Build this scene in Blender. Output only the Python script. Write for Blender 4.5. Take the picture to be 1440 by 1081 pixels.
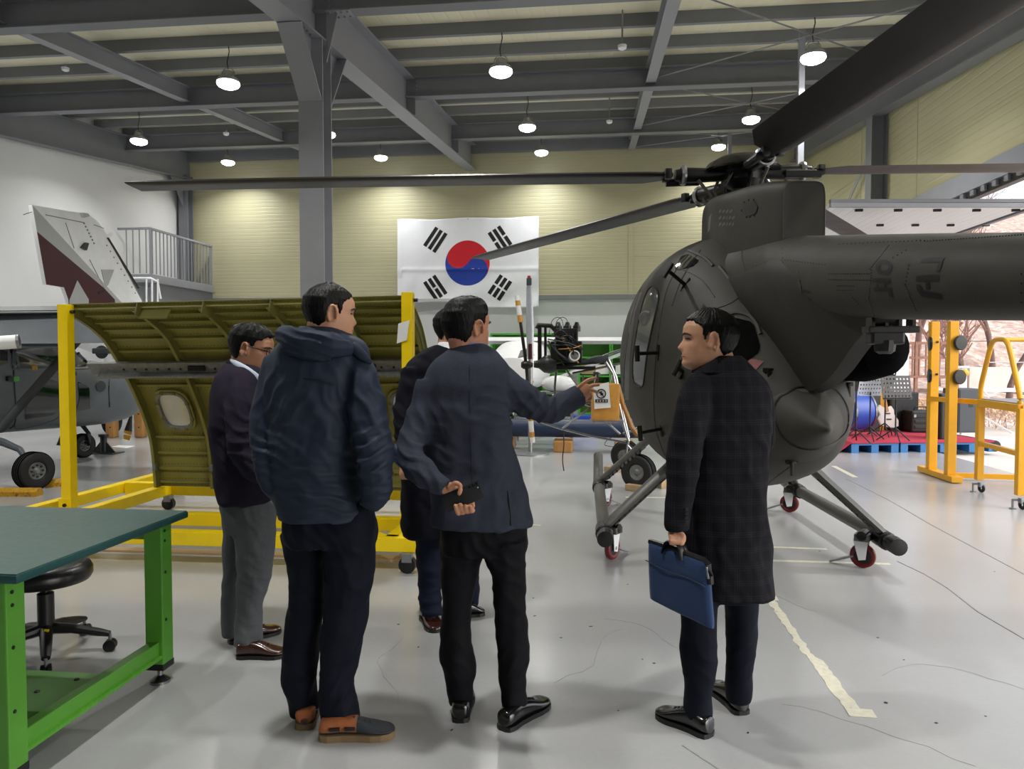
import bpy, bmesh, math, random
import numpy as np
from math import sin, cos, pi, radians, sqrt, atan2, exp
from mathutils import Vector, Matrix
random.seed(7); np.random.seed(7)
for o in list(bpy.data.objects): bpy.data.objects.remove(o)
scene = bpy.context.scene
COL = scene.collection

# ---------------------------------------------------------------- camera, sky, exposure
F, CX, CY, CAMH = 1040.0, 720.0, 540.5, 1.5
TH = radians(6.47)                       # the camera looks a little left of the hall's long axis
PITCH = math.atan((CY - 503.0) / F)
cam_d = bpy.data.cameras.new('camera'); cam = bpy.data.objects.new('camera', cam_d); COL.objects.link(cam)
cam_d.sensor_width = 36; cam_d.lens = 36 * F / 1440; cam_d.clip_start = 0.02; cam_d.clip_end = 500
cam.location = (0, 0, CAMH); cam.rotation_euler = (pi / 2 - PITCH, 0, TH)
scene.camera = cam
world = bpy.data.worlds.new('world'); scene.world = world; world.use_nodes = True
wn = world.node_tree.nodes; bgn = wn['Background']
sky = wn.new('ShaderNodeTexSky'); sky.sky_type = 'NISHITA'; sky.sun_disc = False
sky.sun_elevation = radians(38); sky.sun_rotation = radians(120); sky.altitude = 100; sky.dust_density = 3.0
hsv = wn.new('ShaderNodeHueSaturation'); hsv.inputs['Saturation'].default_value = 0.35
world.node_tree.links.new(sky.outputs[0], hsv.inputs['Color'])
world.node_tree.links.new(hsv.outputs[0], bgn.inputs['Color'])
bgn.inputs['Strength'].default_value = 0.36
vs = scene.view_settings
vs.view_transform = 'Standard'; vs.look = 'None'; vs.gamma = 1.0; vs.use_curve_mapping = False
vs.exposure = 0.0
LAMP_W = 54.0

# ---------------------------------------------------------------- pixel -> place helpers
FH = Vector((-sin(TH), cos(TH), 0)); RT = Vector((cos(TH), sin(TH), 0)); ZU = Vector((0, 0, 1))
CF = FH * cos(PITCH) - ZU * sin(PITCH); CU = ZU * cos(PITCH) + FH * sin(PITCH)
C0 = Vector((0, 0, CAMH))
def ray(px, py): return CF * F + RT * (px - CX) - CU * (py - CY)
def at(px, py, Z):
    d = ray(px, py); return C0 + d * (Z / d.dot(FH))
def on(px, py, z=0.0):
    d = ray(px, py); return C0 + d * ((z - CAMH) / d.z)
def atu(px, py, u):
    d = ray(px, py); return C0 + d * (u / d.x)
def atv(px, py, v):
    d = ray(px, py); return C0 + d * (v / d.y)
def depth(p): return (Vector(p) - C0).dot(FH)

# ---------------------------------------------------------------- mesh helpers
def V(*a): return Vector(a)
def frame(d, up=ZU):
    d = d.normalized()
    if abs(d.dot(up)) > 0.98: up = Vector((0, 1, 0)) if abs(d.y) < 0.9 else Vector((1, 0, 0))
    x = d.cross(up).normalized(); y = x.cross(d).normalized()
    return d, x, y
class MB:
    def __init__(s): s.v = []; s.f = []
    def add(s, vs, fs):
        b = len(s.v); s.v += [Vector(p) for p in vs]; s.f += [tuple(b + i for i in f) for f in fs]; return s
    def box(s, c, sz, rz=0, R=None, ch=0):
        hx, hy, hz = sz[0] / 2, sz[1] / 2, sz[2] / 2
        M = R if R else Matrix.Rotation(rz, 3, 'Z'); c = Vector(c)
        if ch <= 0:
            vs = [c + M @ Vector((x * hx, y * hy, z * hz)) for z in (-1, 1) for x, y in ((-1, -1), (1, -1), (1, 1), (-1, 1))]
            return s.add(vs, [(3, 2, 1, 0), (4, 5, 6, 7), (0, 1, 5, 4), (1, 2, 6, 5), (2, 3, 7, 6), (3, 0, 4, 7)])
        bm = bmesh.new(); bmesh.ops.create_cube(bm, size=1)
        for q in bm.verts: q.co = Vector((q.co.x * 2 * hx, q.co.y * 2 * hy, q.co.z * 2 * hz))
        bmesh.ops.bevel(bm, geom=list(bm.edges), offset=ch, segments=2, profile=0.6, affect='EDGES')
        bm.verts.index_update()
        s.add([c + M @ q.co for q in bm.verts], [tuple(x.index for x in f.verts) for f in bm.faces]); bm.free(); return s
    def bar(s, p, q, w, h, up=ZU, ch=0):
        p = Vector(p); q = Vector(q); d, x, y = frame(q - p, up)
        R = Matrix((x, d, y)).transposed()
        return s.box((p + q) / 2, (w, (q - p).length, h), R=R, ch=ch)
    def loft(s, rings, caps=True, closed=False):
        n = len(rings[0]); b = len(s.v)
        for r in rings: s.v += [Vector(p) for p in r]
        m = len(rings)
        for i in range(m if closed else m - 1):
            k = (i + 1) % m
            for j in range(n):
                s.f.append((b + i * n + j, b + i * n + (j + 1) % n, b + k * n + (j + 1) % n, b + k * n + j))
        if caps and not closed:
            s.f.append(tuple(b + j for j in range(n))[::-1]); s.f.append(tuple(b + (m - 1) * n + j for j in range(n)))
        return s
    def tube(s, pts, r, n=10, caps=True, up=ZU):
        pts = [Vector(p) for p in pts]; m = len(pts)
        rs = r if isinstance(r, (list, tuple)) else [r] * m
        rings = []
        for i, p in enumerate(pts):
            d = pts[min(i + 1, m - 1)] - pts[max(i - 1, 0)]
            d, x, y = frame(d, up)
            rr = rs[i]; ra, rb = rr if isinstance(rr, (tuple, list)) else (rr, rr)
            rings.append([p + x * (ra * cos(2 * pi * k / n)) + y * (rb * sin(2 * pi * k / n)) for k in range(n)])
        return s.loft(rings, caps)
    def lathe(s, o, ax, prof, n=24, caps=True):
        o = Vector(o); d, x, y = frame(Vector(ax))
        rings = [[o + d * h + x * (r * cos(2 * pi * k / n)) + y * (r * sin(2 * pi * k / n)) for k in range(n)] for r, h in prof]
        return s.loft(rings, caps)
    def prism(s, poly, vec):
        vec = Vector(vec); n = len(poly); poly = [Vector(p) for p in poly]
        return s.add(poly + [p + vec for p in poly], [tuple(range(n))[::-1], tuple(range(n, 2 * n))] + [(i, (i + 1) % n, n + (i + 1) % n, n + i) for i in range(n)])
    def ibeam(s, p, q, dep, wid, tf=0.016, tw=0.012, up=ZU):
        """p, q run along the TOP of the beam."""
        p = Vector(p); q = Vector(q); d, x, y = frame(q - p, up); w = wid / 2
        pr = [(-w, 0), (w, 0), (w, -tf), (tw / 2, -tf), (tw / 2, -dep + tf), (w, -dep + tf), (w, -dep), (-w, -dep), (-w, -dep + tf), (-tw / 2, -dep + tf), (-tw / 2, -tf), (-w, -tf)]
        return s.loft([[e + x * a + y * b for a, b in pr] for e in (p, q)])
    def sphere(s, c, r, n=14, m=9):
        c = Vector(c); rr = r if isinstance(r, (tuple, list)) else (r, r, r)
        rings = []
        for i in range(m + 1):
            t = -pi / 2 + pi * (0.03 + 0.94 * i / m)
            rings.append([c + Vector((rr[0] * cos(t) * cos(2 * pi * k / n), rr[1] * cos(t) * sin(2 * pi * k / n), rr[2] * sin(t))) for k in range(n)])
        return s.loft(rings)
    def torus(s, o, ax, R, r, n=28, m=10, sq=None):
        o = Vector(o); d, x, y = frame(Vector(ax)); rings = []
        for i in range(n):
            a = 2 * pi * i / n; e = x * cos(a) + y * sin(a)
            rr = []
            for k in range(m):
                b = 2 * pi * k / m; cb, sb = cos(b), sin(b)
                if sq: cb = math.copysign(abs(cb) ** sq, cb); sb = math.copysign(abs(sb) ** sq, sb)
                rr.append(o + e * (R + r[0] * cb) + d * (r[1] * sb))
            rings.append(rr)
        return s.loft(rings, closed=True)
    def build(s, name, m, parent=None, smooth=True, ang=35):
        me = bpy.data.meshes.new(name)
        org = ORG.get(parent.name, V(0, 0, 0)) if parent else V(0, 0, 0)
        me.from_pydata([tuple(p - org) for p in s.v], [], s.f)
        bm = bmesh.new(); bm.from_mesh(me); bmesh.ops.recalc_face_normals(bm, faces=bm.faces); bm.to_mesh(me); bm.free()
        if smooth:
            me.polygons.foreach_set('use_smooth', [True] * len(me.polygons))
            me.set_sharp_from_angle(angle=radians(ang))
        me.materials.append(M(m) if isinstance(m, str) else m)
        o = bpy.data.objects.new(name, me); COL.objects.link(o)
        if parent: o.parent = parent; ORG[o.name] = org
        return o
ORG = {}
def thing(name, label, cat, loc, group=None):
    o = bpy.data.objects.new(name, None); COL.objects.link(o); o.location = loc; o.empty_display_size = 0.1
    o['label'] = label; o['category'] = cat
    if group: o['group'] = group
    ORG[o.name] = Vector(loc); return o
def tag(o, label, cat, group=None):
    o['label'] = label; o['category'] = cat
    if group: o['group'] = group
    return o
def struct(o): o['kind'] = 'structure'; return o
def stuff(o): o['kind'] = 'stuff'; return o
def copy_tree(root, loc, label=None):
    r = root.copy(); COL.objects.link(r); r.location = loc
    if label: r['label'] = label
    def rec(a, b):
        for ch in a.children:
            c = ch.copy(); COL.objects.link(c); c.parent = b; rec(ch, c)
    rec(root, r); return r
def crom(pts, k=4):
    """Catmull-Rom through tuples of numbers."""
    P = [np.array(p, float) for p in pts]; out = []
    for i in range(len(P) - 1):
        a = P[max(i - 1, 0)]; b = P[i]; c = P[i + 1]; d = P[min(i + 2, len(P) - 1)]
        for j in range(k):
            t = j / k
            out.append(0.5 * (2 * b + (c - a) * t + (2 * a - 5 * b + 4 * c - d) * t * t + (3 * b - a - 3 * c + d) * t ** 3))
    out.append(P[-1]); return [tuple(p) for p in out]
def lerp(a, b, t): return a + (b - a) * t
def interp(x, xs, ys): return float(np.interp(x, xs, ys))

# ---------------------------------------------------------------- procedural materials
def lin(c): return tuple((x / 255 / 12.92) if x / 255 <= 0.04045 else ((x / 255 + 0.055) / 1.055) ** 2.4 for x in c)
MATS = {}
SPEC = {}
def defm(name, rgb, rough=0.5, metal=0.0, var=0.12, vs=6.0, bump=0.0, bs=60.0, coat=0.0, rvar=0.1, spec=0.5, stretch=(1, 1, 1), emit=0, alpha=1.0, trans=0.0, sheen=0.0, wear=None):
    SPEC[name] = dict(rgb=rgb, rough=rough, metal=metal, var=var, vs=vs, bump=bump, bs=bs, coat=coat, rvar=rvar, spec=spec, stretch=stretch, emit=emit, alpha=alpha, trans=trans, sheen=sheen, wear=wear)
def M(name):
    if name in MATS: return MATS[name]
    s = SPEC[name]; m = bpy.data.materials.new(name); m.use_nodes = True; MATS[name] = m
    nt = m.node_tree; N = nt.nodes; L = nt.links; b = N['Principled BSDF']
    c = lin(s['rgb'])
    b.inputs['Metallic'].default_value = s['metal']; b.inputs['Roughness'].default_value = s['rough']
    b.inputs['Specular IOR Level'].default_value = s['spec']
    if s['coat']: b.inputs['Coat Weight'].default_value = s['coat']; b.inputs['Coat Roughness'].default_value = 0.12
    if s['sheen']: b.inputs['Sheen Weight'].default_value = s['sheen']; b.inputs['Sheen Roughness'].default_value = 0.5
    if s['trans']: b.inputs['Transmission Weight'].default_value = s['trans']; b.inputs['IOR'].default_value = 1.3
    if s['alpha'] < 1: b.inputs['Alpha'].default_value = s['alpha']
    tc = N.new('ShaderNodeTexCoord'); mp = N.new('ShaderNodeMapping'); mp.inputs['Scale'].default_value = s['stretch']
    L.new(tc.outputs['Object'], mp.inputs['Vector'])
    if s['emit']:
        b.inputs['Emission Color'].default_value = (*c, 1); b.inputs['Emission Strength'].default_value = s['emit']
    nz = N.new('ShaderNodeTexNoise'); nz.inputs['Scale'].default_value = s['vs']; nz.inputs['Detail'].default_value = 6; nz.inputs['Roughness'].default_value = 0.6
    L.new(mp.outputs[0], nz.inputs['Vector'])
    rp = N.new('ShaderNodeMapRange'); rp.inputs['From Min'].default_value = 0.3; rp.inputs['From Max'].default_value = 0.7
    rp.inputs['To Min'].default_value = 1 - s['var']; rp.inputs['To Max'].default_value = 1 + s['var']
    L.new(nz.outputs['Fac'], rp.inputs['Value'])
    mx = N.new('ShaderNodeMix'); mx.data_type = 'RGBA'; mx.blend_type = 'MULTIPLY'; mx.inputs['Factor'].default_value = 1
    mx.inputs['A'].default_value = (*c, 1); L.new(rp.outputs[0], mx.inputs['B'])
    L.new(mx.outputs['Result'], b.inputs['Base Color'])
    if s['wear']:
        wz = N.new('ShaderNodeTexNoise'); wz.inputs['Scale'].default_value = s['wear'][1]; wz.inputs['Detail'].default_value = 9; wz.inputs['Roughness'].default_value = 0.7
        L.new(tc.outputs['Object'], wz.inputs['Vector'])
        wr = N.new('ShaderNodeMapRange'); wr.inputs['From Min'].default_value = s['wear'][2]; wr.inputs['From Max'].default_value = s['wear'][2] + 0.08
        L.new(wz.outputs['Fac'], wr.inputs['Value'])
        m2 = N.new('ShaderNodeMix'); m2.data_type = 'RGBA'; L.new(wr.outputs[0], m2.inputs['Factor'])
        L.new(mx.outputs['Result'], m2.inputs['A']); m2.inputs['B'].default_value = (*lin(s['wear'][0]), 1)
        L.new(m2.outputs['Result'], b.inputs['Base Color'])
    if s['rvar']:
        r2 = N.new('ShaderNodeMapRange'); r2.inputs['From Min'].default_value = 0.3; r2.inputs['From Max'].default_value = 0.7
        r2.inputs['To Min'].default_value = max(0.02, s['rough'] * (1 - s['rvar'])); r2.inputs['To Max'].default_value = min(1, s['rough'] * (1 + s['rvar']))
        L.new(nz.outputs['Fac'], r2.inputs['Value']); L.new(r2.outputs[0], b.inputs['Roughness'])
    if s['bump']:
        n2 = N.new('ShaderNodeTexNoise'); n2.inputs['Scale'].default_value = s['bs']; n2.inputs['Detail'].default_value = 4
        L.new(mp.outputs[0], n2.inputs['Vector'])
        bp = N.new('ShaderNodeBump'); bp.inputs['Strength'].default_value = s['bump']; bp.inputs['Distance'].default_value = 0.01
        L.new(n2.outputs['Fac'], bp.inputs['Height']); L.new(bp.outputs[0], b.inputs['Normal'])
    return m
defm('steel', (122, 124, 131), 0.45, 0, 0.06, 3)
defm('steel_light', (146, 148, 156), 0.45, 0, 0.06, 3)
defm('roof_sheet', (214, 210, 176), 0.5, 0, 0.06, 2)
defm('white_wall', (228, 229, 232), 0.6, 0, 0.03, 1.0)
defm('white_paint', (238, 240, 242), 0.35, 0, 0.05, 4)
defm('trim_grey', (130, 132, 134), 0.5, 0, 0.05, 4)
defm('galv', (150, 152, 156), 0.35, 0.7, 0.12, 12)
defm('chrome', (150, 152, 155), 0.25, 1.0, 0.05, 10)
defm('alu', (170, 172, 176), 0.3, 0.9, 0.1, 14)
defm('alu_dull', (120, 122, 122), 0.5, 0.35, 0.25, 25)
defm('black', (16, 16, 17), 0.4, 0, 0.15, 20)
defm('black_matte', (5, 5, 5), 0.9, 0, 0.1, 20, spec=0.05)
defm('rubber', (24, 24, 25), 0.7, 0, 0.2, 20, 0.15, 80)
defm('heli', (56, 54, 49), 0.6, 0, 0.14, 5, 0.05, 40, wear=((70, 67, 59), 9, 0.66), spec=0.28)
defm('heli_dark', (44, 42, 38), 0.6, 0, 0.12, 5, spec=0.25)
defm('heli_line', (24, 24, 23), 0.6, 0, 0.1, 5)
defm('heli_text', (12, 13, 17), 0.55, 0, 0.12, 9, spec=0.3)
defm('heli_gear', (84, 84, 80), 0.42, 0.2, 0.2, 14, wear=((150, 148, 140), 22, 0.66))
defm('heli_tread', (44, 44, 42), 0.6, 0, 0.2, 20)
defm('black_gloss', (20, 20, 21), 0.22, 0, 0.1, 10)
defm('blade', (42, 41, 41), 0.42, 0, 0.12, 7, wear=((66, 62, 59), 5, 0.62))
defm('red_mark', (112, 44, 40), 0.5, 0, 0.2, 12)
defm('red_wheel', (104, 18, 24), 0.4, 0, 0.15, 15)
defm('glass_dark', (20, 22, 24), 0.06, 0, 0.05, 4, spec=0.8)
defm('glass_grey', (120, 124, 126), 0.08, 0, 0.1, 4, spec=0.8, alpha=0.55)
defm('perspex', (232, 232, 230), 0.14, 0, 0.05, 6, alpha=0.9)
defm('olive', (132, 127, 62), 0.48, 0, 0.14, 4, 0.03, 30, wear=((144, 140, 82), 14, 0.64))
defm('olive_dark', (108, 105, 50), 0.5, 0, 0.12, 6)
defm('rivet', (66, 64, 34), 0.5, 0, 0.1, 6)
defm('yellow', (255, 220, 10), 0.38, 0, 0.06, 5, wear=((226, 180, 10), 10, 0.68))
defm('amber', (222, 160, 12), 0.38, 0, 0.06, 5, wear=((190, 130, 10), 10, 0.68))
defm('green', (78, 142, 42), 0.4, 0, 0.08, 5, wear=((60, 110, 34), 16, 0.7))
defm('green_bright', (76, 170, 60), 0.45, 0, 0.08, 5)
defm('mat_green', (58, 84, 80), 0.42, 0, 0.06, 40, 0.05, 200)
defm('mat_edge', (24, 66, 66), 0.45, 0, 0.1, 30)
defm('vinyl', (22, 22, 24), 0.32, 0, 0.1, 14, 0.08, 90)
defm('aircraft_grey', (92, 98, 104), 0.4, 0, 0.1, 4, wear=((118, 122, 126), 7, 0.66))
defm('aircraft_under', (128, 131, 134), 0.4, 0, 0.1, 3)
defm('aircraft_dark', (44, 48, 52), 0.45, 0, 0.1, 6)
defm('maroon', (66, 16, 26), 0.35, 0, 0.06, 4)
defm('fin_grey', (178, 180, 182), 0.4, 0, 0.04, 4)
defm('wood', (168, 122, 68), 0.6, 0, 0.25, 7, 0.2, 40, stretch=(1, 1, 0.15))
defm('wood_pale', (176, 150, 112), 0.65, 0, 0.2, 9, 0.2, 40, stretch=(0.2, 1, 1))
defm('chock', (196, 148, 30), 0.6, 0, 0.25, 12, wear=((120, 70, 30), 14, 0.55))
defm('blue_dark', (28, 44, 72), 0.45, 0, 0.15, 5)
defm('blue', (36, 74, 168), 0.35, 0, 0.08, 6)
defm('pallet_blue', (40, 104, 160), 0.5, 0, 0.1, 8)
defm('carpet_red', (176, 44, 66), 0.95, 0, 0.12, 40, 0.3, 300)
defm('flag_white', (232, 234, 240), 0.8, 0, 0.02, 8)
defm('flag_red', (200, 22, 38), 0.8, 0, 0.04, 8)
defm('flag_blue', (28, 58, 156), 0.8, 0, 0.04, 8)
defm('flag_black', (18, 18, 20), 0.8, 0, 0.04, 8)
defm('lens', (255, 255, 252), 0.4, 0, 0, 5, emit=14, rvar=0)
defm('jerry', (198, 142, 52), 0.5, 0, 0.1, 10)
defm('paper', (236, 236, 234), 0.7, 0, 0.03, 10)
defm('kraft', (204, 146, 62), 0.6, 0, 0.12, 12)
defm('tape', (206, 202, 184), 0.7, 0, 0.12, 30, wear=((150, 142, 120), 24, 0.6))
defm('crack', (146, 146, 145), 0.7, 0, 0.2, 20)
defm('bark', (120, 96, 88), 0.9, 0, 0.25, 12, 0.4, 30)
defm('twig', (158, 124, 112), 0.9, 0, 0.25, 12)
defm('drygrass', (186, 150, 112), 0.95, 0, 0.3, 6)
defm('drygrass2', (206, 176, 150), 0.95, 0, 0.3, 6)
defm('ground_out', (214, 208, 200), 0.9, 0, 0.1, 1.5)
defm('leaf_litter', (192, 164, 150), 0.95, 0, 0.45, 3.0, 0.6, 6, wear=((226, 206, 196), 2.6, 0.52))
defm('deck_wood', (150, 112, 96), 0.8, 0, 0.2, 8)
defm('guitar_white', (226, 224, 218), 0.3, 0, 0.04, 8)
defm('guitar_wood', (176, 128, 80), 0.4, 0, 0.2, 8)
defm('speaker_grey', (62, 66, 72), 0.6, 0, 0.12, 40)
defm('speaker_black', (22, 23, 25), 0.6, 0, 0.15, 40)
defm('stand_silver', (186, 190, 200), 0.4, 0.5, 0.05, 10)
defm('teal', (20, 96, 100), 0.5, 0, 0.1, 10)
defm('red_box', (176, 40, 56), 0.5, 0, 0.1, 10)
defm('engine', (58, 60, 62), 0.4, 0.6, 0.3, 30)
defm('poly_sheet', (214, 216, 218), 0.25, 0, 0.08, 12, 0.4, 14)
defm('navy_nylon', (38, 46, 62), 0.55, 0, 0.08, 20, 0.10, 26, spec=0.18)
defm('navy_trouser', (17, 20, 31), 0.7, 0, 0.1, 30, 0.08, 300, spec=0.12)
defm('black_trouser', (18, 19, 23), 0.7, 0, 0.1, 30, 0.08, 300, spec=0.12)
defm('blazer_navy', (54, 58, 70), 0.85, 0, 0.32, 420, 0.25, 420, spec=0.12)
defm('suit_black', (18, 19, 28), 0.75, 0, 0.1, 60, 0.06, 300, spec=0.12)
defm('suit_navy', (20, 24, 42), 0.7, 0, 0.1, 60, 0.06, 300, spec=0.12)
defm('blazer_plum', (42, 37, 50), 0.85, 0, 0.2, 300, 0.2, 300, spec=0.12)
defm('grey_trouser', (92, 94, 98), 0.8, 0, 0.12, 120, 0.1, 300, spec=0.12)
defm('skin', (196, 146, 116), 0.5, 0, 0.08, 30, 0.05, 300)
defm('skin_tan', (182, 128, 98), 0.5, 0, 0.08, 30, 0.05, 300)
defm('hair', (10, 10, 11), 0.42, 0, 0.25, 60, 0.35, 160, stretch=(1, 1, 0.25), spec=0.16)
defm('brow', (24, 20, 20), 0.6, 0, 0.1, 60)
defm('lip', (150, 92, 82), 0.5, 0, 0.1, 60)
defm('shirt_blue', (112, 132, 186), 0.8, 0, 0.05, 60)
defm('shirt_pale', (196, 208, 224), 0.8, 0, 0.04, 60)
defm('shirt_white', (236, 238, 242), 0.8, 0, 0.03, 60)
defm('shoe_black', (16, 16, 17), 0.18, 0, 0.1, 20, coat=0.5)
defm('shoe_brown', (58, 30, 26), 0.2, 0, 0.2, 14, coat=0.5)
defm('shoe_tan', (150, 86, 46), 0.6, 0, 0.15, 40, 0.1, 200)
defm('shoe_navy', (38, 42, 50), 0.6, 0, 0.12, 40, 0.1, 200)
defm('sole_tan', (120, 98, 70), 0.7, 0, 0.1, 30)
defm('bag_blue', (30, 58, 100), 0.85, 0, 0.16, 200, 0.25, 260, sheen=0.1)
defm('phone', (22, 27, 27), 0.5, 0, 0.04, 30)
# ================================================================ the hall
UL, UM, UR = -11.6, -3.38, 5.2          # left wall, middle rafter line, right wall
VB, VF = 20.0, -9.0                     # back wall, wall behind the camera
def roofz(v): return 6.18 + 0.1127 * (v - 8.72)

# floor: polished grey concrete
def floor_material():
    m = bpy.data.materials.new('floor_epoxy'); m.use_nodes = True; nt = m.node_tree; N = nt.nodes; L = nt.links; b = N['Principled BSDF']
    tc = N.new('ShaderNodeTexCoord')
    def noise(sc, det=6, ro=0.6, dist=0.0):
        n = N.new('ShaderNodeTexNoise'); n.inputs['Scale'].default_value = sc; n.inputs['Detail'].default_value = det; n.inputs['Roughness'].default_value = ro; n.inputs['Distortion'].default_value = dist
        L.new(tc.outputs['Object'], n.inputs['Vector']); return n.outputs['Fac']
    def rng(x, a, c, lo, hi):
        r = N.new('ShaderNodeMapRange'); r.inputs['From Min'].default_value = a; r.inputs['From Max'].default_value = c
        r.inputs['To Min'].default_value = lo; r.inputs['To Max'].default_value = hi; L.new(x, r.inputs['Value']); return r.outputs[0]
    def mul(a, c):
        q = N.new('ShaderNodeMath'); q.operation = 'MULTIPLY'; L.new(a, q.inputs[0]); L.new(c, q.inputs[1]); return q.outputs[0]
    big = rng(noise(0.45, 5, 0.55, 0.6), 0.3, 0.7, 0.90, 1.05); fine = rng(noise(38, 8, 0.75), 0.25, 0.75, 0.96, 1.03)
    k = mul(big, fine)
    mx = N.new('ShaderNodeMix'); mx.data_type = 'RGBA'; mx.blend_type = 'MULTIPLY'; mx.inputs['Factor'].default_value = 1
    mx.inputs['A'].default_value = (*lin((171, 172, 173)), 1); L.new(k, mx.inputs['B']); L.new(mx.outputs['Result'], b.inputs['Base Color'])
    L.new(rng(noise(0.8, 2, 0.4), 0.3, 0.7, 0.19, 0.27), b.inputs['Roughness'])
    b.inputs['Specular IOR Level'].default_value = 0.6
    bp = N.new('ShaderNodeBump'); bp.inputs['Strength'].default_value = 0.03; bp.inputs['Distance'].default_value = 0.01
    L.new(noise(2.2, 3, 0.4), bp.inputs['Height']); L.new(bp.outputs[0], b.inputs['Normal'])
    return m
floor = struct(MB().box(((UL + UR) / 2, (VB + VF) / 2, -0.1), (UR - UL + 0.4, VB - VF + 0.4, 0.2)).build('floor', floor_material(), smooth=False))
def strip(pts, w, name, m, parent, h=0.0015):
    mb = MB(); pts = [Vector((p[0], p[1], 0)) for p in pts]; L_, R_ = [], []
    for i, p in enumerate(pts):
        d = (pts[min(i + 1, len(pts) - 1)] - pts[max(i - 1, 0)]).normalized(); x = Vector((-d.y, d.x, 0))
        ww = w[i] if isinstance(w, list) else w
        L_.append(p + x * ww / 2); R_.append(p - x * ww / 2)
    for i in range(len(pts) - 1):
        mb.prism([L_[i] + ZU * 0.0003, R_[i] + ZU * 0.0003, R_[i + 1] + ZU * 0.0003, L_[i + 1] + ZU * 0.0003], (0, 0, h))
    return mb.build(name, m, parent, smooth=False)
strip([on(1190, 673), on(1250, 703), on(1310, 738), on(1440, 807), on(1560, 870)], 0.010, 'floor_joint', 'crack', floor)
strip([on(1262, 789), on(1300, 807), on(1333, 827), on(1375, 860), on(1440, 898), on(1600, 990)], 0.008, 'floor_joint', 'crack', floor)
strip([on(960, 1048), on(1010, 1081), on(1080, 1125)], 0.006, 'floor_joint', 'crack', floor)
rc = random.Random(31)
for px, py, n, ang in ((850, 870, 12, .3), (1010, 900, 9, 1.2), (1150, 860, 10, 2.4), (780, 960, 9, .9), (560, 990, 9, 2.0), (1240, 950, 10, .5), (330, 880, 8, 1.6), (1100, 990, 8, .2)):
    p = on(px, py); a = ang; L_ = [p]
    for k in range(n):
        a += rc.uniform(-.5, .5); L_.append(L_[-1] + V(cos(a), sin(a), 0) * rc.uniform(.05, .13))
    strip(L_, .0025, 'floor_crack', 'crack', floor, .0006)
for k in range(26):
    p = on(rc.uniform(560, 1400), rc.uniform(760, 1070)); MB().box(p + ZU * .0008, (rc.uniform(.004, .014), rc.uniform(.004, .02), .0016), rz=rc.uniform(0, 3)).build('floor_speck', 'black', floor, smooth=False)
# worn masking tape stuck on the floor
tp = [on(1072, 826), on(1083, 842), on(1092, 856), on(1106, 876), on(1120, 897), on(1135, 918), on(1150, 932), on(1165, 953), on(1190, 985), on(1208, 1008)]
rw = random.Random(3)
t = thing('floor_tape', 'long worn strip of masking tape with a T end on the floor', 'tape', on(1140, 922))
fine = []
for i in range(len(tp) - 1):
    for k in range(5): fine.append(tp[i].lerp(tp[i + 1], k / 5) + Vector((rw.uniform(-.006, .006), 0, 0)))
fine.append(tp[-1])
strip(fine, [0.052 * rw.uniform(0.6, 1.08) if i < len(fine) * 0.62 else 0.066 * rw.uniform(0.95, 1.03) for i in range(len(fine))], 'tape_strip', 'tape', t, 0.001)
strip([on(1191, 1001), on(1230, 1004)], 0.075, 'tape_end', 'tape', t, 0.0022)
strip([on(1077, 828), on(1087, 844)], 0.07, 'tape_patch', 'tape', t, 0.002)
for a, b_, w, lab in (((1083, 769), (1163, 772), 0.045, 'short strip of floor tape behind the man in the plaid coat'),
                      ((1083, 788), (1252, 793), 0.05, 'floor tape line running to the helicopter\'s rear caster'),
                      ((1172, 655), (1203, 671), 0.07, 'short diagonal strip of floor tape near the stage'),
                      ((880, 699), (965, 700), 0.05, 'floor tape strip behind the left skid strut'),
                      ((742, 737), (760, 739), 0.05, 'small yellowed tape scrap beside the pointing man')):
    tag(strip([on(*a), on((a[0] + b_[0]) / 2, (a[1] + b_[1]) / 2), on(*b_)], w, 'floor_tape', 'tape', None, 0.001), lab, 'tape')

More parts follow.
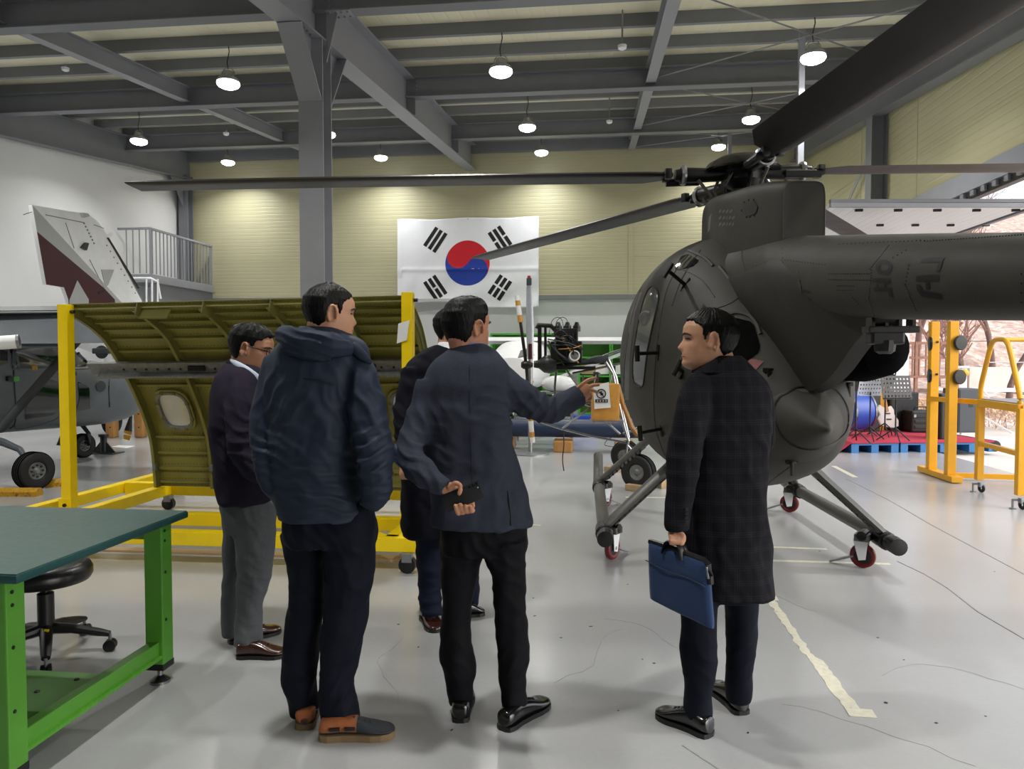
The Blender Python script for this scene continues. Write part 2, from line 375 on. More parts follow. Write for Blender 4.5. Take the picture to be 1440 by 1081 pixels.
# panel materials with fine ribs
def panel_mat(name, rgb, axis, pitch, rough=0.42):
    m = bpy.data.materials.new(name); m.use_nodes = True; nt = m.node_tree; N = nt.nodes; L = nt.links; b = N['Principled BSDF']
    tc = N.new('ShaderNodeTexCoord'); sp = N.new('ShaderNodeSeparateXYZ'); L.new(tc.outputs['Object'], sp.inputs[0])
    q = N.new('ShaderNodeMath'); q.operation = 'MULTIPLY'; q.inputs[1].default_value = 2 * pi / pitch; L.new(sp.outputs[axis], q.inputs[0])
    w = N.new('ShaderNodeMath'); w.operation = 'SINE'; L.new(q.outputs[0], w.inputs[0])
    pw = N.new('ShaderNodeMapRange'); pw.inputs['From Min'].default_value = 0.72; pw.inputs['From Max'].default_value = 1.0; L.new(w.outputs[0], pw.inputs['Value'])
    bp = N.new('ShaderNodeBump'); bp.inputs['Strength'].default_value = 0.5; bp.inputs['Distance'].default_value = 0.006; bp.invert = True
    L.new(pw.outputs[0], bp.inputs['Height']); L.new(bp.outputs[0], b.inputs['Normal'])
    nz = N.new('ShaderNodeTexNoise'); nz.inputs['Scale'].default_value = 0.8; nz.inputs['Detail'].default_value = 6; L.new(tc.outputs['Object'], nz.inputs['Vector'])
    r = N.new('ShaderNodeMapRange'); r.inputs['From Min'].default_value = 0.3; r.inputs['From Max'].default_value = 0.7; r.inputs['To Min'].default_value = 0.96; r.inputs['To Max'].default_value = 1.03; L.new(nz.outputs['Fac'], r.inputs['Value'])
    mx = N.new('ShaderNodeMix'); mx.data_type = 'RGBA'; mx.blend_type = 'MULTIPLY'; mx.inputs['Factor'].default_value = 1
    mx.inputs['A'].default_value = (*lin(rgb), 1); L.new(r.outputs[0], mx.inputs['B']); L.new(mx.outputs['Result'], b.inputs['Base Color'])
    b.inputs['Roughness'].default_value = rough
    MATS[name] = m
panel_mat('cream_panel', (188, 184, 152), 'Z', 0.1)
panel_mat('cream_panel_r', (196, 191, 154), 'Z', 0.125)
panel_mat('white_ribbed', (236, 238, 240), 'X', 0.12)
panel_mat('roof_ribbed', (236, 232, 204), 'X', 0.2)

ZC = 3.13                                # cream cladding starts here
# back wall
wb = struct(MB().box(((UL + UR) / 2, VB + 0.2, 3.9), (UR - UL + 0.8, 0.2, 8.0)).build('wall_back', 'white_wall', smooth=False))
ubays = [UL, -7.5, UM, 0.91, UR]
for a, c in zip(ubays[:-1], ubays[1:]):
    z = ZC + 0.06
    while z < 7.6:
        h = min(1.0, 7.75 - z)
        MB().box(((a + c) / 2, VB + 0.06, z + h / 2), (c - a - 0.03, 0.08, h - 0.003), ch=0.004).build('wall_panel', 'cream_panel', wb, smooth=False)
        z += 1.0
    MB().box((c, VB + 0.03, (ZC + 7.6) / 2), (0.12, 0.05, 7.6 - ZC), ch=0.004).build('joint_cover', 'cream_panel', wb, smooth=False)
MB().box(((UL + UR) / 2, VB + 0.02, ZC), (UR - UL, 0.08, 0.12), ch=0.005).build('ledge_flashing', 'trim_grey', wb, smooth=False)
# left wall, white plaster
wl = struct(MB().box((UL - 0.2, (VB + VF) / 2, 3.9), (0.2, VB - VF + 0.8, 8.0)).build('wall_left', 'white_wall', smooth=False))
struct(MB().box(((UL + UR) / 2, VF - 0.2, 3.9), (UR - UL + 0.8, 0.2, 8.0)).build('wall_front', 'trim_grey', smooth=False))
# right wall with the wide door opening
OPV0, OPV1, OPZ = -6.0, 15.6, 3.78
wr = MB()
XR = UR + 0.2
wr.box((XR, (OPV1 + VB) / 2, 3.9), (0.12, VB - OPV1 + 0.4, 8.0))
wr.box((XR, (OPV0 + VF) / 2, 3.9), (0.12, OPV0 - VF + 0.4, 8.0))
wr.box((XR, (OPV0 + OPV1) / 2, (OPZ + 7.9) / 2), (0.12, OPV1 - OPV0, 7.9 - OPZ))
wr = struct(wr.build('wall_right', 'white_wall', smooth=False))
vcols = [-6.0, -1.6, 3.0, 8.0, 13.0, 15.6, VB]
for a, c in zip(vcols[:-1], vcols[1:]):
    z = 3.84 if c <= 15.7 else ZC
    while z < roofz(c) - 0.1:
        h = min(1.0, roofz(c) + 0.3 - z)
        MB().box((UR + 0.09, (a + c) / 2, z + h / 2), (0.08, c - a - 0.02, h - 0.003), ch=0.004).build('wall_panel', 'cream_panel_r', wr, smooth=False)
        z += 1.0

# roof: sheet, purlins, girders, rafters (children of the ceiling)
ce = MB(); ce.prism([(UL - 0.3, VF - 0.3, roofz(VF - 0.3)), (UR + 0.3, VF - 0.3, roofz(VF - 0.3)), (UR + 0.3, VB + 0.3, roofz(VB + 0.3)), (UL - 0.3, VB + 0.3, roofz(VB + 0.3))], (0, 0, 0.12))
ce = struct(ce.build('ceiling', 'roof_ribbed', smooth=False))
gird = [-8.2, -4.0, 0.3, 4.5, 8.72, 13.05, 17.2]
pv = []
for a, c in zip(gird, gird[1:] + [20.3]):
    pv += [lerp(a, c, k / 4) for k in range(4)]
for v in pv:
    if v < 19.95:
        a = V(UL, v, roofz(v)); c = V(UR, v, roofz(v))
        mb = MB()
        pr = [(0, 0), (0.075, 0), (0.075, -0.02), (0.07, -0.02), (0.07, -0.006), (0.006, -0.006), (0.006, -0.174), (0.07, -0.174), (0.07, -0.16), (0.075, -0.16), (0.075, -0.18), (0, -0.18)]
        mb.loft([[e + V(0, p, q) for p, q in pr] for e in (a, c)]); mb.build('purlin', 'steel', ce, smooth=False)
for g in gird:
    zt = roofz(g) - 0.2
    MB().ibeam((UL, g, zt), (UM, g, zt), 0.36, 0.2).build('girder', 'steel', ce, smooth=False)
    MB().ibeam((UM, g, zt), (UR, g, zt), 0.36, 0.2).build('girder', 'steel', ce, smooth=False)
MB().box(((UL + UR) / 2, VB - 0.06, 7.2), (UR - UL, 0.12, 0.36)).build('eave_channel', 'steel', ce, smooth=False)
def rpt(u, v, off): return V(u, v, roofz(v) + off)
for u, dep, wd in ((UL + 0.12, 0.7, 0.24), (UM, 0.68, 0.3), (UR - 0.12, 0.7, 0.24)):
    MB().ibeam(rpt(u, VF, -0.2), rpt(u, VB - 0.02, -0.2), dep, wd, 0.022, 0.014).build('rafter', 'steel_light' if u == UM else 'steel', ce, smooth=False)
for u in (-7.5, 0.91):
    for a, c in zip([VF] + gird, gird + [VB - 0.05]):
        MB().ibeam(rpt(u, a + 0.02, -0.2), rpt(u, c - 0.02, -0.2), 0.27, 0.17).build('secondary_beam', 'steel_light', ce, smooth=False)
# stiffener and splice plates with bolts on the middle rafter
bolt = MB()
for g in gird:
    for s in (-1, 1):
        for j in range(4):
            z = roofz(g) - 0.27 - j * 0.075
            bolt.lathe((UM + s * 0.2, g - 0.03, z), (0, -1, 0), [(0.013, 0), (0.013, 0.014)], 6)
stuff(bolt.build('bolt', 'steel_light', ce, smooth=False))
for g in gird:
    for s in (-1, 1):
        MB().box((UM + s * 0.09, g, roofz(g) - 0.54), (0.16, 0.014, 0.62)).build('stiffener', 'steel', ce, smooth=False)
for s in (-1, 1):
    pl = MB().box((UM + s * 0.32, 8.72, roofz(8.72) - 0.565), (0.3, 0.2, 0.012)); pl.build('splice_plate', 'steel_light', ce, smooth=False)
bl = MB()
for s in (-1, 1):
    for i in range(4):
        for j in range(2): bl.lathe((UM + s * 0.32 - 0.11 + i * 0.073, 8.66 + j * 0.12, roofz(8.72) - 0.57), (0, 0, -1), [(0.014, 0), (0.014, 0.018)], 6)
for i in range(4):
    for j in range(3): bl.lathe((UM - 0.09 + j * 0.09, 8.35 - i * 0.09, rpt(UM, 8.2, 0).z - 0.89), (0, 0, -1), [(0.013, 0), (0.013, 0.018)], 6)
stuff(bl.build('bolt', 'galv', ce, smooth=False))

# columns
t = thing('steel_column', 'grey steel column standing behind the man in the navy jacket', 'column', (UM, 8.72, 0))
zt = roofz(8.72) - 0.88
MB().ibeam((UM, 8.72 + 0.15, 0.02), (UM, 8.72 + 0.15, zt), 0.30, 0.30, 0.02, 0.014, up=V(0, 1, 0)).build('shaft', 'steel_light', t, smooth=False)
MB().box((UM, 8.72, 0.012), (0.46, 0.46, 0.024)).build('base_plate', 'steel', t, smooth=False)
for s in (-1, 1):    # haunches under the rafter
    MB().prism([(UM - 0.012, 8.72 + s * 0.15, zt - 0.75), (UM - 0.012, 8.72 + s * 0.15, zt + 0.02), (UM - 0.012, 8.72 + s * 0.75, rpt(UM, 8.72 + s * 0.75, -0.88).z)], (0.024, 0, 0)).build('haunch', 'steel_light', t, smooth=False)
    MB().bar((UM, 8.72 + s * 0.15, zt - 0.75), (UM, 8.72 + s * 0.75, rpt(UM, 8.72 + s * 0.75, -0.89).z), 0.28, 0.02).build('haunch_flange', 'steel_light', t, smooth=False)
    MB().prism([(UM + s * 0.15, 8.71, zt - 0.25), (UM + s * 0.15, 8.71, zt + 0.35), (UM + s * 0.30, 8.71, zt + 0.35)], (0, 0.02, 0)).build('gusset', 'steel_light', t, smooth=False)
t = thing('steel_column', 'dark grey corner column where the white and cream walls meet', 'column', (UL + 0.12, VB - 0.2, 0))
MB().ibeam((UL + 0.12, VB - 0.05, 0), (UL + 0.12, VB - 0.05, 6.6), 0.3, 0.26, 0.02, 0.014, up=V(0, 1, 0)).build('shaft', 'steel', t, smooth=False)
MB().prism([(UL + 0.12, VB - 0.35, 5.7), (UL + 0.12, VB - 0.35, 6.6), (UL + 0.12, VB - 1.0, 6.5)], (0.02, 0, 0)).build('haunch', 'steel', t, smooth=False)
cv = atu(1232, 240, UR - 0.1).y
t = thing('steel_column', 'grey wide-flange column on the right cream wall behind the rotor', 'column', (UR - 0.1, cv, 0))
MB().ibeam((UR + 0.04, cv, 0), (UR + 0.04, cv, rpt(0, cv, -0.88).z), 0.28, 0.3, 0.018, 0.012, up=V(1, 0, 0)).build('shaft', 'steel', t, smooth=False)
MB().box((UR - 0.1, cv, 0.012), (0.34, 0.36, 0.024)).build('base_plate', 'steel', t, smooth=False)
MB().box((UR - 0.1, cv, 0.97), (0.36, 0.38, 1.9), ch=0.03).build('yellow_pad', 'amber', t, smooth=False)
struct(MB().box((5.86, 15.72, 2.2), (0.74, 0.2, 4.6)).build('wall_porch', 'white_wall', smooth=False))
o = MB().bar((UR - 0.06, cv + 0.15, 5.55), (UR - 0.06, VB - 2.0, 3.6), 0.012, 0.10).build('wall_brace', 'steel_light', wr, smooth=False)
# slim hanger posts that run up to the roof behind the rotor
for px, z, w, lab in ((1120, 11.0, 0.085, 'slim grey post rising to the roof right of the rotor hub'), (1022, 17.6, 0.08, 'thin far grey post rising above the rotor cap')):
    p = at(px, 600, z); p.z = 0
    t = thing('slim_post', lab, 'post', p)
    MB().box((p.x, p.y, roofz(p.y) / 2 - 0.1), (w, w, roofz(p.y) - 0.2), ch=0.006).build('shaft', 'steel_light', t, smooth=False)
    MB().box((p.x, p.y, 0.01), (0.2, 0.2, 0.02)).build('base_plate', 'steel', t, smooth=False)
# roof bracing rods
for (a, c) in (((0.95, 8.9), (UR - 0.2, 12.9)), ((UR - 0.2, 8.9), (0.95, 12.9)), ((0.95, 13.2), (UR - 0.2, 17.0)), ((UR - 0.2, 13.2), (0.95, 17.0)), ((0.95, 17.3), (UR - 0.2, 19.8)), ((UR - 0.2, 17.3), (0.95, 19.8))):
    MB().tube([rpt(*a, -0.42), rpt(*c, -0.42)], 0.011, 6).build('brace_rod', 'galv', ce)

# header over the door opening, raised overhead door
MB().bar((UR - 0.02, OPV0, OPZ + 0.14), (UR - 0.02, OPV1, OPZ + 0.14), 0.26, 0.28).build('header_beam', 'steel_light', wr, smooth=False)
MB().bar((UR - 0.08, OPV0, OPZ - 0.07), (UR - 0.08, OPV1 - 2, OPZ - 0.07), 0.1, 0.10).build('door_track', 'black', wr, smooth=False)
for i in range(26):
    MB().box((UR - 0.14, 4.0 + i * 0.28, OPZ - 0.05), (0.05, 0.1, 0.07), ch=0.008).build('track_roller', 'steel', wr, smooth=False)
zd = 3.22
dp = at(1157, 303, 8.75); dq = at(1442, 304, 8.75)
dr = thing('door_1', 'white ribbed overhead door raised flat above the tail boom', 'door', (4.0, 9.5, zd)); del dr['category']; struct(dr)
dv = FH * 1.0
ddir = (dq - dp).normalized(); p0 = V(2.75, 9.05, zd); p1 = p0 + Vector((ddir.x, ddir.y, 0)) * 2.35
def shf(p, k, z): return V(p.x, p.y + k, z)
MB().prism([shf(p0, 0, zd + .06), shf(p1, 0, zd + .06), shf(p1, 3.6, zd + .06), shf(p0, 3.6, zd + .06)], (0, 0, 0.05)).build('door_leaf', 'white_ribbed', dr, smooth=False)
MB().bar(p0 - ddir * 0.05 + ZU * 0.055, p1 + ddir * .05 + ZU * 0.055, 0.05, 0.05, ch=0.006).build('bottom_rail', 'steel_light', dr, smooth=False)
MB().bar(p0 - ddir * 0.05 + ZU * 0.10, p1 + ddir * .05 + ZU * 0.105, 0.05, 0.04).build('seal_strip', 'steel', dr, smooth=False)
for i in range(5):
    for j in range(2):
        c = p0.lerp(p1, 0.16 + i * 0.2 + j * 0.07); c = V(c.x, c.y + 0.25 + j * 1.0, zd + 0.045)
        MB().box(c, (0.09, 0.03, 0.03), ch=0.004).build('clip', 'black', dr, smooth=False)
MB().bar((5.14, 9.1, zd + .09), (5.14, 12.6, zd + .09), .06, .1).build('side_track', 'steel', dr, smooth=False)

# ================================================================ high-bay lamps
def lamp(loc, label):
    x, y, z = loc
    t = thing('high_bay_lamp', label, 'lamp', (x, y, z), 'high-bay lamps under the roof')
    zr = roofz(y)
    MB().tube([(x, y, zr - 0.02), (x + 0.02, y, (z + zr) / 2 + .1), (x - 0.015, y, z + 0.3), (x, y, z + 0.2)], 0.008, 6).build('cord', 'black', t)
    MB().tube([(x + 0.1 * cos(a), y, z + 0.12 + 0.1 * sin(a)) for a in [pi * i / 8 for i in range(9)]], 0.007, 6).build('bracket', 'galv', t)
    MB().lathe((x, y, z), (0, 0, 1), [(0.165, 0), (0.17, 0.02), (0.15, 0.05), (0.09, 0.09), (0.075, 0.16), (0.03, 0.17)], 24).build('housing', 'galv', t)
    MB().lathe((x, y, z), (0, 0, -1), [(0.165, 0.0), (0.17, 0.03), (0.15, 0.06), (0.10, 0.085), (0.03, 0.095)], 24).build('diffuser', 'lens', t)
    ld = bpy.data.lights.new('lamp_light', 'AREA'); ld.shape = 'DISK'; ld.size = 0.2; ld.energy = LAMP_W; ld.color = (1.0, 0.985, 0.95); ld.spread = radians(140)
    lo = bpy.data.objects.new('lamp_light', ld); COL.objects.link(lo); lo.parent = t; lo.location = (0, 0, -0.10)
LAMPU = [(-9.8, 'nearest the white wall'), (-5.6, 'left of the middle rafter'), (-1.4, 'right of the middle rafter'), (3.0, 'on the rotor side')]
LAMPV = [(19.0, 'lit high-bay lamp in the farthest row'), (15.1, 'lit high-bay lamp in the second row from the back'), (10.9, 'lit high-bay lamp in the large front row'), (6.8, 'lit high-bay lamp overhead'), (2.6, 'lit high-bay lamp above the camera')]
for vv, l1 in LAMPV:
    for uu, l2 in LAMPU:
        lamp((uu, vv, roofz(vv) - (0.72 if vv < 18 else 0.6)), l1 + ', ' + l2)
# smoke detectors on drop pipes
for px, py, Z, ptop, lab in ((875, 66, 9.8, 14, 'white smoke detector on a drop pipe, nearer one'), (857, 171, 14.4, 137, 'white smoke detector on a drop pipe, farther one'), (92, 97, 12, 90, 'white smoke detector under the left secondary beam'), (318, 188, 15.4, 183, 'small white smoke detector beside the far left beam')):
    p = at(px, py, Z); t = thing('smoke_detector', lab, 'detector', p)
    MB().lathe(p, (0, 0, 1), [(0.03, -0.035), (0.055, -0.02), (0.06, 0.02), (0.03, 0.03)], 14).build('head', 'white_paint', t)
    q = at(px, ptop, Z); MB().tube([p + ZU * 0.02, V(p.x, p.y, max(q.z, p.z + 0.06))], 0.012, 8).build('drop_pipe', 'galv', t)

# ================================================================ mezzanine corner: platform and railings
t = thing('mezzanine_platform', 'grey steel mezzanine landing with barred railing in the far left corner', 'platform', (-11.0, 18.6, 3.4))
def mz(px, py, u=-10.75): return atu(px, py, u)
a = mz(213, 385); c = mz(262, 402); vs0, vs1 = a.y, VB - 0.1; zb = a.z
MB().box(((UL - 10.75) / 2, (vs0 + vs1) / 2, zb - 0.1), (10.75 * 0 + (-10.75 - UL), vs1 - vs0, 0.2), ch=0.01).build('deck', 'steel_light', t, smooth=False)
MB().ibeam((-10.78, vs0, zb - 0.2), (-10.78, vs1, zb - 0.2), 0.45, 0.2).build('edge_beam', 'steel', t, smooth=False)
hr = 1.1
for vv in (vs0 + 0.03, (vs0 + vs1) / 2, vs1 - 0.05): MB().box((-10.78, vv, zb + hr / 2), (0.05, 0.05, hr)).build('rail_post', 'steel_light', t, smooth=False)
MB().bar((-10.78, vs0, zb + hr), (-10.78, vs1, zb + hr), 0.06, 0.05).build('top_rail', 'steel_light', t, smooth=False)
MB().bar((UL, vs0, zb + hr), (-10.78, vs0, zb + hr), 0.06, 0.05).build('top_rail', 'steel_light', t, smooth=False)
n = int((vs1 - vs0) / 0.16)
for i in range(n): MB().box((-10.78, vs0 + 0.1 + i * 0.16, zb + hr / 2), (0.022, 0.022, hr - 0.04)).build('baluster', 'steel_light', t, smooth=False)
for i in range(4): MB().box((UL + 0.2 + i * 0.17, vs0 + 0.02, zb + hr / 2), (0.022, 0.022, hr - 0.04)).build('baluster', 'steel_light', t, smooth=False)
t = thing('handrail', 'pale tubular handrail below the mezzanine railing', 'railing', at(205, 410, 17))
zz = 17.0
MB().tube([at(186, 391, zz), at(212, 391, zz), at(222, 396, zz), at(226, 420, zz)], 0.025, 8).build('top_rail', 'white_paint', t)
for px in (206, 214, 222): MB().tube([at(px, 392, zz), at(px, 425, zz)], 0.02, 8).build('rail_post', 'white_paint', t)

# ================================================================ the national flag hung on the back wall
FW = 3.84; FHt = 2.52
fl0 = atv(561, 307, VB - 0.06); fl1 = atv(758, 305.5, VB - 0.06); FW = fl1.x - fl0.x; zt = (fl0.z + fl1.z) / 2
FHt = zt - atv(660, 433, VB - 0.06).z
def flagp(s, r, lift=0.0):
    """s, r in metres from the upper left corner."""
    a, b = s / FW, r / FHt
    sag = 0.03 * sin(pi * a * 2) ** 2 * (1 - b)
    k = 0.012 * sin(30 * a + 9 * b * b + 2 * sin(7 * a)) * b ** 1.5 + 0.02 * sin(16 * (a * 0.6 + b * 1.1)) * b * b * (0.4 + a) + 0.02 * exp(-((b - 0.57) / 0.02) ** 2) + 0.01 * sin(44 * a) * exp(-b * 9)
    return V(fl0.x + s, VB - 0.10 - 0.05 * b - k - lift, zt - r - sag + 0.05 * b * (0.5 - a) * 0.6)
t = thing('national_flag', 'large white national flag with red and blue circle on the back wall', 'flag', (fl0.x + FW / 2, VB - 0.1, zt - FHt))
nx, ny = 90, 60
mb = MB(); vsx = [flagp(FW * i / nx, FHt * j / ny) for j in range(ny + 1) for i in range(nx + 1)]
mb.add(vsx, [(j * (nx + 1) + i, j * (nx + 1) + i + 1, (j + 1) * (nx + 1) + i + 1, (j + 1) * (nx + 1) + i) for j in range(ny) for i in range(nx)])
cl = mb.build('cloth', 'flag_white', t, ang=80)
md = cl.modifiers.new('thick', 'SOLIDIFY'); md.thickness = 0.004; md.offset = 0
mb = MB()
for j in range(12): mb.add([flagp(-0.03, FHt * j / 12, .006), flagp(0.09, FHt * j / 12, .006), flagp(0.09, FHt * (j + 1) / 12, .006), flagp(-0.03, FHt * (j + 1) / 12, .006)], [(0, 1, 2, 3)])
mb.build('hem_band', 'flag_white', t)
for s_, r_ in ((0.03, 0.04), (FW * .5, 0.04), (FW - .03, 0.04), (0.03, FHt - .04), (FW - .03, FHt - .04)):
    q = flagp(s_, r_); MB().tube([q - V(0, .012, 0), V(q.x, VB + .018, q.z)], .012, 8).build('wall_pin', 'galv', t)
# disc, drawn as two interlocking halves
ccx, ccy = FW * 0.497, FHt * 0.503; RR = FHt * 0.25; phi0 = math.atan(2 / 3)
def disc_pt(x, y):      # disc space -> flag, tilted along the flag's diagonal
    cx_, sx_ = cos(phi0), sin(phi0)
    return (ccx + x * cx_ - y * sx_, ccy + x * sx_ + y * cx_)
def isred(x, y):        # y grows downward
    if (x + RR / 2) ** 2 + y * y < (RR / 2) ** 2: return True
    if (x - RR / 2) ** 2 + y * y < (RR / 2) ** 2: return False
    return y < 0
def sline(x):           # the S curve of the boundary
    q = RR / 2
    return sqrt(max(0, q * q - (x + q) ** 2)) if x < 0 else -sqrt(max(0, q * q - (x - q) ** 2))
for red in (True, False):
    mb = MB(); nx = 72; ny = 14; cols = []
    for i in range(nx + 1):
        x = -RR * cos(pi * i / nx); e = sqrt(max(0, RR * RR - x * x)); y0, y1 = (-e, sline(x)) if red else (sline(x), e)
        cols.append([flagp(*disc_pt(x, lerp(y0, y1, j / ny)), 0.006) for j in range(ny + 1)])
    mb.add([p for c_ in cols for p in c_], [(i * (ny + 1) + j, i * (ny + 1) + j + 1, (i + 1) * (ny + 1) + j + 1, (i + 1) * (ny + 1) + j) for i in range(nx) for j in range(ny)])
    mb.build('red_half' if red else 'blue_half', 'flag_red' if red else 'flag_blue', t, ang=80)
# four trigrams
TL = RR; TB = RR / 6; GP = RR / 12
for sx, sy, pat in ((-1, -1, (1, 1, 1)), (1, 1, (0, 0, 0)), (1, -1, (0, 1, 0)), (-1, 1, (1, 0, 1))):
    cx0 = ccx + sx * RR * 1.75 * cos(phi0) * 1.0; cy0 = ccy + sy * RR * 1.75 * sin(phi0) * 1.12
    d = Vector((sx * cos(phi0), sy * sin(phi0))); e = Vector((-d.y, d.x))
    for k, full in enumerate(pat):
        off = (k - 1) * (TB + GP) * (1 if sx < 0 else 1)
        segs = [(-TL / 2, TL / 2)] if full else [(-TL / 2, -GP / 2), (GP / 2, TL / 2)]
        for s0, s1 in segs:
            mb = MB(); n = 8; pts = []
            for i in range(n + 1):
                for w in (-TB / 2, 0, TB / 2):
                    q = d * (off + w) + e * lerp(s0, s1, i / n); pts.append(flagp(cx0 + q.x, cy0 + q.y, 0.006))
            mb.add(pts, [(i * 3 + j, i * 3 + j + 1, i * 3 + j + 4, i * 3 + j + 3) for i in range(n) for j in range(2)])
            mb.build('trigram_bar', 'flag_black', t, ang=80)
# ================================================================ lofted bodies that can be hit by a view ray (for seams, windows, lettering on their skin)
class Body:
    """axis along world Y; stations (y, cx, half width, z low, z high)"""
    def __init__(s, st, n=2.3, seg=48, sub=5):
        s.n = n; s.seg = seg; st = sorted(st)
        f = crom(st, sub); s.a = np.array(f)
    def par(s, y): return [float(np.interp(y, s.a[:, 0], s.a[:, k])) for k in (1, 2, 3, 4)]
    def inside(s, p):
        if p.y < s.a[0, 0] or p.y > s.a[-1, 0]: return False
        cx, w, lo, hi = s.par(p.y); w = max(w, 1e-4); h = max((hi - lo) / 2, 1e-4)
        return abs((p.x - cx) / w) ** s.n + abs((p.z - (lo + hi) / 2) / h) ** s.n <= 1
    def mesh(s, mb=None):
        mb = mb or MB(); rings = []
        for y, cx, w, lo, hi in s.a:
            h = (hi - lo) / 2; r = []
            for k in range(s.seg):
                t = 2 * pi * k / s.seg; c, q = cos(t), sin(t); e = 2 / s.n
                r.append(V(cx + w * math.copysign(abs(c) ** e, c), y, (lo + hi) / 2 + h * math.copysign(abs(q) ** e, q)))
            rings.append(r)
        return mb.loft(rings)
    def hit(s, px, py, z0=0.8, z1=16, step=0.03, lift=0.0):
        d = ray(px, py).normalized(); t = z0
        while t < z1:
            if s.inside(C0 + d * t):
                a, b = t - step, t
                for _ in range(14):
                    m = (a + b) / 2
                    if s.inside(C0 + d * m): b = m
                    else: a = m
                return C0 + d * (a - lift)
            t += step
        return None
def patch(poly, hit, lift=0.004, rows=8, cols=6, mb=None):
    """a curved patch of skin whose outline is given in the photograph's pixels, lying on the body"""
    mb = mb or MB(); ys = [p[1] for p in poly]; y0, y1 = min(ys) + 0.15, max(ys) - 0.15; g = []
    for r in range(rows + 1):
        y = lerp(y0, y1, r / rows); xs = []
        for i in range(len(poly)):
            (xa, ya), (xb, yb) = poly[i], poly[(i + 1) % len(poly)]
            if (ya - y) * (yb - y) <= 0 and ya != yb: xs.append(xa + (xb - xa) * (y - ya) / (yb - ya))
        if len(xs) < 2: continue
        a, b = min(xs), max(xs); row = []
        for c in range(cols + 1):
            q = hit(lerp(a, b, c / cols), y, lift=lift)
            if q is None: row = None; break
            row.append(q)
        if row: g.append(row)
    if len(g) < 2: return mb
    n = cols + 1
    mb.add([p for r in g for p in r], [(i * n + j, i * n + j + 1, (i + 1) * n + j + 1, (i + 1) * n + j) for i in range(len(g) - 1) for j in range(cols)])
    return mb
def seam(pts, hit, r=0.006, mb=None, k=4, lift=0.0):
    mb = mb or MB(); q = [hit(x, y, lift=lift) for x, y in crom(pts, k)]; q = [p for p in q if p is not None]
    if len(q) > 1: mb.tube(q, r, 5)
    return mb
def rivets(pts, hit, r=0.005, mb=None):
    mb = mb or MB()
    for x, y in pts:
        p = hit(x, y)
        if p is not None:
            d = (p - C0).normalized(); mb.lathe(p + d * 0.004, -d, [(r, 0), (r * 0.8, 0.006)], 5)
    return mb
def rowpx(a, b, n): return [(lerp(a[0], b[0], i / (n - 1)), lerp(a[1], b[1], i / (n - 1))) for i in range(n)]

# ================================================================ the helicopter
HU = 1.05
heli = thing('helicopter', 'dark olive military helicopter on castered skids with five drooping rotor blades', 'helicopter', (HU, 5.6, 0))
egg = Body([(3.66, 1.01, .01, 1.17, 1.19), (3.7, 1.01, .12, 1.04, 1.32), (3.82, 1.01, .23, 0.95, 1.44), (4.05, 1.0, .345, .86, 1.64), (4.5, 1.0, .50, .75, 1.98), (5.0, 1.0, .655, .65, 2.27), (5.5, 1.0, .765, .585, 2.385), (6.1, 1.0, .80, .55, 2.41), (6.7, 1.0, .77, .57, 2.30), (7.3, 1.0, .65, .66, 2.02), (7.7, 1.0, .46, .80, 1.72), (7.95, 1.0, .22, 1.0, 1.45), (8.02, 1.0, .02, 1.2, 1.24)], 2.15, 64, 6)
fus = egg.mesh().build('fuselage', 'heli', heli, ang=60)
def bz(v): return 1.70 + 0.1077 * (v - 1.96)
def br(v): return 0.11 + (v - 1.96) * 0.05
bst = [(-0.9, HU, .05, bz(-0.9) - .05, bz(-0.9) + .05)] + [(v, HU, max(br(v), .06), bz(v) - max(br(v), .06), bz(v) + max(br(v), .06)) for v in (-0.85, 0.5, 1.5, 2.5, 3.2, 3.8)] + [(4.4, HU, .25, 1.7, 2.2), (5.0, HU, .30, 1.7, 2.28), (5.4, HU, .22, 1.8, 2.3)]
boomB = Body(bst, 2.0, 40, 4)
boom = boomB.mesh().build('tail_boom', 'heli', heli, ang=60)
# fairing that blends boom into the engine bay and ends in a keel
rings = []
for v, zk, hw, zt in crom([(2.75, bz(2.75) - .12, .05, bz(2.75)), (3.05, 1.56, .12, bz(3.05)), (3.35, 1.42, .18, bz(3.35)), (3.7, 1.335, .22, bz(3.7) + .02), (4.1, 1.32, .25, 1.93), (4.6, 1.34, .27, 1.98), (5.1, 1.4, .28, 2.04), (5.5, 1.6, .26, 2.1)], 4):
    pr = [(0.0, zk), (0.035, zk), (hw * 0.55, lerp(zk, zt, .45)), (hw * 0.92, lerp(zk, zt, .8)), (hw, zt), (hw * 0.7, zt + hw * 0.45), (0.0, zt + hw * 0.6)]
    full = [(a, b) for a, b in pr] + [(-a, b) for a, b in pr[::-1][1:-1]]
    rings.append([V(HU + a, v, b) for a, b in full])
fair = MB().loft(rings).build('boom_fairing', 'heli_dark', heli, ang=50)  # darker hull paint stands in for the shade below the boom
dog = Body([(3.98, 1.06, .10, 2.02, 2.40), (4.02, 1.06, .118, 2.0, 2.42), (4.4, 1.06, .19, 2.0, 2.50), (5.0, 1.06, .25, 2.05, 2.59), (5.5, 1.06, .275, 2.1, 2.665), (5.75, 1.06, .27, 2.1, 2.66), (6.0, 1.06, .2, 2.1, 2.56), (6.15, 1.06, .06, 2.15, 2.42)], 6, 48, 4)
dogo = dog.mesh().build('mast_fairing', 'heli', heli, ang=50)
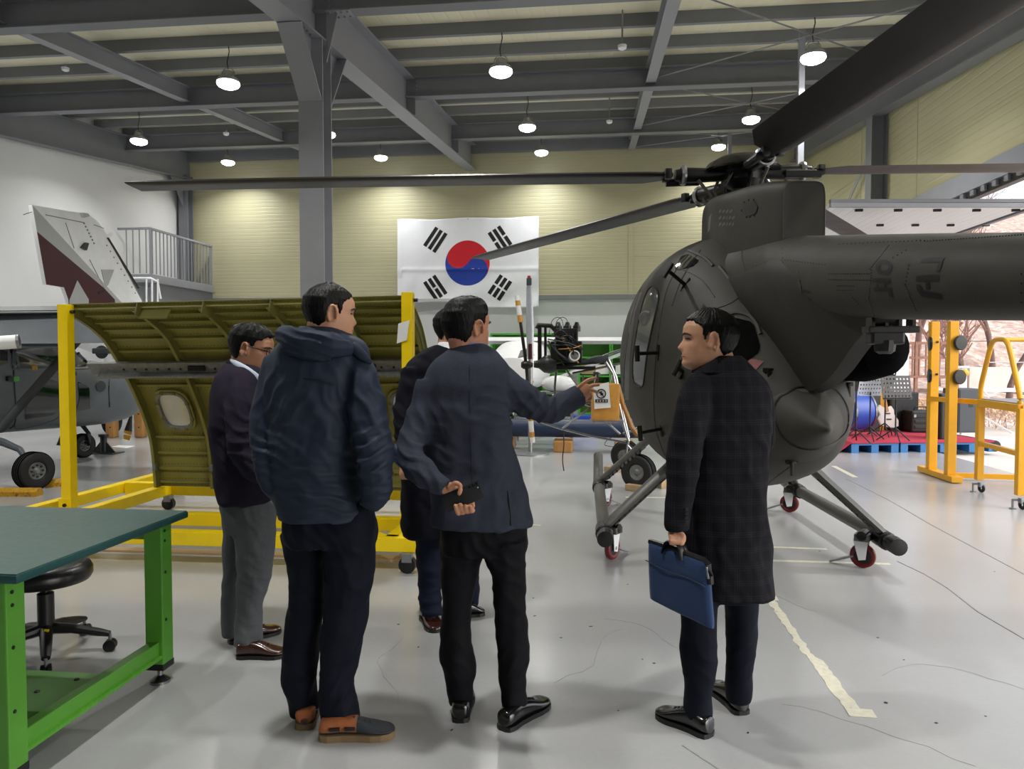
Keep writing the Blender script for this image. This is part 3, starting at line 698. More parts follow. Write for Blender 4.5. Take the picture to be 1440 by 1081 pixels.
# rear engine cone
cone = Body([(3.37, 1.014, .008, 1.178, 1.194), (3.39, 1.014, .02, 1.166, 1.206), (3.48, 1.012, .055, 1.13, 1.238), (3.6, 1.01, .115, 1.065, 1.295), (3.75, 1.005, .19, .99, 1.365), (3.95, 1.0, .29, .90, 1.46), (4.2, 1.0, .35, .85, 1.55)], 2.0, 40, 5)
cone.mesh().build('engine_cone', 'heli', heli, ang=60)
def ehit(x, y, lift=0.0):
    a = egg.hit(x, y, lift=lift); b = cone.hit(x, y, lift=lift)
    if a is None or b is None: return a or b
    return a if depth(a) < depth(b) else b
dl = [(1088, 572), (1097, 558), (1108, 552), (1124, 544), (1145, 545), (1167, 545), (1180, 553), (1190, 570), (1193, 588), (1188, 609), (1168, 625), (1140, 632), (1115, 626), (1099, 612), (1090, 592), (1088, 572)]
e1 = seam(dl, ehit, .007).build('engine_door_seal', 'heli_line', heli)
patch([(1118, 547), (1145, 548), (1168, 547), (1160, 551), (1145, 552), (1128, 551)], ehit, .006).build('door_gap_light', 'heli_gear', heli)
sm = MB()
for pts in ([(1140, 633), (1120, 650), (1095, 668), (1078, 682)], [(1042, 560), (1060, 640), (1078, 682)],
            [(955, 372), (937, 410), (926, 470), (920, 540), (922, 600), (935, 640)], [(905, 396), (890, 440), (880, 500), (877, 550)],
            [(985, 352), (960, 390), (945, 430)], [(958, 378), (985, 392), (1005, 418)], [(985, 440), (1030, 425), (1060, 398)], [(1088, 582), (1060, 575)]):
    seam(pts, egg.hit, .004, sm)
sm.build('panel_seam', 'heli_line', heli)
patch([(905, 392), (909, 393), (893, 440), (886, 500), (884, 560), (887, 600), (881, 590), (878, 540), (879, 500), (887, 440)], egg.hit, .008, 22, 3).build('door_edge_seal', 'black', heli)
w = patch([(917, 402), (924, 408), (926, 420), (921, 443), (911, 490), (906, 530), (903, 543), (893, 542), (890, 520), (892, 490), (900, 443), (909, 412)], egg.hit, .010, 22, 6).build('cabin_window', 'glass_cabin' if 'glass_cabin' in SPEC else 'glass_grey', heli)
seam([(917, 402), (924, 408), (926, 420), (921, 443), (911, 490), (906, 530), (903, 543), (893, 542), (890, 520), (892, 490), (900, 443), (909, 412), (917, 402)], egg.hit, .006, lift=.006).build('window_rim', 'heli_dark', w)
p = egg.hit(909, 447); d = (C0 - p).normalized(); d.x -= .5; d.normalize()
MB().lathe(p, d, [(.05, 0), (.052, .012), (.04, .02), (.02, .016)], 20).build('vent_knob', 'alu_dull', w)
patch([(958, 360), (968, 357), (983, 366), (975, 374), (955, 380), (948, 378)], egg.hit, .006).build('roof_window', 'glass_dark', heli)
# door stay rods with T ends
for a, b in (((963, 400), (939, 380)), ((926, 496), (896, 497)), ((930, 603), (900, 609)), ((960, 522), (952, 517))):
    p = egg.hit(*a); L_ = 0.12
    q = at(b[0], b[1], depth(p) - L_)
    rd = MB().tube([p, q], .012, 8); d = (q - p).normalized(); x = d.cross(V(0, 1, 0)).normalized()
    rd.tube([q - x * .05 + d * 0, q + x * .05], .016, 8); rd.tube([p - x * .05, p + x * .05], .010, 6)
    rd.build('door_stay', 'black', heli)
# intake opening, warning marks, latches
ins = patch([(1030, 446), (1048, 447), (1060, 455), (1069, 487), (1066, 495), (1045, 512), (1030, 505), (1022, 480)], egg.hit, .008, 12, 6).build('air_intake', 'black_matte', heli)  # flat black patch paints the dark of the hole onto the skin
seam([(1020, 446), (1035, 440), (1053, 444), (1064, 455), (1070, 470)], egg.hit, .012).build('intake_lip', 'heli', ins)
patch([(1049, 503), (1075, 507), (1060, 523), (1055, 522)], egg.hit, .005).build('warning_triangle', 'red_mark', heli)
patch([(1180, 499), (1187, 503), (1187, 512), (1181, 507)], egg.hit, .005).build('warning_triangle', 'red_mark', heli)
for a in ((1112, 650), (1192, 540), (957, 518), (1080, 520)):
    p = egg.hit(*a)
    if p: MB().box(p, (.05, .03, .02), ch=.004).box(p + V(.0, -.02, -.03), (.015, .02, .07), ch=.003).build('latch', 'black', heli)
# ridge strap along the fairing joint
rg = seam([(1012, 375), (1040, 410), (1075, 455), (1110, 500), (1140, 540)], egg.hit, .012).build('joint_strap', 'heli', heli)
seam([(968, 352), (990, 362), (1003, 374)], egg.hit, .012).build('joint_strap', 'heli', heli)
# boom lettering and rivets
bh = boomB.hit
g = [[(1297, 363), (1329, 361), (1325, 368), (1294, 370)], [(1320, 368), (1326, 368), (1321, 382), (1316, 382)], [(1288, 386.5), (1320, 386), (1320, 396), (1288, 396)], [(1301, 396), (1307, 396), (1307, 407), (1302, 407)],
     [(1288, 400), (1294, 400), (1299, 411), (1325, 413), (1325, 421.5), (1298, 419.5), (1290, 410)]]
t0 = MB()
for poly in g: patch(poly, bh, .003, 5, 4, t0)
t0.build('hull_lettering', 'heli_text', heli)
t0 = MB()
for a0, a1 in ((pi, 2 * pi), (0, pi)):
    pts = [(1243 + 12 * cos(lerp(a0, a1, i / 8)), 376 + 11 * sin(lerp(a0, a1, i / 8))) for i in range(9)] + [(1243 + 6 * cos(lerp(a1, a0, i / 8)), 376 + 4.5 * sin(lerp(a1, a0, i / 8))) for i in range(9)]
    m_ = MB()
    for i in range(8):
        q = [pts[i], pts[i + 1], pts[16 - i], pts[17 - i]]; h4 = [bh(x, y, lift=.003) for x, y in q]
        if all(h4): t0.add(h4, [(0, 1, 2, 3)])
for poly in ([(1227, 391), (1252, 391), (1252, 399.5), (1227, 399)], [(1232, 399), (1236, 399), (1236, 404), (1232, 404)], [(1243, 399), (1247, 399), (1247, 404), (1243, 404)], [(1229, 404), (1254, 404), (1254, 410), (1229, 410)], [(1249, 410), (1254, 410), (1256, 418), (1250, 418)]):
    patch(poly, bh, .003, 3, 4, t0)
t0.build('hull_lettering', 'heli_text', heli)
rv = MB()
for a, b, n in (((1256, 362), (1274, 352), 4), ((1226, 380), (1222, 420), 12), ((1222, 420), (1230, 446), 10), ((1224, 378), (1250, 345), 14), ((1278, 373), (1273, 400), 6), ((1273, 400), (1288, 436), 12),
                ((1166, 385), (1222, 385), 18), ((1166, 393), (1222, 394), 18), ((1178, 402), (1200, 402), 8), ((1178, 408), (1200, 408), 8), ((1436, 385), (1436, 425), 4), ((1100, 365), (1160, 372), 16), ((1050, 372), (1100, 378), 12), ((1300, 339), (1440, 330), 34), ((1180, 343), (1300, 338), 22), ((1196, 415), (1216, 436), 8), ((1100, 350), (1104, 430), 14), ((1050, 380), (1056, 420), 8)):
    rivets(rowpx(a, b, n), bh, .0024, rv)
for a, b, n in (((1050, 412), (1128, 520), 26), ((1058, 408), (1134, 512), 26), ((972, 355), (1000, 372), 8), ((930, 395), (915, 520), 10), ((1040, 640), (1075, 560), 8)):
    rivets(rowpx(a, b, n), egg.hit, .003, rv)
stuff(rv.build('rivets', 'heli_line', heli))
bs = MB()
for pts in ([(1043, 352), (1045, 370), (1052, 395)], [(1122, 380), (1128, 410), (1126, 425), (1112, 420)], [(1076, 368), (1078, 385), (1074, 400)]): seam(pts, bh, .003, bs)
bs.build('panel_seam', 'heli_line', heli)
m_ = MB()
for q in ([(1075, 405), (1110, 404), (1110, 409), (1076, 411)], [(1126, 407), (1141, 408), (1140, 413), (1126, 412)], [(1127, 418), (1142, 420), (1141, 424), (1127, 422)]): patch(q, bh, .003, 3, 4, m_)
m_.build('stencil_mark', 'heli_text', heli)
# mast fairing hatch with studs and faint stencil
hp = [(1044, 292), (1048, 283), (1060, 282), (1065, 290), (1063, 300), (1052, 304), (1046, 301)]
ht = patch(hp, dog.hit, .012, 8, 6).build('access_hatch', 'heli_line', heli)
rivets([(1043, 296), (1047, 284), (1053, 281), (1060, 281), (1066, 291), (1061, 303), (1055, 305), (1050, 305)], dog.hit, .007).build('stud', 'black', ht)
m_ = MB(); rr = random.Random(5)
for r_ in range(3):
    x = 1011
    while x < 1030:
        w_ = rr.uniform(2, 4); y = 295 + r_ * 9
        patch([(x, y), (x + w_, y - 1), (x + w_, y + 4), (x, y + 5)], dog.hit, .003, 2, 2, m_); x += w_ + 1.5
patch([(996, 301), (1001, 300), (1000, 304), (998, 326), (995, 327), (997, 304)], dog.hit, .003, 6, 2, m_)
m_.build('stencil_mark', 'heli_gear', heli)
# exhaust suppressor and belly fittings under the boom
MB().tube([V(1.15, 4.35, 1.62), V(1.25, 4.0, 1.58), V(1.33, 3.8, 1.55), V(1.37, 3.68, 1.53), V(1.385, 3.63, 1.52)], [.2, .2, .17, .12, .03], 20).build('exhaust_hood', 'black_matte', heli)
x0 = at(1245, 452, 2.75)
gb = MB()
for k in range(4): gb.box(x0 + RT * (-.055 + k * .05) + ZU * 0.0, (.012, .06, .05))
gb.box(x0 + RT * 0.02 - ZU * .03, (.18, .08, .025), ch=.005).box(x0 + RT * .0 - ZU * .06, (.12, .07, .05), ch=.01).lathe(x0 - ZU * .07, (0, 0, -1), [(.04, 0), (.035, .04), (.02, .05)], 12)
gb.build('antenna_mount', 'black', heli, smooth=False)

# rotor head and blades
hub = V(1.08, 5.76, 2.86)
rh = MB().lathe(hub - ZU * .28, (0, 0, 1), [(.07, 0), (.07, .18), (.11, .2), (.15, .24), (.15, .32), (.08, .34)], 24).build('rotor_hub', 'black', heli)
MB().lathe(hub + ZU * .03, (0, 0, 1), [(.28, 0), (.285, .012), (.25, .06), (.17, .105), (.07, .13), (.01, .135)], 40).build('hub_cap', 'black_gloss', rh)
MB().lathe(hub - ZU * .3, (0, 0, 1), [(.19, 0), (.21, .02), (.21, .05), (.1, .07)], 24).build('swashplate', 'black', rh)
R_BL = 4.6
def blade(ang, tip_z, root_z, pitch, chord=0.26, zoff=0.0):
    d2 = RT * cos(ang) + FH * sin(ang); s2 = V(-d2.y, d2.x, 0)
    def P(r): return V(hub.x, hub.y, 0) + d2 * r + ZU * (lerp(root_z, tip_z, (r / R_BL) ** 1.4))
    b = thing0 = None
    gr = MB().tube([P(.1), P(.2), P(.3), P(.42), P(.5)], [(.07, .045), (.06, .05), (.058, .055), (.062, .058), (.05, .04)], 12).build('blade_grip', 'black', heli)
    MB().torus(P(.44), d2, .065, (.012, .02), 16, 6).build('grip_band', 'alu', gr)
    MB().tube([P(.34) - ZU * .05 + s2 * .06, P(.34) - ZU * .22 + s2 * .03 - d2 * .15], .013, 8).build('pitch_link', 'heli_gear', gr)
    for k in (-1, 1):
        MB().box(P(.56) + s2 * k * .05, (.05, .05, .075), rz=atan2(d2.y, d2.x), ch=.008).build('clevis', 'black', gr)
    MB().tube([P(.3) - s2 * .075 - ZU * .03, P(.55) - s2 * .085 - ZU * .035], .03, 10).build('damper', 'black', gr)
    rings = []
    for i in range(22):
        r = lerp(.52, R_BL, i / 21); c = chord * (0.55 if i == 0 else 1); th = .032 * (1 if i < 21 else .4)
        pt = pitch * (1 - .5 * r / R_BL); o = P(r); ring = []
        for x, y in ((.25, 0), (.2, .45), (.05, .5), (-.2, .38), (-.5, .16), (-.75, 0.02), (-.75, -0.02), (-.5, -.14), (-.2, -.36), (.05, -.48), (.2, -.42)):
            lx = x * c; lz = y * th; ring.append(o + s2 * (lx * cos(pt) - lz * sin(pt)) + ZU * (lx * sin(pt) + lz * cos(pt)))
        rings.append(ring)
    bo = MB().loft(rings).build('rotor_blade', 'blade', heli, ang=50)
    return bo
blade(pi, 2.80, 2.87, radians(4)); blade(radians(118.6), 2.79, 2.80, radians(8)); blade(radians(52), 2.80, 2.86, radians(6)); blade(radians(-5.6), 2.82, 2.885, radians(3)); blade(radians(-86), 2.86, 2.90, radians(-24), .30)
for k in range(7):
    a = k * 0.9; MB().tube([hub + V(.12 * cos(a), .12 * sin(a), -.28), hub + V(.2 * cos(a + .3), .2 * sin(a + .3), -.1), hub + V(.16 * cos(a + .5), .16 * sin(a + .5), 0)], .012, 6).build('control_rod', 'heli_gear' if k % 3 == 0 else 'black', rh)

# skids, struts, castors
for s, ua, ub in (('left', .07, .03), ('right', 2.03, 1.93)):
    pts = [V(ua, 5.22, .225), V(ua, 5.5, .225), V((ua + ub) / 2, 6.5, .225), V(ub, 7.6, .225), V(ub, 7.95, .24), V(ub, 8.15, .32), V(ub, 8.25, .42)]
    if s == 'right': pts = pts[:5] + [V(ub, 8.05, .25)]
    sk = MB().tube(pts, .052, 14).build('skid_tube', 'heli_gear', heli)
    MB().lathe(pts[0] - V(0, .03, 0), (0, 1, 0), [(.03, 0), (.058, 0.004), (.06, .1), (.053, .11)], 16).build('end_plug', 'black', sk)
    for k in (5.45, 7.35):
        uu = lerp(ua, ub, (k - 5.2) / 2.4)
        MB().lathe(V(uu, k - .1, .225), (0, 1, 0), [(.055, 0), (.065, .01), (.065, .19), (.055, .2)], 14).build('strut_saddle', 'black', sk)
sgn = {0: -1, 1: 1}
for top, bot in ((V(.55, 7.05, .78), V(.04, 7.45, .26)), (V(.62, 5.75, .72), V(.07, 5.45, .26)), (V(1.58, 7.0, .75), V(1.94, 7.4, .26)), (V(1.50, 5.6, .76), V(2.02, 5.42, .26))):
    d = (bot - top).normalized(); side = d.cross(V(0, 1, 0)).normalized()
    pr = [(-.075, 0), (-.05, .03), (.02, .036), (.07, .016), (.085, 0), (.07, -.016), (.02, -.036), (-.05, -.03)]
    fw = V(0, 1, 0)
    rings = [[top + (bot - top) * k + fw * a * sc + side * b * sc for a, b in pr] for k, sc in ((0, 1.1), (.3, 1.0), (.7, .95), (.92, .9), (1, .7))]
    st = MB().loft(rings).build('landing_strut', 'heli_gear', heli, ang=50)
    MB().bar(top.lerp(bot, .2) - ZU * .03, top.lerp(bot, .9) - ZU * .03, .10, .012).build('step_tread', 'heli_tread', st)
    ev = MB()
    for k in range(9): ev.box(top.lerp(bot, .25 + .07 * k) - ZU * .04 + V(0, -.05, 0), (.018, .018, .018))
    ev.build('strut_bolt', 'black', st, smooth=False)
def caster(c, rz):
    """red wheel with a light fork and a brake pedal, clamped under the skid"""
    r = .088; x = V(cos(rz), sin(rz), 0); y = V(-sin(rz), cos(rz), 0)
    cm = MB().box(c + ZU * .135, (.12, .1, .05), rz=rz, ch=.006).build('caster', 'heli_gear', heli)
    MB().torus(c, x, r - .018, (.018, .022), 28, 8, .7).build('tyre', 'red_wheel', cm)
    MB().lathe(c - x * .02, x, [(.03, 0), (.068, .006), (.068, .034), (.03, .04)], 20).build('wheel_disc', 'black', cm)
    MB().lathe(c - x * .035, x, [(.012, 0), (.02, .003), (.02, .067), (.012, .07)], 10).build('axle', 'galv', cm)
    for s in (-1, 1):
        MB().prism([c + x * s * .034 + y * .025 - ZU * .02, c + x * s * .034 - y * .02 - ZU * .03, c + x * s * .034 - y * .06 + ZU * .12, c + x * s * .034 + y * .04 + ZU * .12], x * .005).build('fork', 'white_paint', cm, smooth=False)
    MB().bar(c - y * .06 - ZU * .01, c - y * .17 - ZU * .055, .05, .012).bar(c - y * .17 - ZU * .055, c - y * .22 - ZU * .075, .05, .01).build('brake_pedal', 'galv', cm, smooth=False)
    MB().tube([c + ZU * .15 - x * .06, c + ZU * .15 + x * .06], .035, 10).build('clamp', 'black', cm)
for px, py, rz in ((861, 786, 2.6), (851, 713, 2.4), (1213, 798, -2.1), (1110, 720, -1.9)):
    p = on(px, py); p.z = .088; caster(p, rz)
# ================================================================ olive fuselage section on a yellow stand
PU0, PU1 = -4.26, -1.43
arc = []                               # profile in (v, z): from the near overhead lip down to the far foot
for px, py in ((95, 428), (125, 447), (150, 470), (172, 505), (190, 540), (205, 575), (216, 610), (221, 645), (224, 683)):
    q = atu(px, py, PU0); arc.append((q.y, q.z))
arc = [(a, b) for a, b in crom(arc, 3)]
def shell_pt(k, u, off=0.0):
    """k in [0, 1] along the profile; off moves inward, toward the camera side"""
    x = k * (len(arc) - 1); i = min(int(x), len(arc) - 2); f = x - i
    a, b = arc[i], arc[i + 1]; tx, tz = b[0] - a[0], b[1] - a[1]; L_ = sqrt(tx * tx + tz * tz)
    return V(u, lerp(a[0], b[0], f) + tz / L_ * off, lerp(a[1], b[1], f) - tx / L_ * off + .045 * (1 - k) * (u - PU0) / (PU1 - PU0))
sec = thing('fuselage_section', 'curved olive green aircraft fuselage panel with one oval window on the yellow stand', 'aircraft panel', (-2.85, 6.3, 0.24))
def shell_strip(k0, k1, u0, u1, o0, o1, n=24, mb=None):
    mb = mb or MB(); rings = []
    for i in range(n + 1):
        k = lerp(k0, k1, i / n); rings.append([shell_pt(k, u0, o0), shell_pt(k, u1, o0), shell_pt(k, u1, o1), shell_pt(k, u0, o1)])
    return mb.loft(rings)
shell_strip(0, 1, PU0, PU1, -0.004, 0.0, 48).build('skin', 'olive', sec, ang=60)
ks = [0.03, 0.09, 0.15, 0.21, 0.27, 0.33, 0.44, 0.50, 0.76, 0.84, 0.91, 0.97]
for k in ks:                            # stringers: hat sections running lengthways
    shell_strip(k - 0.006, k + 0.006, PU0 + 0.03, PU1 - 0.03, 0.0, 0.028, 2).build('stringer', 'olive', sec, smooth=False)
fus_u = [PU0 + 0.02, PU0 + 0.60, PU0 + 1.16, PU0 + 1.72, PU0 + 2.28, PU1 - 0.02]
for u in fus_u:                         # frames: Z section ribs
    shell_strip(0, 1, u - 0.004, u + 0.004, 0.0, 0.075, 36).build('rib', 'olive_dark', sec, ang=50)
    shell_strip(0, 1, u - 0.03, u + 0.004, 0.071, 0.075, 36).build('rib_flange', 'olive', sec, ang=50)
for k, us in ((0.0, fus_u[1:5]),):      # bracket plates at the top lip
    for u in us:
        MB().prism([shell_pt(0.0, u, 0.0), shell_pt(0.0, u, 0.1), shell_pt(0.06, u, 0.1), shell_pt(0.1, u, 0.0)], (0.006, 0, 0)).build('bracket', 'olive_dark', sec, smooth=False)
MB().box(shell_pt(0.03, fus_u[1] + 0.14, 0.08), (0.24, 0.012, 0.1), R=Matrix.Rotation(radians(-40), 3, 'X')).build('bracket', 'olive_dark', sec, smooth=False)
rv = MB()
for k in ks:
    for kk in (k - 0.016, k + 0.016):
        n = 84
        for i in range(n):
            p = shell_pt(kk, lerp(PU0 + 0.05, PU1 - 0.05, i / (n - 1)), 0.0); rv.box(p, (0.006, 0.006, 0.006))
stuff(rv.build('rivets', 'rivet', sec, smooth=False))
# grey floor-line beam
k0 = 0.385
fb = shell_strip(k0 - 0.025, k0 + 0.03, PU0 - 0.28, PU1 + 0.04, 0.075, 0.10, 3).build('floor_rail', 'alu_dull', sec, smooth=False)
shell_strip(k0 + 0.02, k0 + 0.03, PU0 - 0.2, PU1 + 0.02, 0.05, 0.16, 2).build('rail_flange', 'alu_dull', fb, smooth=False)
for i in range(26): MB().lathe(shell_pt(k0 + 0.005, PU0 + 0.05 + i * 0.108, 0.098), shell_pt(k0, 0, 1) - shell_pt(k0, 0, 0), [(0.012, 0), (0.012, 0.008)], 8).build('rail_hole', 'black', fb, smooth=False)
for u in (PU0 + 0.75, PU0 + 1.15, PU0 + 2.3):
    MB().box(shell_pt(k0 + 0.0, u, 0.11), (0.16, 0.03, 0.05), ch=0.006).build('rail_clip', 'black', fb, smooth=False)
# windows with frames
def win_ring(uc, kc, a, b, off, n=28):
    out = []
    for i in range(n):
        t = 2 * pi * i / n; c, s = cos(t), sin(t); e = 0.62
        out.append(shell_pt(kc - b * math.copysign(abs(s) ** e, s), uc + a * math.copysign(abs(c) ** e, c), off))
    return out
for uc in (PU0 + 0.31, PU0 + 1.44, PU0 + 2.56):
    wf = MB().loft([win_ring(uc, 0.625, 0.18, 0.105, 0.0), win_ring(uc, 0.625, 0.18, 0.105, 0.03), win_ring(uc, 0.625, 0.145, 0.088, 0.03), win_ring(uc, 0.625, 0.14, 0.085, 0.002)], caps=False).build('window_frame', 'olive', sec, ang=40)
    MB().loft([win_ring(uc, 0.625, 0.157, 0.094, 0.03), win_ring(uc, 0.625, 0.157, 0.094, 0.04), win_ring(uc, 0.625, 0.137, 0.082, 0.04), win_ring(uc, 0.625, 0.132, 0.079, 0.012)], caps=False).build('retainer_ring', 'alu_dull', wf, ang=40)
    MB().add(win_ring(uc, 0.625, 0.137, 0.082, 0.010), [tuple(range(28))]).build('pane', 'perspex', wf, smooth=False)
    for i in range(8):
        t = 2 * pi * i / 8 + .39; MB().box(shell_pt(0.625 - 0.097 * sin(t), uc + 0.162 * cos(t), 0.035), (0.03, 0.025, 0.03), ch=.004).build('clip', 'olive_dark', wf, smooth=False)
for u in (PU0 + 0.02, PU0 + 0.60): MB().box(shell_pt(0.9, u, 0.085), (0.035, 0.03, 0.07), ch=.006).build('hinge_fitting', 'alu_dull', sec, smooth=False)
MB().tube([shell_pt(0.28, PU1 - .55, .05), shell_pt(0.34, PU1 - .5, .2), shell_pt(0.42, PU1 - .6, .12)], 0.004, 6).build('loose_wire', 'alu', sec)
# yellow stand
fr = thing('panel_stand', 'yellow welded steel stand carrying the olive fuselage panel', 'stand', (-2.9, 6.2, 0))
def rail(p, q, name='rail', w=0.1, h=0.1): return MB().bar(p, q, w, h, ch=0.006).build(name, 'yellow', fr, smooth=False)
zr = 0.19
rail((-4.76, 4.9, zr), (-4.76, 7.75, zr)); rail((-4.25, 5.05, zr), (-4.25, 6.9, zr)); rail((-4.8, 7.78, zr), (-1.2, 7.78, zr)); rail((-4.7, 6.95, zr), (-1.2, 6.95, zr), h=0.12)
rail((-4.8, 5.06, zr), (-1.22, 5.06, zr), h=0.1); rail((-4.8, 5.66, zr), (-1.22, 5.66, zr)); rail((-1.43, 5.05, zr), (-1.43, 7.75, zr)); rail((-2.85, 5.7, zr), (-2.85, 6.9, zr))
MB().bar((-1.52, 5.1, zr), (-2.0, 5.62, zr), 0.08, 0.09).build('corner_brace', 'yellow', fr, smooth=False)
for u in (PU0, PU1 + 0.0):
    zt = 1.93 if u < -3 else 2.0
    po = MB().bar((u, 5.55, 0.24), (u, 5.55, zt), 0.085, 0.085, up=V(0, 1, 0), ch=0.006).build('upright', 'yellow', fr, smooth=False)
    MB().box((u, 5.50, 0.30), (0.11, 0.012, 0.12)).build('foot_plate', 'yellow', po, smooth=False)
    MB().lathe((u, 5.5, 0.31), (0, -1, 0), [(0.015, 0), (0.015, 0.02)], 6).build('bolt', 'black', po, smooth=False)
    MB().lathe((u + 0.045, 5.55, zt - 0.06), (1, 0, 0), [(0.015, 0), (0.015, 0.03)], 6).build('bolt', 'black', po, smooth=False)
for x, y in ((-4.7, 5.0), (-1.3, 5.0), (-4.6, 7.7), (-1.3, 7.7), (-4.2, 6.85)):
    c = MB().lathe((x, y - .03, 0.06), (0, 1, 0), [(0.03, 0), (0.06, 0.005), (0.06, 0.055), (0.03, 0.06)], 16).build('castor_wheel', 'black', fr)
    MB().box((x, y, 0.11), (0.07, 0.07, 0.06)).build('castor_fork', 'galv', c, smooth=False)
o = MB().box((-2.9, 5.33, 0.008), (3.3, 0.10, 0.016)).build('floor_strip', 'wood_pale', None, smooth=False); tag(o, 'long pale floor strip lying under the yellow stand', 'strip')  # thin pale brown strip on the floor between the front rails
o = MB().prism([at(560, 455, 5.62), at(576, 450, 5.62), at(572, 478, 5.62), at(558, 483, 5.62)], FH * 0.002).build('paper_note', 'paper', None, smooth=False); tag(o, 'white paper sheet taped to the right yellow upright', 'paper')

# ================================================================ green workbench
TX = -1.9
wbn = thing('workbench', 'green steel workbench with dark green rubber mat top', 'workbench', (-2.8, 2.75, 0))
top = MB().box((-2.95, 2.74, 0.765), (2.1, 1.04, 0.03), ch=0.008).build('tabletop', 'mat_edge', wbn)
MB().box((-2.95, 2.74, 0.7815), (2.088, 1.028, 0.004)).build('rubber_mat', 'mat_green', top, smooth=False)
for x in (TX - 0.10, -3.9):
    for y in (2.28, 3.17):
        lg = MB().box((x, y, 0.42), (0.085, 0.085, 0.66), ch=0.006).build('leg', 'green', wbn, smooth=False)
        MB().box((x, y, 0.085), (0.088, 0.088, 0.03), ch=0.003).build('end_cap', 'black', lg, smooth=False)
        MB().lathe((x, y, 0.0), (0, 0, 1), [(0.045, 0), (0.045, 0.012), (0.022, 0.03), (0.012, 0.034), (0.012, 0.08)], 16).build('levelling_foot', 'chrome', lg)
        for z in (0.71, 0.665, 0.52, 0.30): MB().lathe((x + 0.042, y - 0.015, z), (1, 0, 0), [(0.007, 0), (0.007, 0.003)], 8).build('bolt_hole', 'black', lg, smooth=False)
for x in (TX - 0.10, -3.9):
    MB().bar((x, 2.32, 0.165), (x, 3.13, 0.165), 0.05, 0.075, ch=0.004).build('side_rail', 'green', wbn, smooth=False)
    MB().bar((x + 0.03, 2.32, 0.135), (x + 0.03, 3.13, 0.135), 0.02, 0.012).build('rail_lip', 'green', wbn, smooth=False)
MB().bar((-3.9, 3.17, 0.70), (TX - 0.1, 3.17, 0.70), 0.05, 0.06).build('apron', 'green', wbn, smooth=False)
MB().bar((-3.9, 2.28, 0.70), (TX - 0.1, 2.28, 0.70), 0.05, 0.06).build('apron', 'green', wbn, smooth=False)
sh = MB().box((-2.98, 2.68, 0.165), (1.84, 0.34, 0.02), ch=0.004).box((-2.98, 2.515, 0.145), (1.84, 0.012, 0.06)).build('lower_shelf', 'green', wbn, smooth=False)
for x, y in ((-2.12, 2.78), (-2.2, 2.66), (-2.24, 2.63)): MB().lathe((x, y, 0.175), (0, 0, 1), [(0.012, 0), (0.008, 0.006)], 8).build('bolt', 'black', sh, smooth=False)

# ================================================================ work stool
sc = on(66, 922); sx, sy = sc.x, sc.y
st = thing('work_stool', 'black round swivel stool on a five-arm castor base under the bench', 'stool', (sx, sy, 0))
MB().lathe((sx, sy, 0.375), (0, 0, 1), [(0.17, 0), (0.2, 0.008), (0.212, 0.03), (0.212, 0.06), (0.2, 0.083), (0.16, 0.094), (0.02, 0.098)], 40).build('seat', 'vinyl', st, ang=60)
MB().lathe((sx, sy, 0.355), (0, 0, 1), [(0.06, 0), (0.09, 0.012), (0.15, 0.022)], 20).build('seat_plate', 'black', st)
MB().tube([(sx + 0.03, sy - 0.02, 0.352), (sx - 0.12, sy - 0.05, 0.345)], 0.006, 6).build('lift_lever', 'black', st)
MB().lathe((sx, sy, 0.12), (0, 0, 1), [(0.038, 0), (0.038, 0.2), (0.03, 0.205), (0.018, 0.206), (0.018, 0.25)], 20).build('gas_column', 'black', st)
for k in range(5):
    a = radians(20) + k * 2 * pi / 5; d = V(cos(a), sin(a), 0); c = V(sx, sy, 0)
    ar = MB().tube([c + d * .02 + ZU * .14, c + d * .12 + ZU * .13, c + d * .24 + ZU * .10, c + d * .29 + ZU * .088], [(.03, .03), (.028, .024), (.024, .02), (.02, .014)], 10).build('base_arm', 'black', st)
    e = V(-d.y, d.x, 0); w0 = c + d * .29 + ZU * .03
    MB().lathe(w0 - e * .025, e, [(.015, 0), (.03, .003), (.03, .02), (.022, .022), (.022, .028), (.03, .03), (.03, .047), (.015, .05)], 16).build('castor', 'black', ar)
    MB().tube([w0 + ZU * .02, w0 + ZU * .06], .008, 8).build('castor_stem', 'galv', ar)
p = V(sx, sy, 0) + V(cos(radians(-52)), sin(radians(-52)), 0) * .1 + ZU * .155
MB().box(p, (.025, .025, .003), R=Matrix.Rotation(radians(55), 3, 'X')).build('warning_sticker', 'yellow', st, smooth=False)
# ================================================================ grey twin-boom observation plane, left
ob = Body([(5.2, -7.7, .62, .62, 1.9), (7.0, -7.7, .66, .56, 1.98), (8.0, -7.7, .68, .55, 1.92), (9.0, -7.68, .66, .53, 1.62), (9.8, -7.66, .62, .50, 1.52), (10.5, -7.62, .56, .49, 1.43), (10.95, -7.59, .47, .54, 1.34), (11.25, -7.57, .32, .66, 1.22), (11.38, -7.56, .16, .8, 1.08), (11.42, -7.56, .03, .92, .98)], 2.7, 48, 5)
op = thing('observation_plane', 'grey high-wing military propeller plane on wheels behind the olive panel', 'aircraft', (-7.7, 9.0, 0))
ob.mesh().build('fuselage', 'aircraft_grey', op, ang=50)
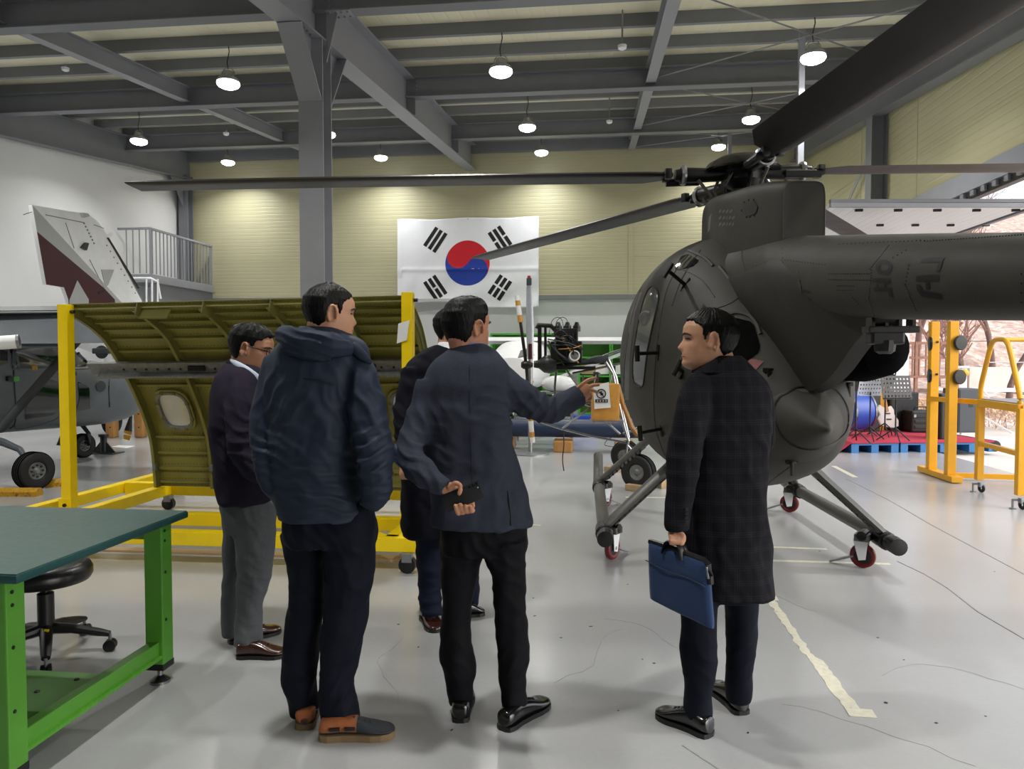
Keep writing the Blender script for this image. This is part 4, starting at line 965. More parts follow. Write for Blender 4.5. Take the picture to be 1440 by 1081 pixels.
# cabin glazing hood under the wing
cb = Body([(6.4, -7.7, .60, 1.3, 2.1), (7.6, -7.7, .62, 1.3, 2.12), (8.6, -7.68, .61, 1.2, 2.1), (9.1, -7.67, .585, 1.2, 1.98), (9.6, -7.66, .5, 1.15, 1.66), (9.9, -7.65, .36, 1.15, 1.5)], 3.2, 40, 4)
cab = cb.mesh().build('cabin_glazing', 'glass_dark', op, ang=50)
def bhit(x, y, lift=0.0):
    a = ob.hit(x, y, 4, 16, lift=lift); b = cb.hit(x, y, 4, 16, lift=lift)
    if a is None or b is None: return a or b
    return a if depth(a) < depth(b) else b
fr_ = MB()
for pts in ([(19, 488), (19, 518), (20, 514)], [(20, 487), (24, 512), (30, 518), (84, 518)], [(104, 488), (112, 500), (125, 512)], [(0, 486), (60, 487), (100, 486)]): seam(pts, bhit, .03, fr_)
fr_.build('window_frame', 'aircraft_grey', cab)
sm = MB()
for pts in ([(16, 490), (20, 540), (22, 590), (14, 602)], [(155, 518), (153, 545), (154, 572)], [(30, 518), (100, 519), (150, 517)], [(84, 520), (86, 560), (84, 586), (30, 603), (20, 598)]): seam(pts, bhit, .012, sm)
sm.build('panel_seam', 'aircraft_dark', op)
for poly in ([(22, 490), (50, 489), (83, 489), (84, 517), (30, 518), (24, 512)], [(0, 490), (11, 490), (11, 511), (0, 514)], [(103, 488), (113, 489), (122, 499), (128, 509), (120, 515), (100, 515)]):
    patch(poly, bhit, .02, 8, 6).build('side_window', 'glass_dark', op)
patch([(130, 500), (150, 507), (172, 514), (188, 521), (184, 525), (150, 522), (130, 520)], bhit, .012, 8, 8).build('cowl_panel', 'black', op)
for poly in ([(52, 535), (62, 531), (80, 532), (86, 548), (86, 582), (36, 590), (36, 565)], [(110, 537), (117, 538), (126, 546), (127, 575), (107, 579), (112, 560)]):
    patch(poly, bhit, .012, 10, 6).build('lower_window', 'glass_dark', op)
patch([(142 + 7 * cos(2 * pi * k / 20), 543 + 8 * sin(2 * pi * k / 20)) for k in range(20)], bhit, .012, 8, 6).build('unit_emblem', 'aircraft_dark', op)
for a, m_ in (((46, 517), 'chock'), ((12, 532), 'black'), ((20, 533), 'green_bright'), ((102, 525), 'black')):
    p = bhit(*a)
    if p: MB().box(p, (.07, .09, .06), ch=.012).build('door_fitting', m_, op)
# wing: sections along u
def wing(mb, secs, th=.12):
    rings = []
    for u, vle, vte, z, k in secs:
        c = vle - vte; ring = []
        for x, y in ((0, 0), (.03, .5), (.15, .9), (.35, 1), (.65, .62), (1, .04), (1, -.04), (.65, -.25), (.35, -.4), (.12, -.38), (.03, -.25)):
            ring.append(V(u, vle - c * x, z + y * th * k))
        rings.append(ring)
    return mb.loft(rings)
wz = 2.03
wg = wing(MB(), [(-12.0 + .6, 9.9, 8.2, wz, 1), (-7.7, 10.0, 8.05, wz, 1.15), (-5.0, 10.0, 8.15, wz + .02, 1.1), (-2.6, 9.75, 8.55, wz + .10, .85), (-1.85, 9.6, 8.7, wz + .14, .55), (-1.7, 9.45, 8.9, wz + .15, .2)], .15).build('wing', 'aircraft_under', op, ang=50)
fl = MB(); fl.prism([(-9.9, 8.15, wz - .02), (-5.2, 8.2, wz - .0), (-5.2, 7.85, wz - .36), (-9.9, 7.8, wz - .38)], V(0, .06, .05)); fl.build('flap', 'aircraft_grey', op, smooth=False)
MB().bar((-9.9, 8.18, wz + .0), (-5.2, 8.23, wz + .02), .05, .05).build('flap_gap', 'black', op, smooth=False)
MB().box((-1.75, 9.2, wz + .15), (.02, .5, .04)).build('tip_mark', 'black', wg, smooth=False)
# engine nacelle hump above cabin, strut, pod, gear
s0 = atu(0, 603, -6.98); s1 = at(118, 468, 9.2)
MB().tube([V(-7.05, 7.8, .62), s0, s1, s1 + (s1 - s0) * .15], [(.03, .055)] * 4, 10).build('wing_strut', 'aircraft_dark', op)
MB().tube([at(88, 480, 10), at(110, 470, 9.9)], .05, 8).build('wing_strut', 'aircraft_dark', op)
p0 = at(-60, 486, 7.2); p1 = at(27, 480, 7.4)
pt = MB().tube([p0, p1], .068, 16).build('pod_tube', 'white_paint', op)
MB().lathe(p1, p1 - p0, [(.07, -.02), (.07, .004), (.05, .004), (.05, -.08)], 16, caps=False).build('tube_mouth', 'galv', pt)
MB().lathe(p1 + (p1 - p0).normalized() * .003, p1 - p0, [(.048, 0), (.001, .0005)], 16).build('tube_bore', 'black', pt)
w0 = on(48, 688); w0.z = .215
MB().tube([at(-30, 612, 8.6), at(5, 622, 8.5), at(28, 632, 8.4), at(38, 648, 8.38), w0 + V(-.1, 0, 0)], [.05, .045, .035, .03, .03], 10).build('gear_leg', 'aircraft_grey', op)
def wheel(c, ax, R, W, parent, name='wheel', rim='alu_dull'):
    ax = Vector(ax).normalized()
    ty = MB().torus(c, ax, R * .70, (R * .30, W / 2), 40, 12, .75).build(name, 'rubber', parent)
    for k in (-.3, -.1, .1, .3): MB().torus(Vector(c) + ax * W * k, ax, R * .985, (.006, .004), 40, 5).build('tread_groove', 'black_matte', ty)
    MB().lathe(Vector(c) - ax * W * .40, ax, [(R * .10, -.012), (R * .16, 0), (R * .22, W * .07), (R * .38, W * .05), (R * .43, 0), (R * .46, W * .02), (R * .48, W * .12), (R * .48, W * .7), (R * .44, W * .8), (R * .2, W * .72), (R * .1, W * .84)], 28).build('rim', rim, ty)
    for k in range(8):
        a = 2 * pi * k / 8; d, x, y = frame(ax); MB().lathe(Vector(c) + (x * cos(a) + y * sin(a)) * R * .30 - ax * W * .36, -ax, [(.012, -.02), (.012, .012)], 6).build('wheel_bolt', 'black', ty)
    return ty
wheel(w0, (-.95, .3, 0), .215, .17, op)
n0 = on(117, 643); n0.z = .18
wheel(n0, (-.95, .3, 0), .18, .13, op)
MB().tube([n0 + V(.1, 0, .0), n0 + V(.1, 0, .18), n0 + V(.0, 0, .3), n0 + V(0, 0, .62)], [.025, .03, .035, .04], 10).build('nose_leg', 'aircraft_dark', op)
MB().prism([at(79, 626, 10.6), at(90, 598, 10.6), at(100, 598, 10.6), at(96, 627, 10.6)], FH * .02).build('gear_door', 'aircraft_dark', op, smooth=False)
hb = V(-7.56, 11.43, .95)
pr_ = MB().lathe(hb, (0, 1, 0), [(.13, 0), (.12, .08), (.07, .18), (.01, .22)], 20).build('spinner', 'aircraft_grey', op)
tip = at(178, 618, depth(hb) - .0)
pb = MB().tube([hb + V(0, .06, 0), hb.lerp(tip, .4), hb.lerp(tip, .82)], [(.05, .02), (.075, .018), (.07, .012)], 10).build('propeller_blade', 'black', op)
MB().tube([hb.lerp(tip, .82), hb.lerp(tip, .88)], [(.07, .0125), (.07, .0125)], 10).tube([hb.lerp(tip, .905), tip], [(.068, .012), (.055, .01)], 10).build('blade_tip', 'amber', pb)
MB().tube([hb + V(0, .06, 0), hb - (tip - hb) * .9 * .5], [(.05, .02), (.06, .015)], 10).build('propeller_blade', 'black', op)
# chocks, jack stand, posts
def chockb(a, b, lab):
    p = on(*a); q = on(*b)
    t = thing('wheel_chock', lab, 'chock', (p + q) / 2)
    d = (q - p).normalized(); n = V(-d.y, d.x, 0); sec_ = [(-.06, 0), (.06, 0), (.06, .05), (.03, .085), (-.03, .085), (-.06, .05)]
    MB().loft([[e + n * x + ZU * z for x, z in sec_] for e in (p, q)]).build('block', 'chock', t, smooth=False)
    for e in (p, q): MB().lathe(e.lerp((p + q) / 2, .1) + ZU * .085, (0, 0, 1), [(.012, 0), (.012, .004)], 8).build('screw', 'galv', t, smooth=False)
chockb((-22, 697), (56, 697), 'yellow worn chock in front of the grey plane\'s main wheel')
chockb((66, 684), (92, 683), 'yellow worn chock behind the grey plane\'s main wheel')
j = on(146, 637)
t = thing('jack_stand', 'small dark steel jack stand on the floor beside the nose wheel', 'stand', j)
MB().lathe(j, (0, 0, 1), [(.05, 0), (.05, .25), (.075, .26), (.075, .3)], 14).build('tube', 'aircraft_dark', t)
MB().box(j + ZU * .006, (.5, .3, .012)).build('base_plate', 'aircraft_dark', t, smooth=False)
for s in (-1, 1): MB().prism([j + V(s * .05, -.01, .012), j + V(s * .2, -.01, .012), j + V(s * .05, -.01, .18)], (0, .02, 0)).build('gusset', 'aircraft_dark', t, smooth=False)
for (px, py, w, h, lab) in ((158, 615, .17, .62, 'shorter of the two timber posts under the grey nose'), (198, 615, .17, .95, 'taller of the two timber posts beside the propeller blade')):
    p = on(px, py); t = thing('timber_post', lab, 'post', p)
    MB().box(p + ZU * h / 2, (w, w, h), ch=.03).build('beam', 'wood', t, smooth=False)
    for z in (.2, .45): MB().lathe(p + V(.02, -w / 2, z), (0, -1, 0), [(.015, 0), (.015, .004)], 8).build('knot', 'black', t, smooth=False)
    MB().box(p + ZU * (h + .01), (w * .8, w * .8, .02)).build('top_pad', 'wood', t, smooth=False)
o = MB().prism([on(157, 628), on(167, 626), on(190, 627), on(178, 630)], (0, 0, .002)).build('floor_paper', 'paper', None, smooth=False); tag(o, 'bright white sheet lying on the floor near the jack stand', 'paper')

# ================================================================ trainer with the maroon and white fin behind
UF = -9.5
def fp(px, py): return atu(px, py, UF)
tr = thing('trainer_plane', 'white aircraft with a tall maroon and grey striped tail fin', 'aircraft', (UF, 15.5, 0))
def finp(poly, name, m, x0=-.06, x1=.06, par=None):
    return MB().prism([fp(*p) + V(x0, 0, 0) for p in poly], (x1 - x0, 0, 0)).build(name, m, par or tr, smooth=False)
fin = finp([(45, 288), (110, 299), (127, 303), (140, 314), (147, 325), (200, 424), (200, 470), (110, 470), (96, 421), (90, 404), (65, 400)], 'tail_fin', 'white_paint', -.07, .0)
finp([(45, 288), (175, 430), (150, 424), (52, 326)], 'grey_stripe', 'fin_grey', 0, .006, fin)
finp([(52, 326), (146, 405), (161, 421), (165, 470), (100, 470), (96, 421), (90, 404), (65, 400)], 'maroon_stripe', 'maroon', 0, .008, fin)
finp([(108, 394), (124, 421), (124, 470), (97, 470), (97, 422)], 'grey_stripe', 'fin_grey', .008, .012, fin)
finp([(150, 334), (152, 334), (195, 405), (193, 406)], 'leading_edge_boot', 'black', -.01, .02, fin)
finp([(112, 348), (118, 341), (122, 342), (119, 352)], 'fin_fitting', 'aircraft_dark', 0, .05, fin)
finp([(112, 299), (121, 300), (123, 304), (115, 306)], 'fin_light', 'fin_grey', -.02, .05, fin)
finp([(142, 379), (160, 379), (152, 400), (148, 404)], 'fin_panel', 'fin_grey', 0, .01, fin)
finp([(137, 410), (146, 407), (146, 410), (138, 413)], 'fin_vent', 'black', .008, .014, fin)
sm = MB()
for a, b in (((64, 302), (118, 313)), ((92, 313), (104, 349)), ((126, 365), (146, 405)), ((132, 316), (146, 321))): sm.tube([fp(*a) + V(.002, 0, 0), fp(*b) + V(.002, 0, 0)], .008, 5)
for i in range(7): p = fp(lerp(118, 132, i / 6), lerp(314, 342, i / 6)); sm.box(p, (.02, .03, .03))
for i in range(9): p = fp(lerp(150, 190, i / 8), lerp(345, 412, i / 8)); sm.box(p, (.02, .025, .025))
stuff(sm.build('fin_seams', 'trim_grey', fin))
MB().tube([fp(45, 298), fp(38, 300), fp(33, 302)], .006, 5).build('static_wick', 'black', fin)
tb = Body([(11.6, UF, .1, 1.9, 2.2), (12.5, UF, .3, 1.75, 2.4), (14.5, UF, .6, 1.35, 2.65), (16.5, UF, .75, 1.1, 2.7), (18.6, UF, .7, 1.0, 2.4), (19.4, UF, .3, 1.2, 1.9)], 2.4, 32, 4)
tb.mesh().build('fuselage', 'white_paint', tr, ang=50)
q = at(145, 495, 13.3)
MB().lathe(q, FH * -1, [(.1, 0), (.12, .05), (.06, .06)], 16).box(q + ZU * .02, (.3, .2, .1), ch=.02).build('tail_light_housing', 'aircraft_dark', tr)
for q in ([(UF, 13.5, 1.6), (UF, 13.6, .25)], [(UF - .6, 17.5, 1.3), (UF - .8, 17.5, .2)], [(UF + .6, 17.5, 1.3), (UF + .8, 17.5, .2)]): MB().tube(q, .07, 10).build('gear_leg', 'white_paint', tr)
for x, y in ((UF, 13.6), (UF - .9, 17.5), (UF + .9, 17.5)): wheel(V(x, y, .25), (1, 0, 0), .25, .16, tr)
wt = MB().prism([at(194, 590, 14), at(213, 580, 14), at(260, 580, 14), at(260, 592, 14), at(213, 592, 14)], FH * 1.2).build('tailplane_tip', 'white_paint', tr, smooth=False)

# ================================================================ light aircraft, shelves and stands along the back
def shelfunit(x0, x1, y, z1, lab, nsh=4):
    t = thing('shelf_unit', lab, 'shelf', ((x0 + x1) / 2, y, 0), 'green storage shelves at the back')
    for x in (x0, x1): MB().box((x, y, z1 / 2), (.05, .55, z1)).build('side_panel', 'green_bright', t, smooth=False)
    MB().box(((x0 + x1) / 2, y + .26, z1 / 2), (x1 - x0, .02, z1)).build('back_panel', 'green', t, smooth=False)
    for i in range(nsh + 1): MB().box(((x0 + x1) / 2, y, .1 + (z1 - .12) * i / nsh), (x1 - x0, .54, .04)).build('shelf_board', 'green_bright', t, smooth=False)
    r = random.Random(int(x0 * 10))
    return t
sv = 18.9
def ux(px, v): return atv(px, 500, v).x
for i, (a, b) in enumerate(((693, 765), (767, 800), (815, 858), (860, 890), (892, 960))):
    shelfunit(ux(a, sv), ux(b, sv), sv, 2.12 if i < 2 else 2.0, ('green open shelf unit nearest the flag', 'narrow green shelf unit behind the engine', 'green open shelf unit right of the engine', 'green shelf unit beside the helicopter door', 'green shelf unit hidden behind the helicopter')[i])
r = random.Random(11)
kinds = [('storage_box', 'wood_pale', 'small pale box on the green shelves'), ('storage_box', 'red_box', 'red box on the green shelves'), ('storage_bin', 'teal', 'teal bin on the green shelves'), ('storage_bin', 'blue', 'blue bin on the green shelves'), ('storage_box', 'paper', 'white box on the green shelves')]
bxn = 0
def obox(c, s, m, name, lab, cat='box', lid=True, rz=0):
    t = thing(name, lab, cat, (c[0], c[1], c[2] - s[2] / 2))
    MB().box(c, s, rz=rz, ch=.012).build('body', m, t, smooth=False)
    if lid: MB().box((c[0], c[1], c[2] + s[2] / 2 + .008), (s[0] + .02, s[1] + .02, .03), rz=rz, ch=.006).build('lid', m, t, smooth=False)
    return t
for px, lv, m_, lab in ((827, 2, 'wood_pale', 'pale carton on the middle shelf right of the engine'), (847, 2, 'paper', 'white carton on the middle shelf right of the engine'), (827, 1, 'kraft', 'brown carton low on the shelf right of the engine'), (847, 1, 'teal', 'teal bin low on the shelf right of the engine'), (875, 2, 'paper', 'white carton on the shelf beside the helicopter door'), (875, 1, 'speaker_grey', 'grey crate on the shelf beside the helicopter door'), (716, 2, 'speaker_grey', 'grey crate on the shelf nearest the flag'), (740, 3, 'paper', 'white carton on the top shelf nearest the flag')):
    z = (.125 + .5 * lv) if px < 800 else (.125 + .47 * lv); obox((ux(px, sv), sv - .02, z + .13), (.34, .34, .22), m_, 'storage_box', lab)
# white high-wing light plane (wing and canopy)
lp = thing('light_plane', 'white high-wing light plane parked along the back shelves', 'aircraft', (1.0, 16.2, 0))
w1 = at(885, 484, 15.5); w0_ = at(690, 481, 15.8)
MB().loft([[p + V(0, .7, .0), p + V(0, .4, .09), p + V(0, -.2, .09), p + V(0, -.75, .0), p + V(0, -.2, -.05), p + V(0, .4, -.05)] for p in (V(-2.6, 16.2, 1.86), V(3.2, 15.9, 1.84))]).build('wing', 'white_paint', lp, ang=40)
lb = Body([(13.6, -1.55, .3, 1.0, 1.5), (14.2, -1.55, .5, .9, 1.62), (15.4, -1.55, .58, .85, 1.86), (16.6, -1.55, .55, .85, 1.9), (18.4, -1.5, .3, 1.1, 1.6)], 2.8, 28, 4)
lf = lb.mesh().build('fuselage', 'white_paint', lp, ang=50)
patch([(693, 489), (719, 488), (724, 502), (690, 503)], lb.hit, .04, 4, 5).build('windscreen', 'glass_dark', lf)
patch([(733, 490), (745, 489), (752, 500), (728, 503)], lb.hit, .04, 4, 5).build('windscreen', 'glass_dark', lf)
for q in ([(-1.0, 16, 1.0), (1.2, 16.1, 1.84)], [(-1.0, 15.8, .9), (-.6, 15.6, .22)], [(-2.0, 15.8, .9), (-2.4, 15.6, .22)], [(-1.55, 14.2, .95), (-1.55, 14.1, .2)]): MB().tube(q, .035, 8).build('strut', 'white_paint', lp)
for x, y in ((-.55, 15.6), (-2.45, 15.6), (-1.55, 14.1)): wheel(V(x, y, .2), (1, 0, 0), .2, .14, lp)
# tall propeller blade with a red tip, standing behind
tpb = at(746, 505, 11.5); tpt = at(744, 396, 11.5)
t = thing('propeller_stand', 'upright silver propeller blade with red tip behind the engine', 'propeller', V(tpb.x, tpb.y, 0))
MB().tube([tpb, tpb.lerp(tpt, .4), tpb.lerp(tpt, .9), tpt], [(.05, .02), (.06, .018), (.045, .012), (.03, .01)], 10).build('blade', 'stand_silver', t)
MB().tube([tpb, tpb.lerp(tpt, .2)], [(.04, .028), (.04, .024)], 10).build('root_band', 'maroon', t)
MB().box(tpt + ZU * .0, (.08, .04, .12), ch=.015).build('tip_guard', 'speaker_grey', t)
MB().box(tpt + ZU * .075, (.05, .03, .04), ch=.01).build('red_cap', 'red_box', t)
MB().tube([V(tpb.x, tpb.y, 0.02), tpb], .035, 10).lathe(V(tpb.x, tpb.y, 0), (0, 0, 1), [(.3, 0), (.3, .02), (.05, .04)], 20).build('pedestal', 'galv', t)
# dark blue tube along the floor, trolley
c0 = at(690, 601, 12.2); c1 = at(900, 603, 11.6)
t = thing('blue_boom', 'long dark blue aircraft boom lying low behind the tube frame', 'aircraft part', V((c0.x + c1.x) / 2, c0.y, 0))
MB().tube([c0, c1], .145, 20).build('boom_tube', 'blue_dark', t)
for k in (.1, .5, .9):
    q = c0.lerp(c1, k); MB().box((q.x, q.y, .09), (.3, .5, .18), ch=.02).build('cradle', 'wood', t, smooth=False)
t = thing('parts_trolley', 'grey wheeled trolley covered with plastic sheet behind the pointing man', 'trolley', at(770, 560, 12.8))
p = at(765, 553, 12.8); g0 = V(p.x, p.y, 0)
for z in (.9, .45): MB().box(g0 + ZU * z, (1.0, .5, .03)).build('tray', 'galv', t, smooth=False)
for x in (-.48, .48):
    for y in (-.23, .23): MB().box(g0 + V(x, y, .48), (.035, .035, .9)).build('leg', 'galv', t, smooth=False)
for x in (-.48, .48): MB().lathe(g0 + V(x, -.23, .05), (1, 0, 0), [(.05, -.015), (.05, .015)], 14).build('wheel', 'black', t)
obox(g0 + V(-.35, 0, 1.0), (.3, .25, .15), 'kraft', 'storage_box', 'brown carton on the trolley behind the pointing man')
obox(g0 + V(-.1, 0, .56), (.3, .25, .18), 'red_box', 'storage_box', 'red box on the lower trolley tray')
MB().sphere(g0 + V(.25, 0, 1.05), (.3, .22, .15), 16, 8).build('plastic_cover', 'poly_sheet', t)
for px, w_, h_, m_, lab in ((822, .5, .35, 'blue', 'blue crate on the floor behind the tube frame'), (780, .35, .5, 'teal', 'teal crate behind the tube frame'), (858, .25, .7, 'blue_dark', 'dark blue cabinet behind the yellow container')):
    p = at(px, 590, 14.5); obox((p.x, p.y, h_ / 2), (w_, .4, h_), m_, 'storage_crate', lab)

# ================================================================ engine on a tubular gyro frame
EZ = 8.7
gy = thing('gyro_frame', 'open silver tube airframe with black piston engine and taped propeller', 'aircraft', on(850, 670))
def G(px, py, dz=0.0): return at(px, py, EZ + dz)
def tb_(pts, r=.018, m='chrome', name='frame_tube'): return MB().tube([G(*p) for p in pts], r, 8).build(name, m, gy)
eng = MB().box(G(797, 493), (.36, .4, .22), ch=.02)
eng.box(G(797, 474), (.26, .3, .2), ch=.015).box(G(800, 505), (.30, .34, .08), ch=.01)
eng = eng.build('engine_block', 'black', gy)
for k in range(6):
    MB().box(G(786 + k * 5, 478, -.17), (.02, .02, .16)).build('cooling_fin', 'engine', eng, smooth=False)
for px in (785, 798, 811): MB().lathe(G(px, 466, -.05), (0, 0, 1), [(.045, 0), (.045, .06), (.03, .08), (.02, .11)], 12).build('cylinder_head', 'engine', eng)
for px, w_ in ((759, .045), (767, .03)): MB().bar(G(px, 510), G(px, 458), w_, w_).build('engine_mast', 'black', eng, smooth=False)
MB().tube([G(755, 462), G(757, 457), G(775, 458), G(786, 470)], .028, 8).build('exhaust_pipe', 'black', eng)
MB().lathe(G(770, 512, -.1), RT * -1, [(.09, -.1), (.11, -.02), (.10, .04), (.05, .1), (.04, .16)], 18).build('gearbox', 'engine', eng)
MB().lathe(G(806, 502, -.2), FH * -1, [(.055, 0), (.06, .03), (.04, .05)], 18).build('alternator', 'alu_dull', eng)
MB().torus(G(808, 500, -.25), FH, .055, (.008, .008), 18, 6).build('hose_loop', 'paper', eng)
rw = random.Random(4)
for k in range(14):
    a = G(rw.uniform(770, 800), rw.uniform(465, 505), -.22); b = G(rw.uniform(790, 830), rw.uniform(480, 515), -.2); c = (a + b) / 2 + V(rw.uniform(-.1, .1), -.06, rw.uniform(-.02, .12))
    MB().tube([Vector(p) for p in crom([a, c, b], 5)], rw.choice((.006, .009, .012)), 6).build('hose', rw.choice(('black', 'black', 'speaker_grey', 'jerry')), eng)
for dx in (0, 7): MB().tube([Vector(p) for p in crom([G(772 + dx, 470), G(776 + dx, 452), G(784 + dx, 446), G(791 + dx, 452), G(793 + dx, 475)], 5)], .004, 5).build('control_cable', 'black', eng)
MB().sphere(G(786, 468, -.1), (.03, .03, .035), 10, 6).build('filler_cap', 'tape', eng)
MB().box(G(800, 517), (.62, .3, .035), ch=.005).build('engine_bed', 'black', gy, smooth=False)
for a in (((765, 519), (800, 512), (815, 510), (852, 506))), : MB().tube([G(*p) for p in a], [.03, .03, .03, .035], 10).build('keel_tube', 'speaker_grey', gy)
MB().tube([G(820, 509), G(838, 506), G(855, 503)], [.022, .05, .035], 12).build('muffler', 'speaker_grey', gy)
for pts in ([(805, 525), (840, 518), (873, 511)], [(830, 508), (860, 496), (885, 488)], [(850, 506), (862, 525), (870, 565), (878, 600), (884, 620)], [(856, 506), (866, 530), (876, 580), (884, 615)], [(782, 521), (780, 545), (781, 562)],
            [(818, 566), (850, 567), (880, 566), (895, 566)], [(832, 572), (810, 588), (790, 603)], [(832, 572), (850, 590), (872, 610)], [(845, 590), (832, 572), (820, 567)], [(790, 603), (830, 613), (880, 622)], [(790, 603), (765, 595), (752, 590)], [(884, 620), (880, 640), (884, 660)], [(876, 610), (890, 605), (900, 600)], [(882, 625), (895, 640), (893, 660)], [(796, 520), (815, 545), (825, 560)], [(838, 570), (836, 545), (843, 524)], [(820, 528), (820, 540), (838, 541)]):
    tb_(pts, .014 if len(pts) == 3 else .02)
MB().tube([G(*p) for p in ((868, 540), (876, 570), (888, 600), (897, 612))], .03, 8).build('hoop_rib', 'wood', gy)
hubp = G(740, 513, -.15)
ph = MB().lathe(hubp, RT, [(.03, -.06), (.05, -.03), (.05, .03), (.02, .08)], 14).build('propeller_hub', 'black', gy)
for tipx, tipy in ((727, 416), (749, 622)):
    tp_ = G(tipx, tipy, -.15)
    bl_ = MB().tube([hubp, hubp.lerp(tp_, .3), hubp.lerp(tp_, .7), tp_], [(.02, .03), (.02, .045), (.018, .04), (.012, .03)], 10).build('propeller_blade', 'black', gy)
    for a, b, m_ in ((.62, .72, 'kraft'), (.72, .86, 'paper'), (.86, .93, 'kraft'), (.93, 1.0, 'paper')):
        MB().tube([hubp.lerp(tp_, a), hubp.lerp(tp_, b)], [(.03, .052), (.028, .05)], 10).build('tape_wrap', m_, bl_)
MB().tube([Vector(p) for p in crom([G(792, 603), G(793, 625), G(791, 645), G(793, 662)], 4)], .007, 5).build('hanging_wire', 'black', gy)
MB().tube([Vector(p) for p in crom([G(884, 615), G(860, 615), G(850, 625), G(862, 628)], 4)], .004, 5).build('loose_wire', 'black', gy)
# small display and bracket on the frame
MB().box(G(838, 530, -.1), (.06, .02, .12), ch=.005).build('instrument', 'speaker_grey', gy, smooth=False)
# wheels and chocks
for px, py, R in ((880, 662, .2), (898, 688, .2)):
    p = on(px, py); p.z = R + .0; wheel(p, (-.5, -.87, 0), R, .14, gy)
for (a, b, lab) in (((853, 662), (870, 664), 'small wooden block behind the far frame wheel'), ((883, 688), (908, 692), 'wooden chock under the near frame wheel'), ((925, 686), (950, 683), 'wooden chock right of the near frame wheel')):
    p = on(*a); q = on(*b); o = MB().bar(p + ZU * .035, q + ZU * .035, .12, .07, ch=.008).build('wood_block', 'wood_pale', None, smooth=False); tag(o, lab, 'wood block')
# container with the warning sheet
t = thing('fuel_container', 'amber fuel container with a taped warning sheet on the tube frame', 'container', G(851, 592, -.1))
x0_, z_ = G(851, 566, -.12), None
MB().box(x0_, (.31, .22, .45), rz=TH, ch=.03).build('tank', 'kraft', t)
MB().box(G(853, 591, -.12), (.36, .26, .02), rz=TH).build('support_tray', 'galv', t, smooth=False)
fy = -.12 - .125
sh = MB().add([G(834, 543, fy), G(856, 537, fy), G(859, 573, fy), G(836, 575, fy)], [(0, 1, 2, 3)]).build('warning_sheet', 'paper', t, smooth=False)
cc = G(845.5, 553.5, fy - .006)
MB().torus(cc, FH, .05, (.006, .002), 28, 6).bar(cc - RT * .035 + ZU * .035, cc + RT * .035 - ZU * .035, .008, .003, up=FH).box(cc + RT * .0 + ZU * .005, (.018, .003, .045), rz=TH).box(cc + RT * .016 - ZU * .002, (.014, .003, .02), rz=TH).box(cc - RT * .015 + ZU * .012, (.016, .003, .014), rz=TH).build('prohibition_sign', 'flag_black', sh, smooth=False)
lbx = G(846, 563.5, fy - .005)
MB().box(lbx, (.145, .003, .036), rz=TH).build('label_band', 'flag_black', sh, smooth=False)
tx_ = MB()
for k in range(4):
    q = lbx + RT * (-.048 + k * .032) - FH * .003
    tx_.box(q + ZU * .006, (.018, .002, .004), rz=TH).box(q - ZU * .005, (.018, .002, .004), rz=TH).box(q + RT * .006, (.004, .002, .02), rz=TH)
tx_.build('label_text', 'paper', sh, smooth=False)
for k in (835, 857): MB().tube([G(k, 541, -.12), G(k + 3, 527, -.12)], .008, 6).build('hook', 'galv', t)
# ================================================================ right side: stands, stage, outdoors
# roller stand
rs = thing('roller_stand', 'yellow twin-post stand with black rollers beside the stage', 'stand', on(1320, 668))
b0 = on(1297, 663); b1 = on(1346, 680)
MB().bar(b0 + ZU * .045, b1 + ZU * .045, .13, .07, ch=.006).build('base_beam', 'amber', rs, smooth=False)
p1_ = b0.lerp(b1, .27); p2_ = b0.lerp(b1, .80)
for p, zt in ((p1_, 1.96), (p2_, 1.94)):
    po = MB().box(p + ZU * (zt / 2 + .04), (.10, .10, zt - .08), ch=.006).build('upright', 'amber', rs, smooth=False)
    for z in (1.68, 1.27):
        sd = V(.05, -.05, 0) if p is p2_ else V(-.065, .0, 0)
        c = V(p.x, p.y, z) + sd; ax = V(.35, -1, 0) if p is p2_ else V(1, -.25, 0)
        MB().lathe(c, ax.normalized(), [(.03, 0), (.085, .004), (.09, .012), (.09, .03), (.08, .038), (.015, .04)], 24).build('roller', 'black', po)
        MB().lathe(V(p.x + .02, p.y - .05, z + .02), (0, -1, 0), [(.014, 0), (.014, .02)], 8).build('bolt', 'black', po, smooth=False)
MB().bar(p2_ + V(.05, .1, .06), p2_ + V(2.4, -.2, .06), .05, .06).build('floor_rail', 'amber', rs, smooth=False)
s0 = V(p1_.x, p1_.y, .98); MB().bar(s0 - V(.05, 0, 0), V(p2_.x, p2_.y, .97) + V(.35, -.3, -.0), .04, .06).build('cross_rail', 'amber', rs, smooth=False)
MB().tube([V(p2_.x, p2_.y, 1.70), V(p2_.x + 2, p2_.y + .4, 1.71)], .004, 5).build('guide_wire', 'black', rs)
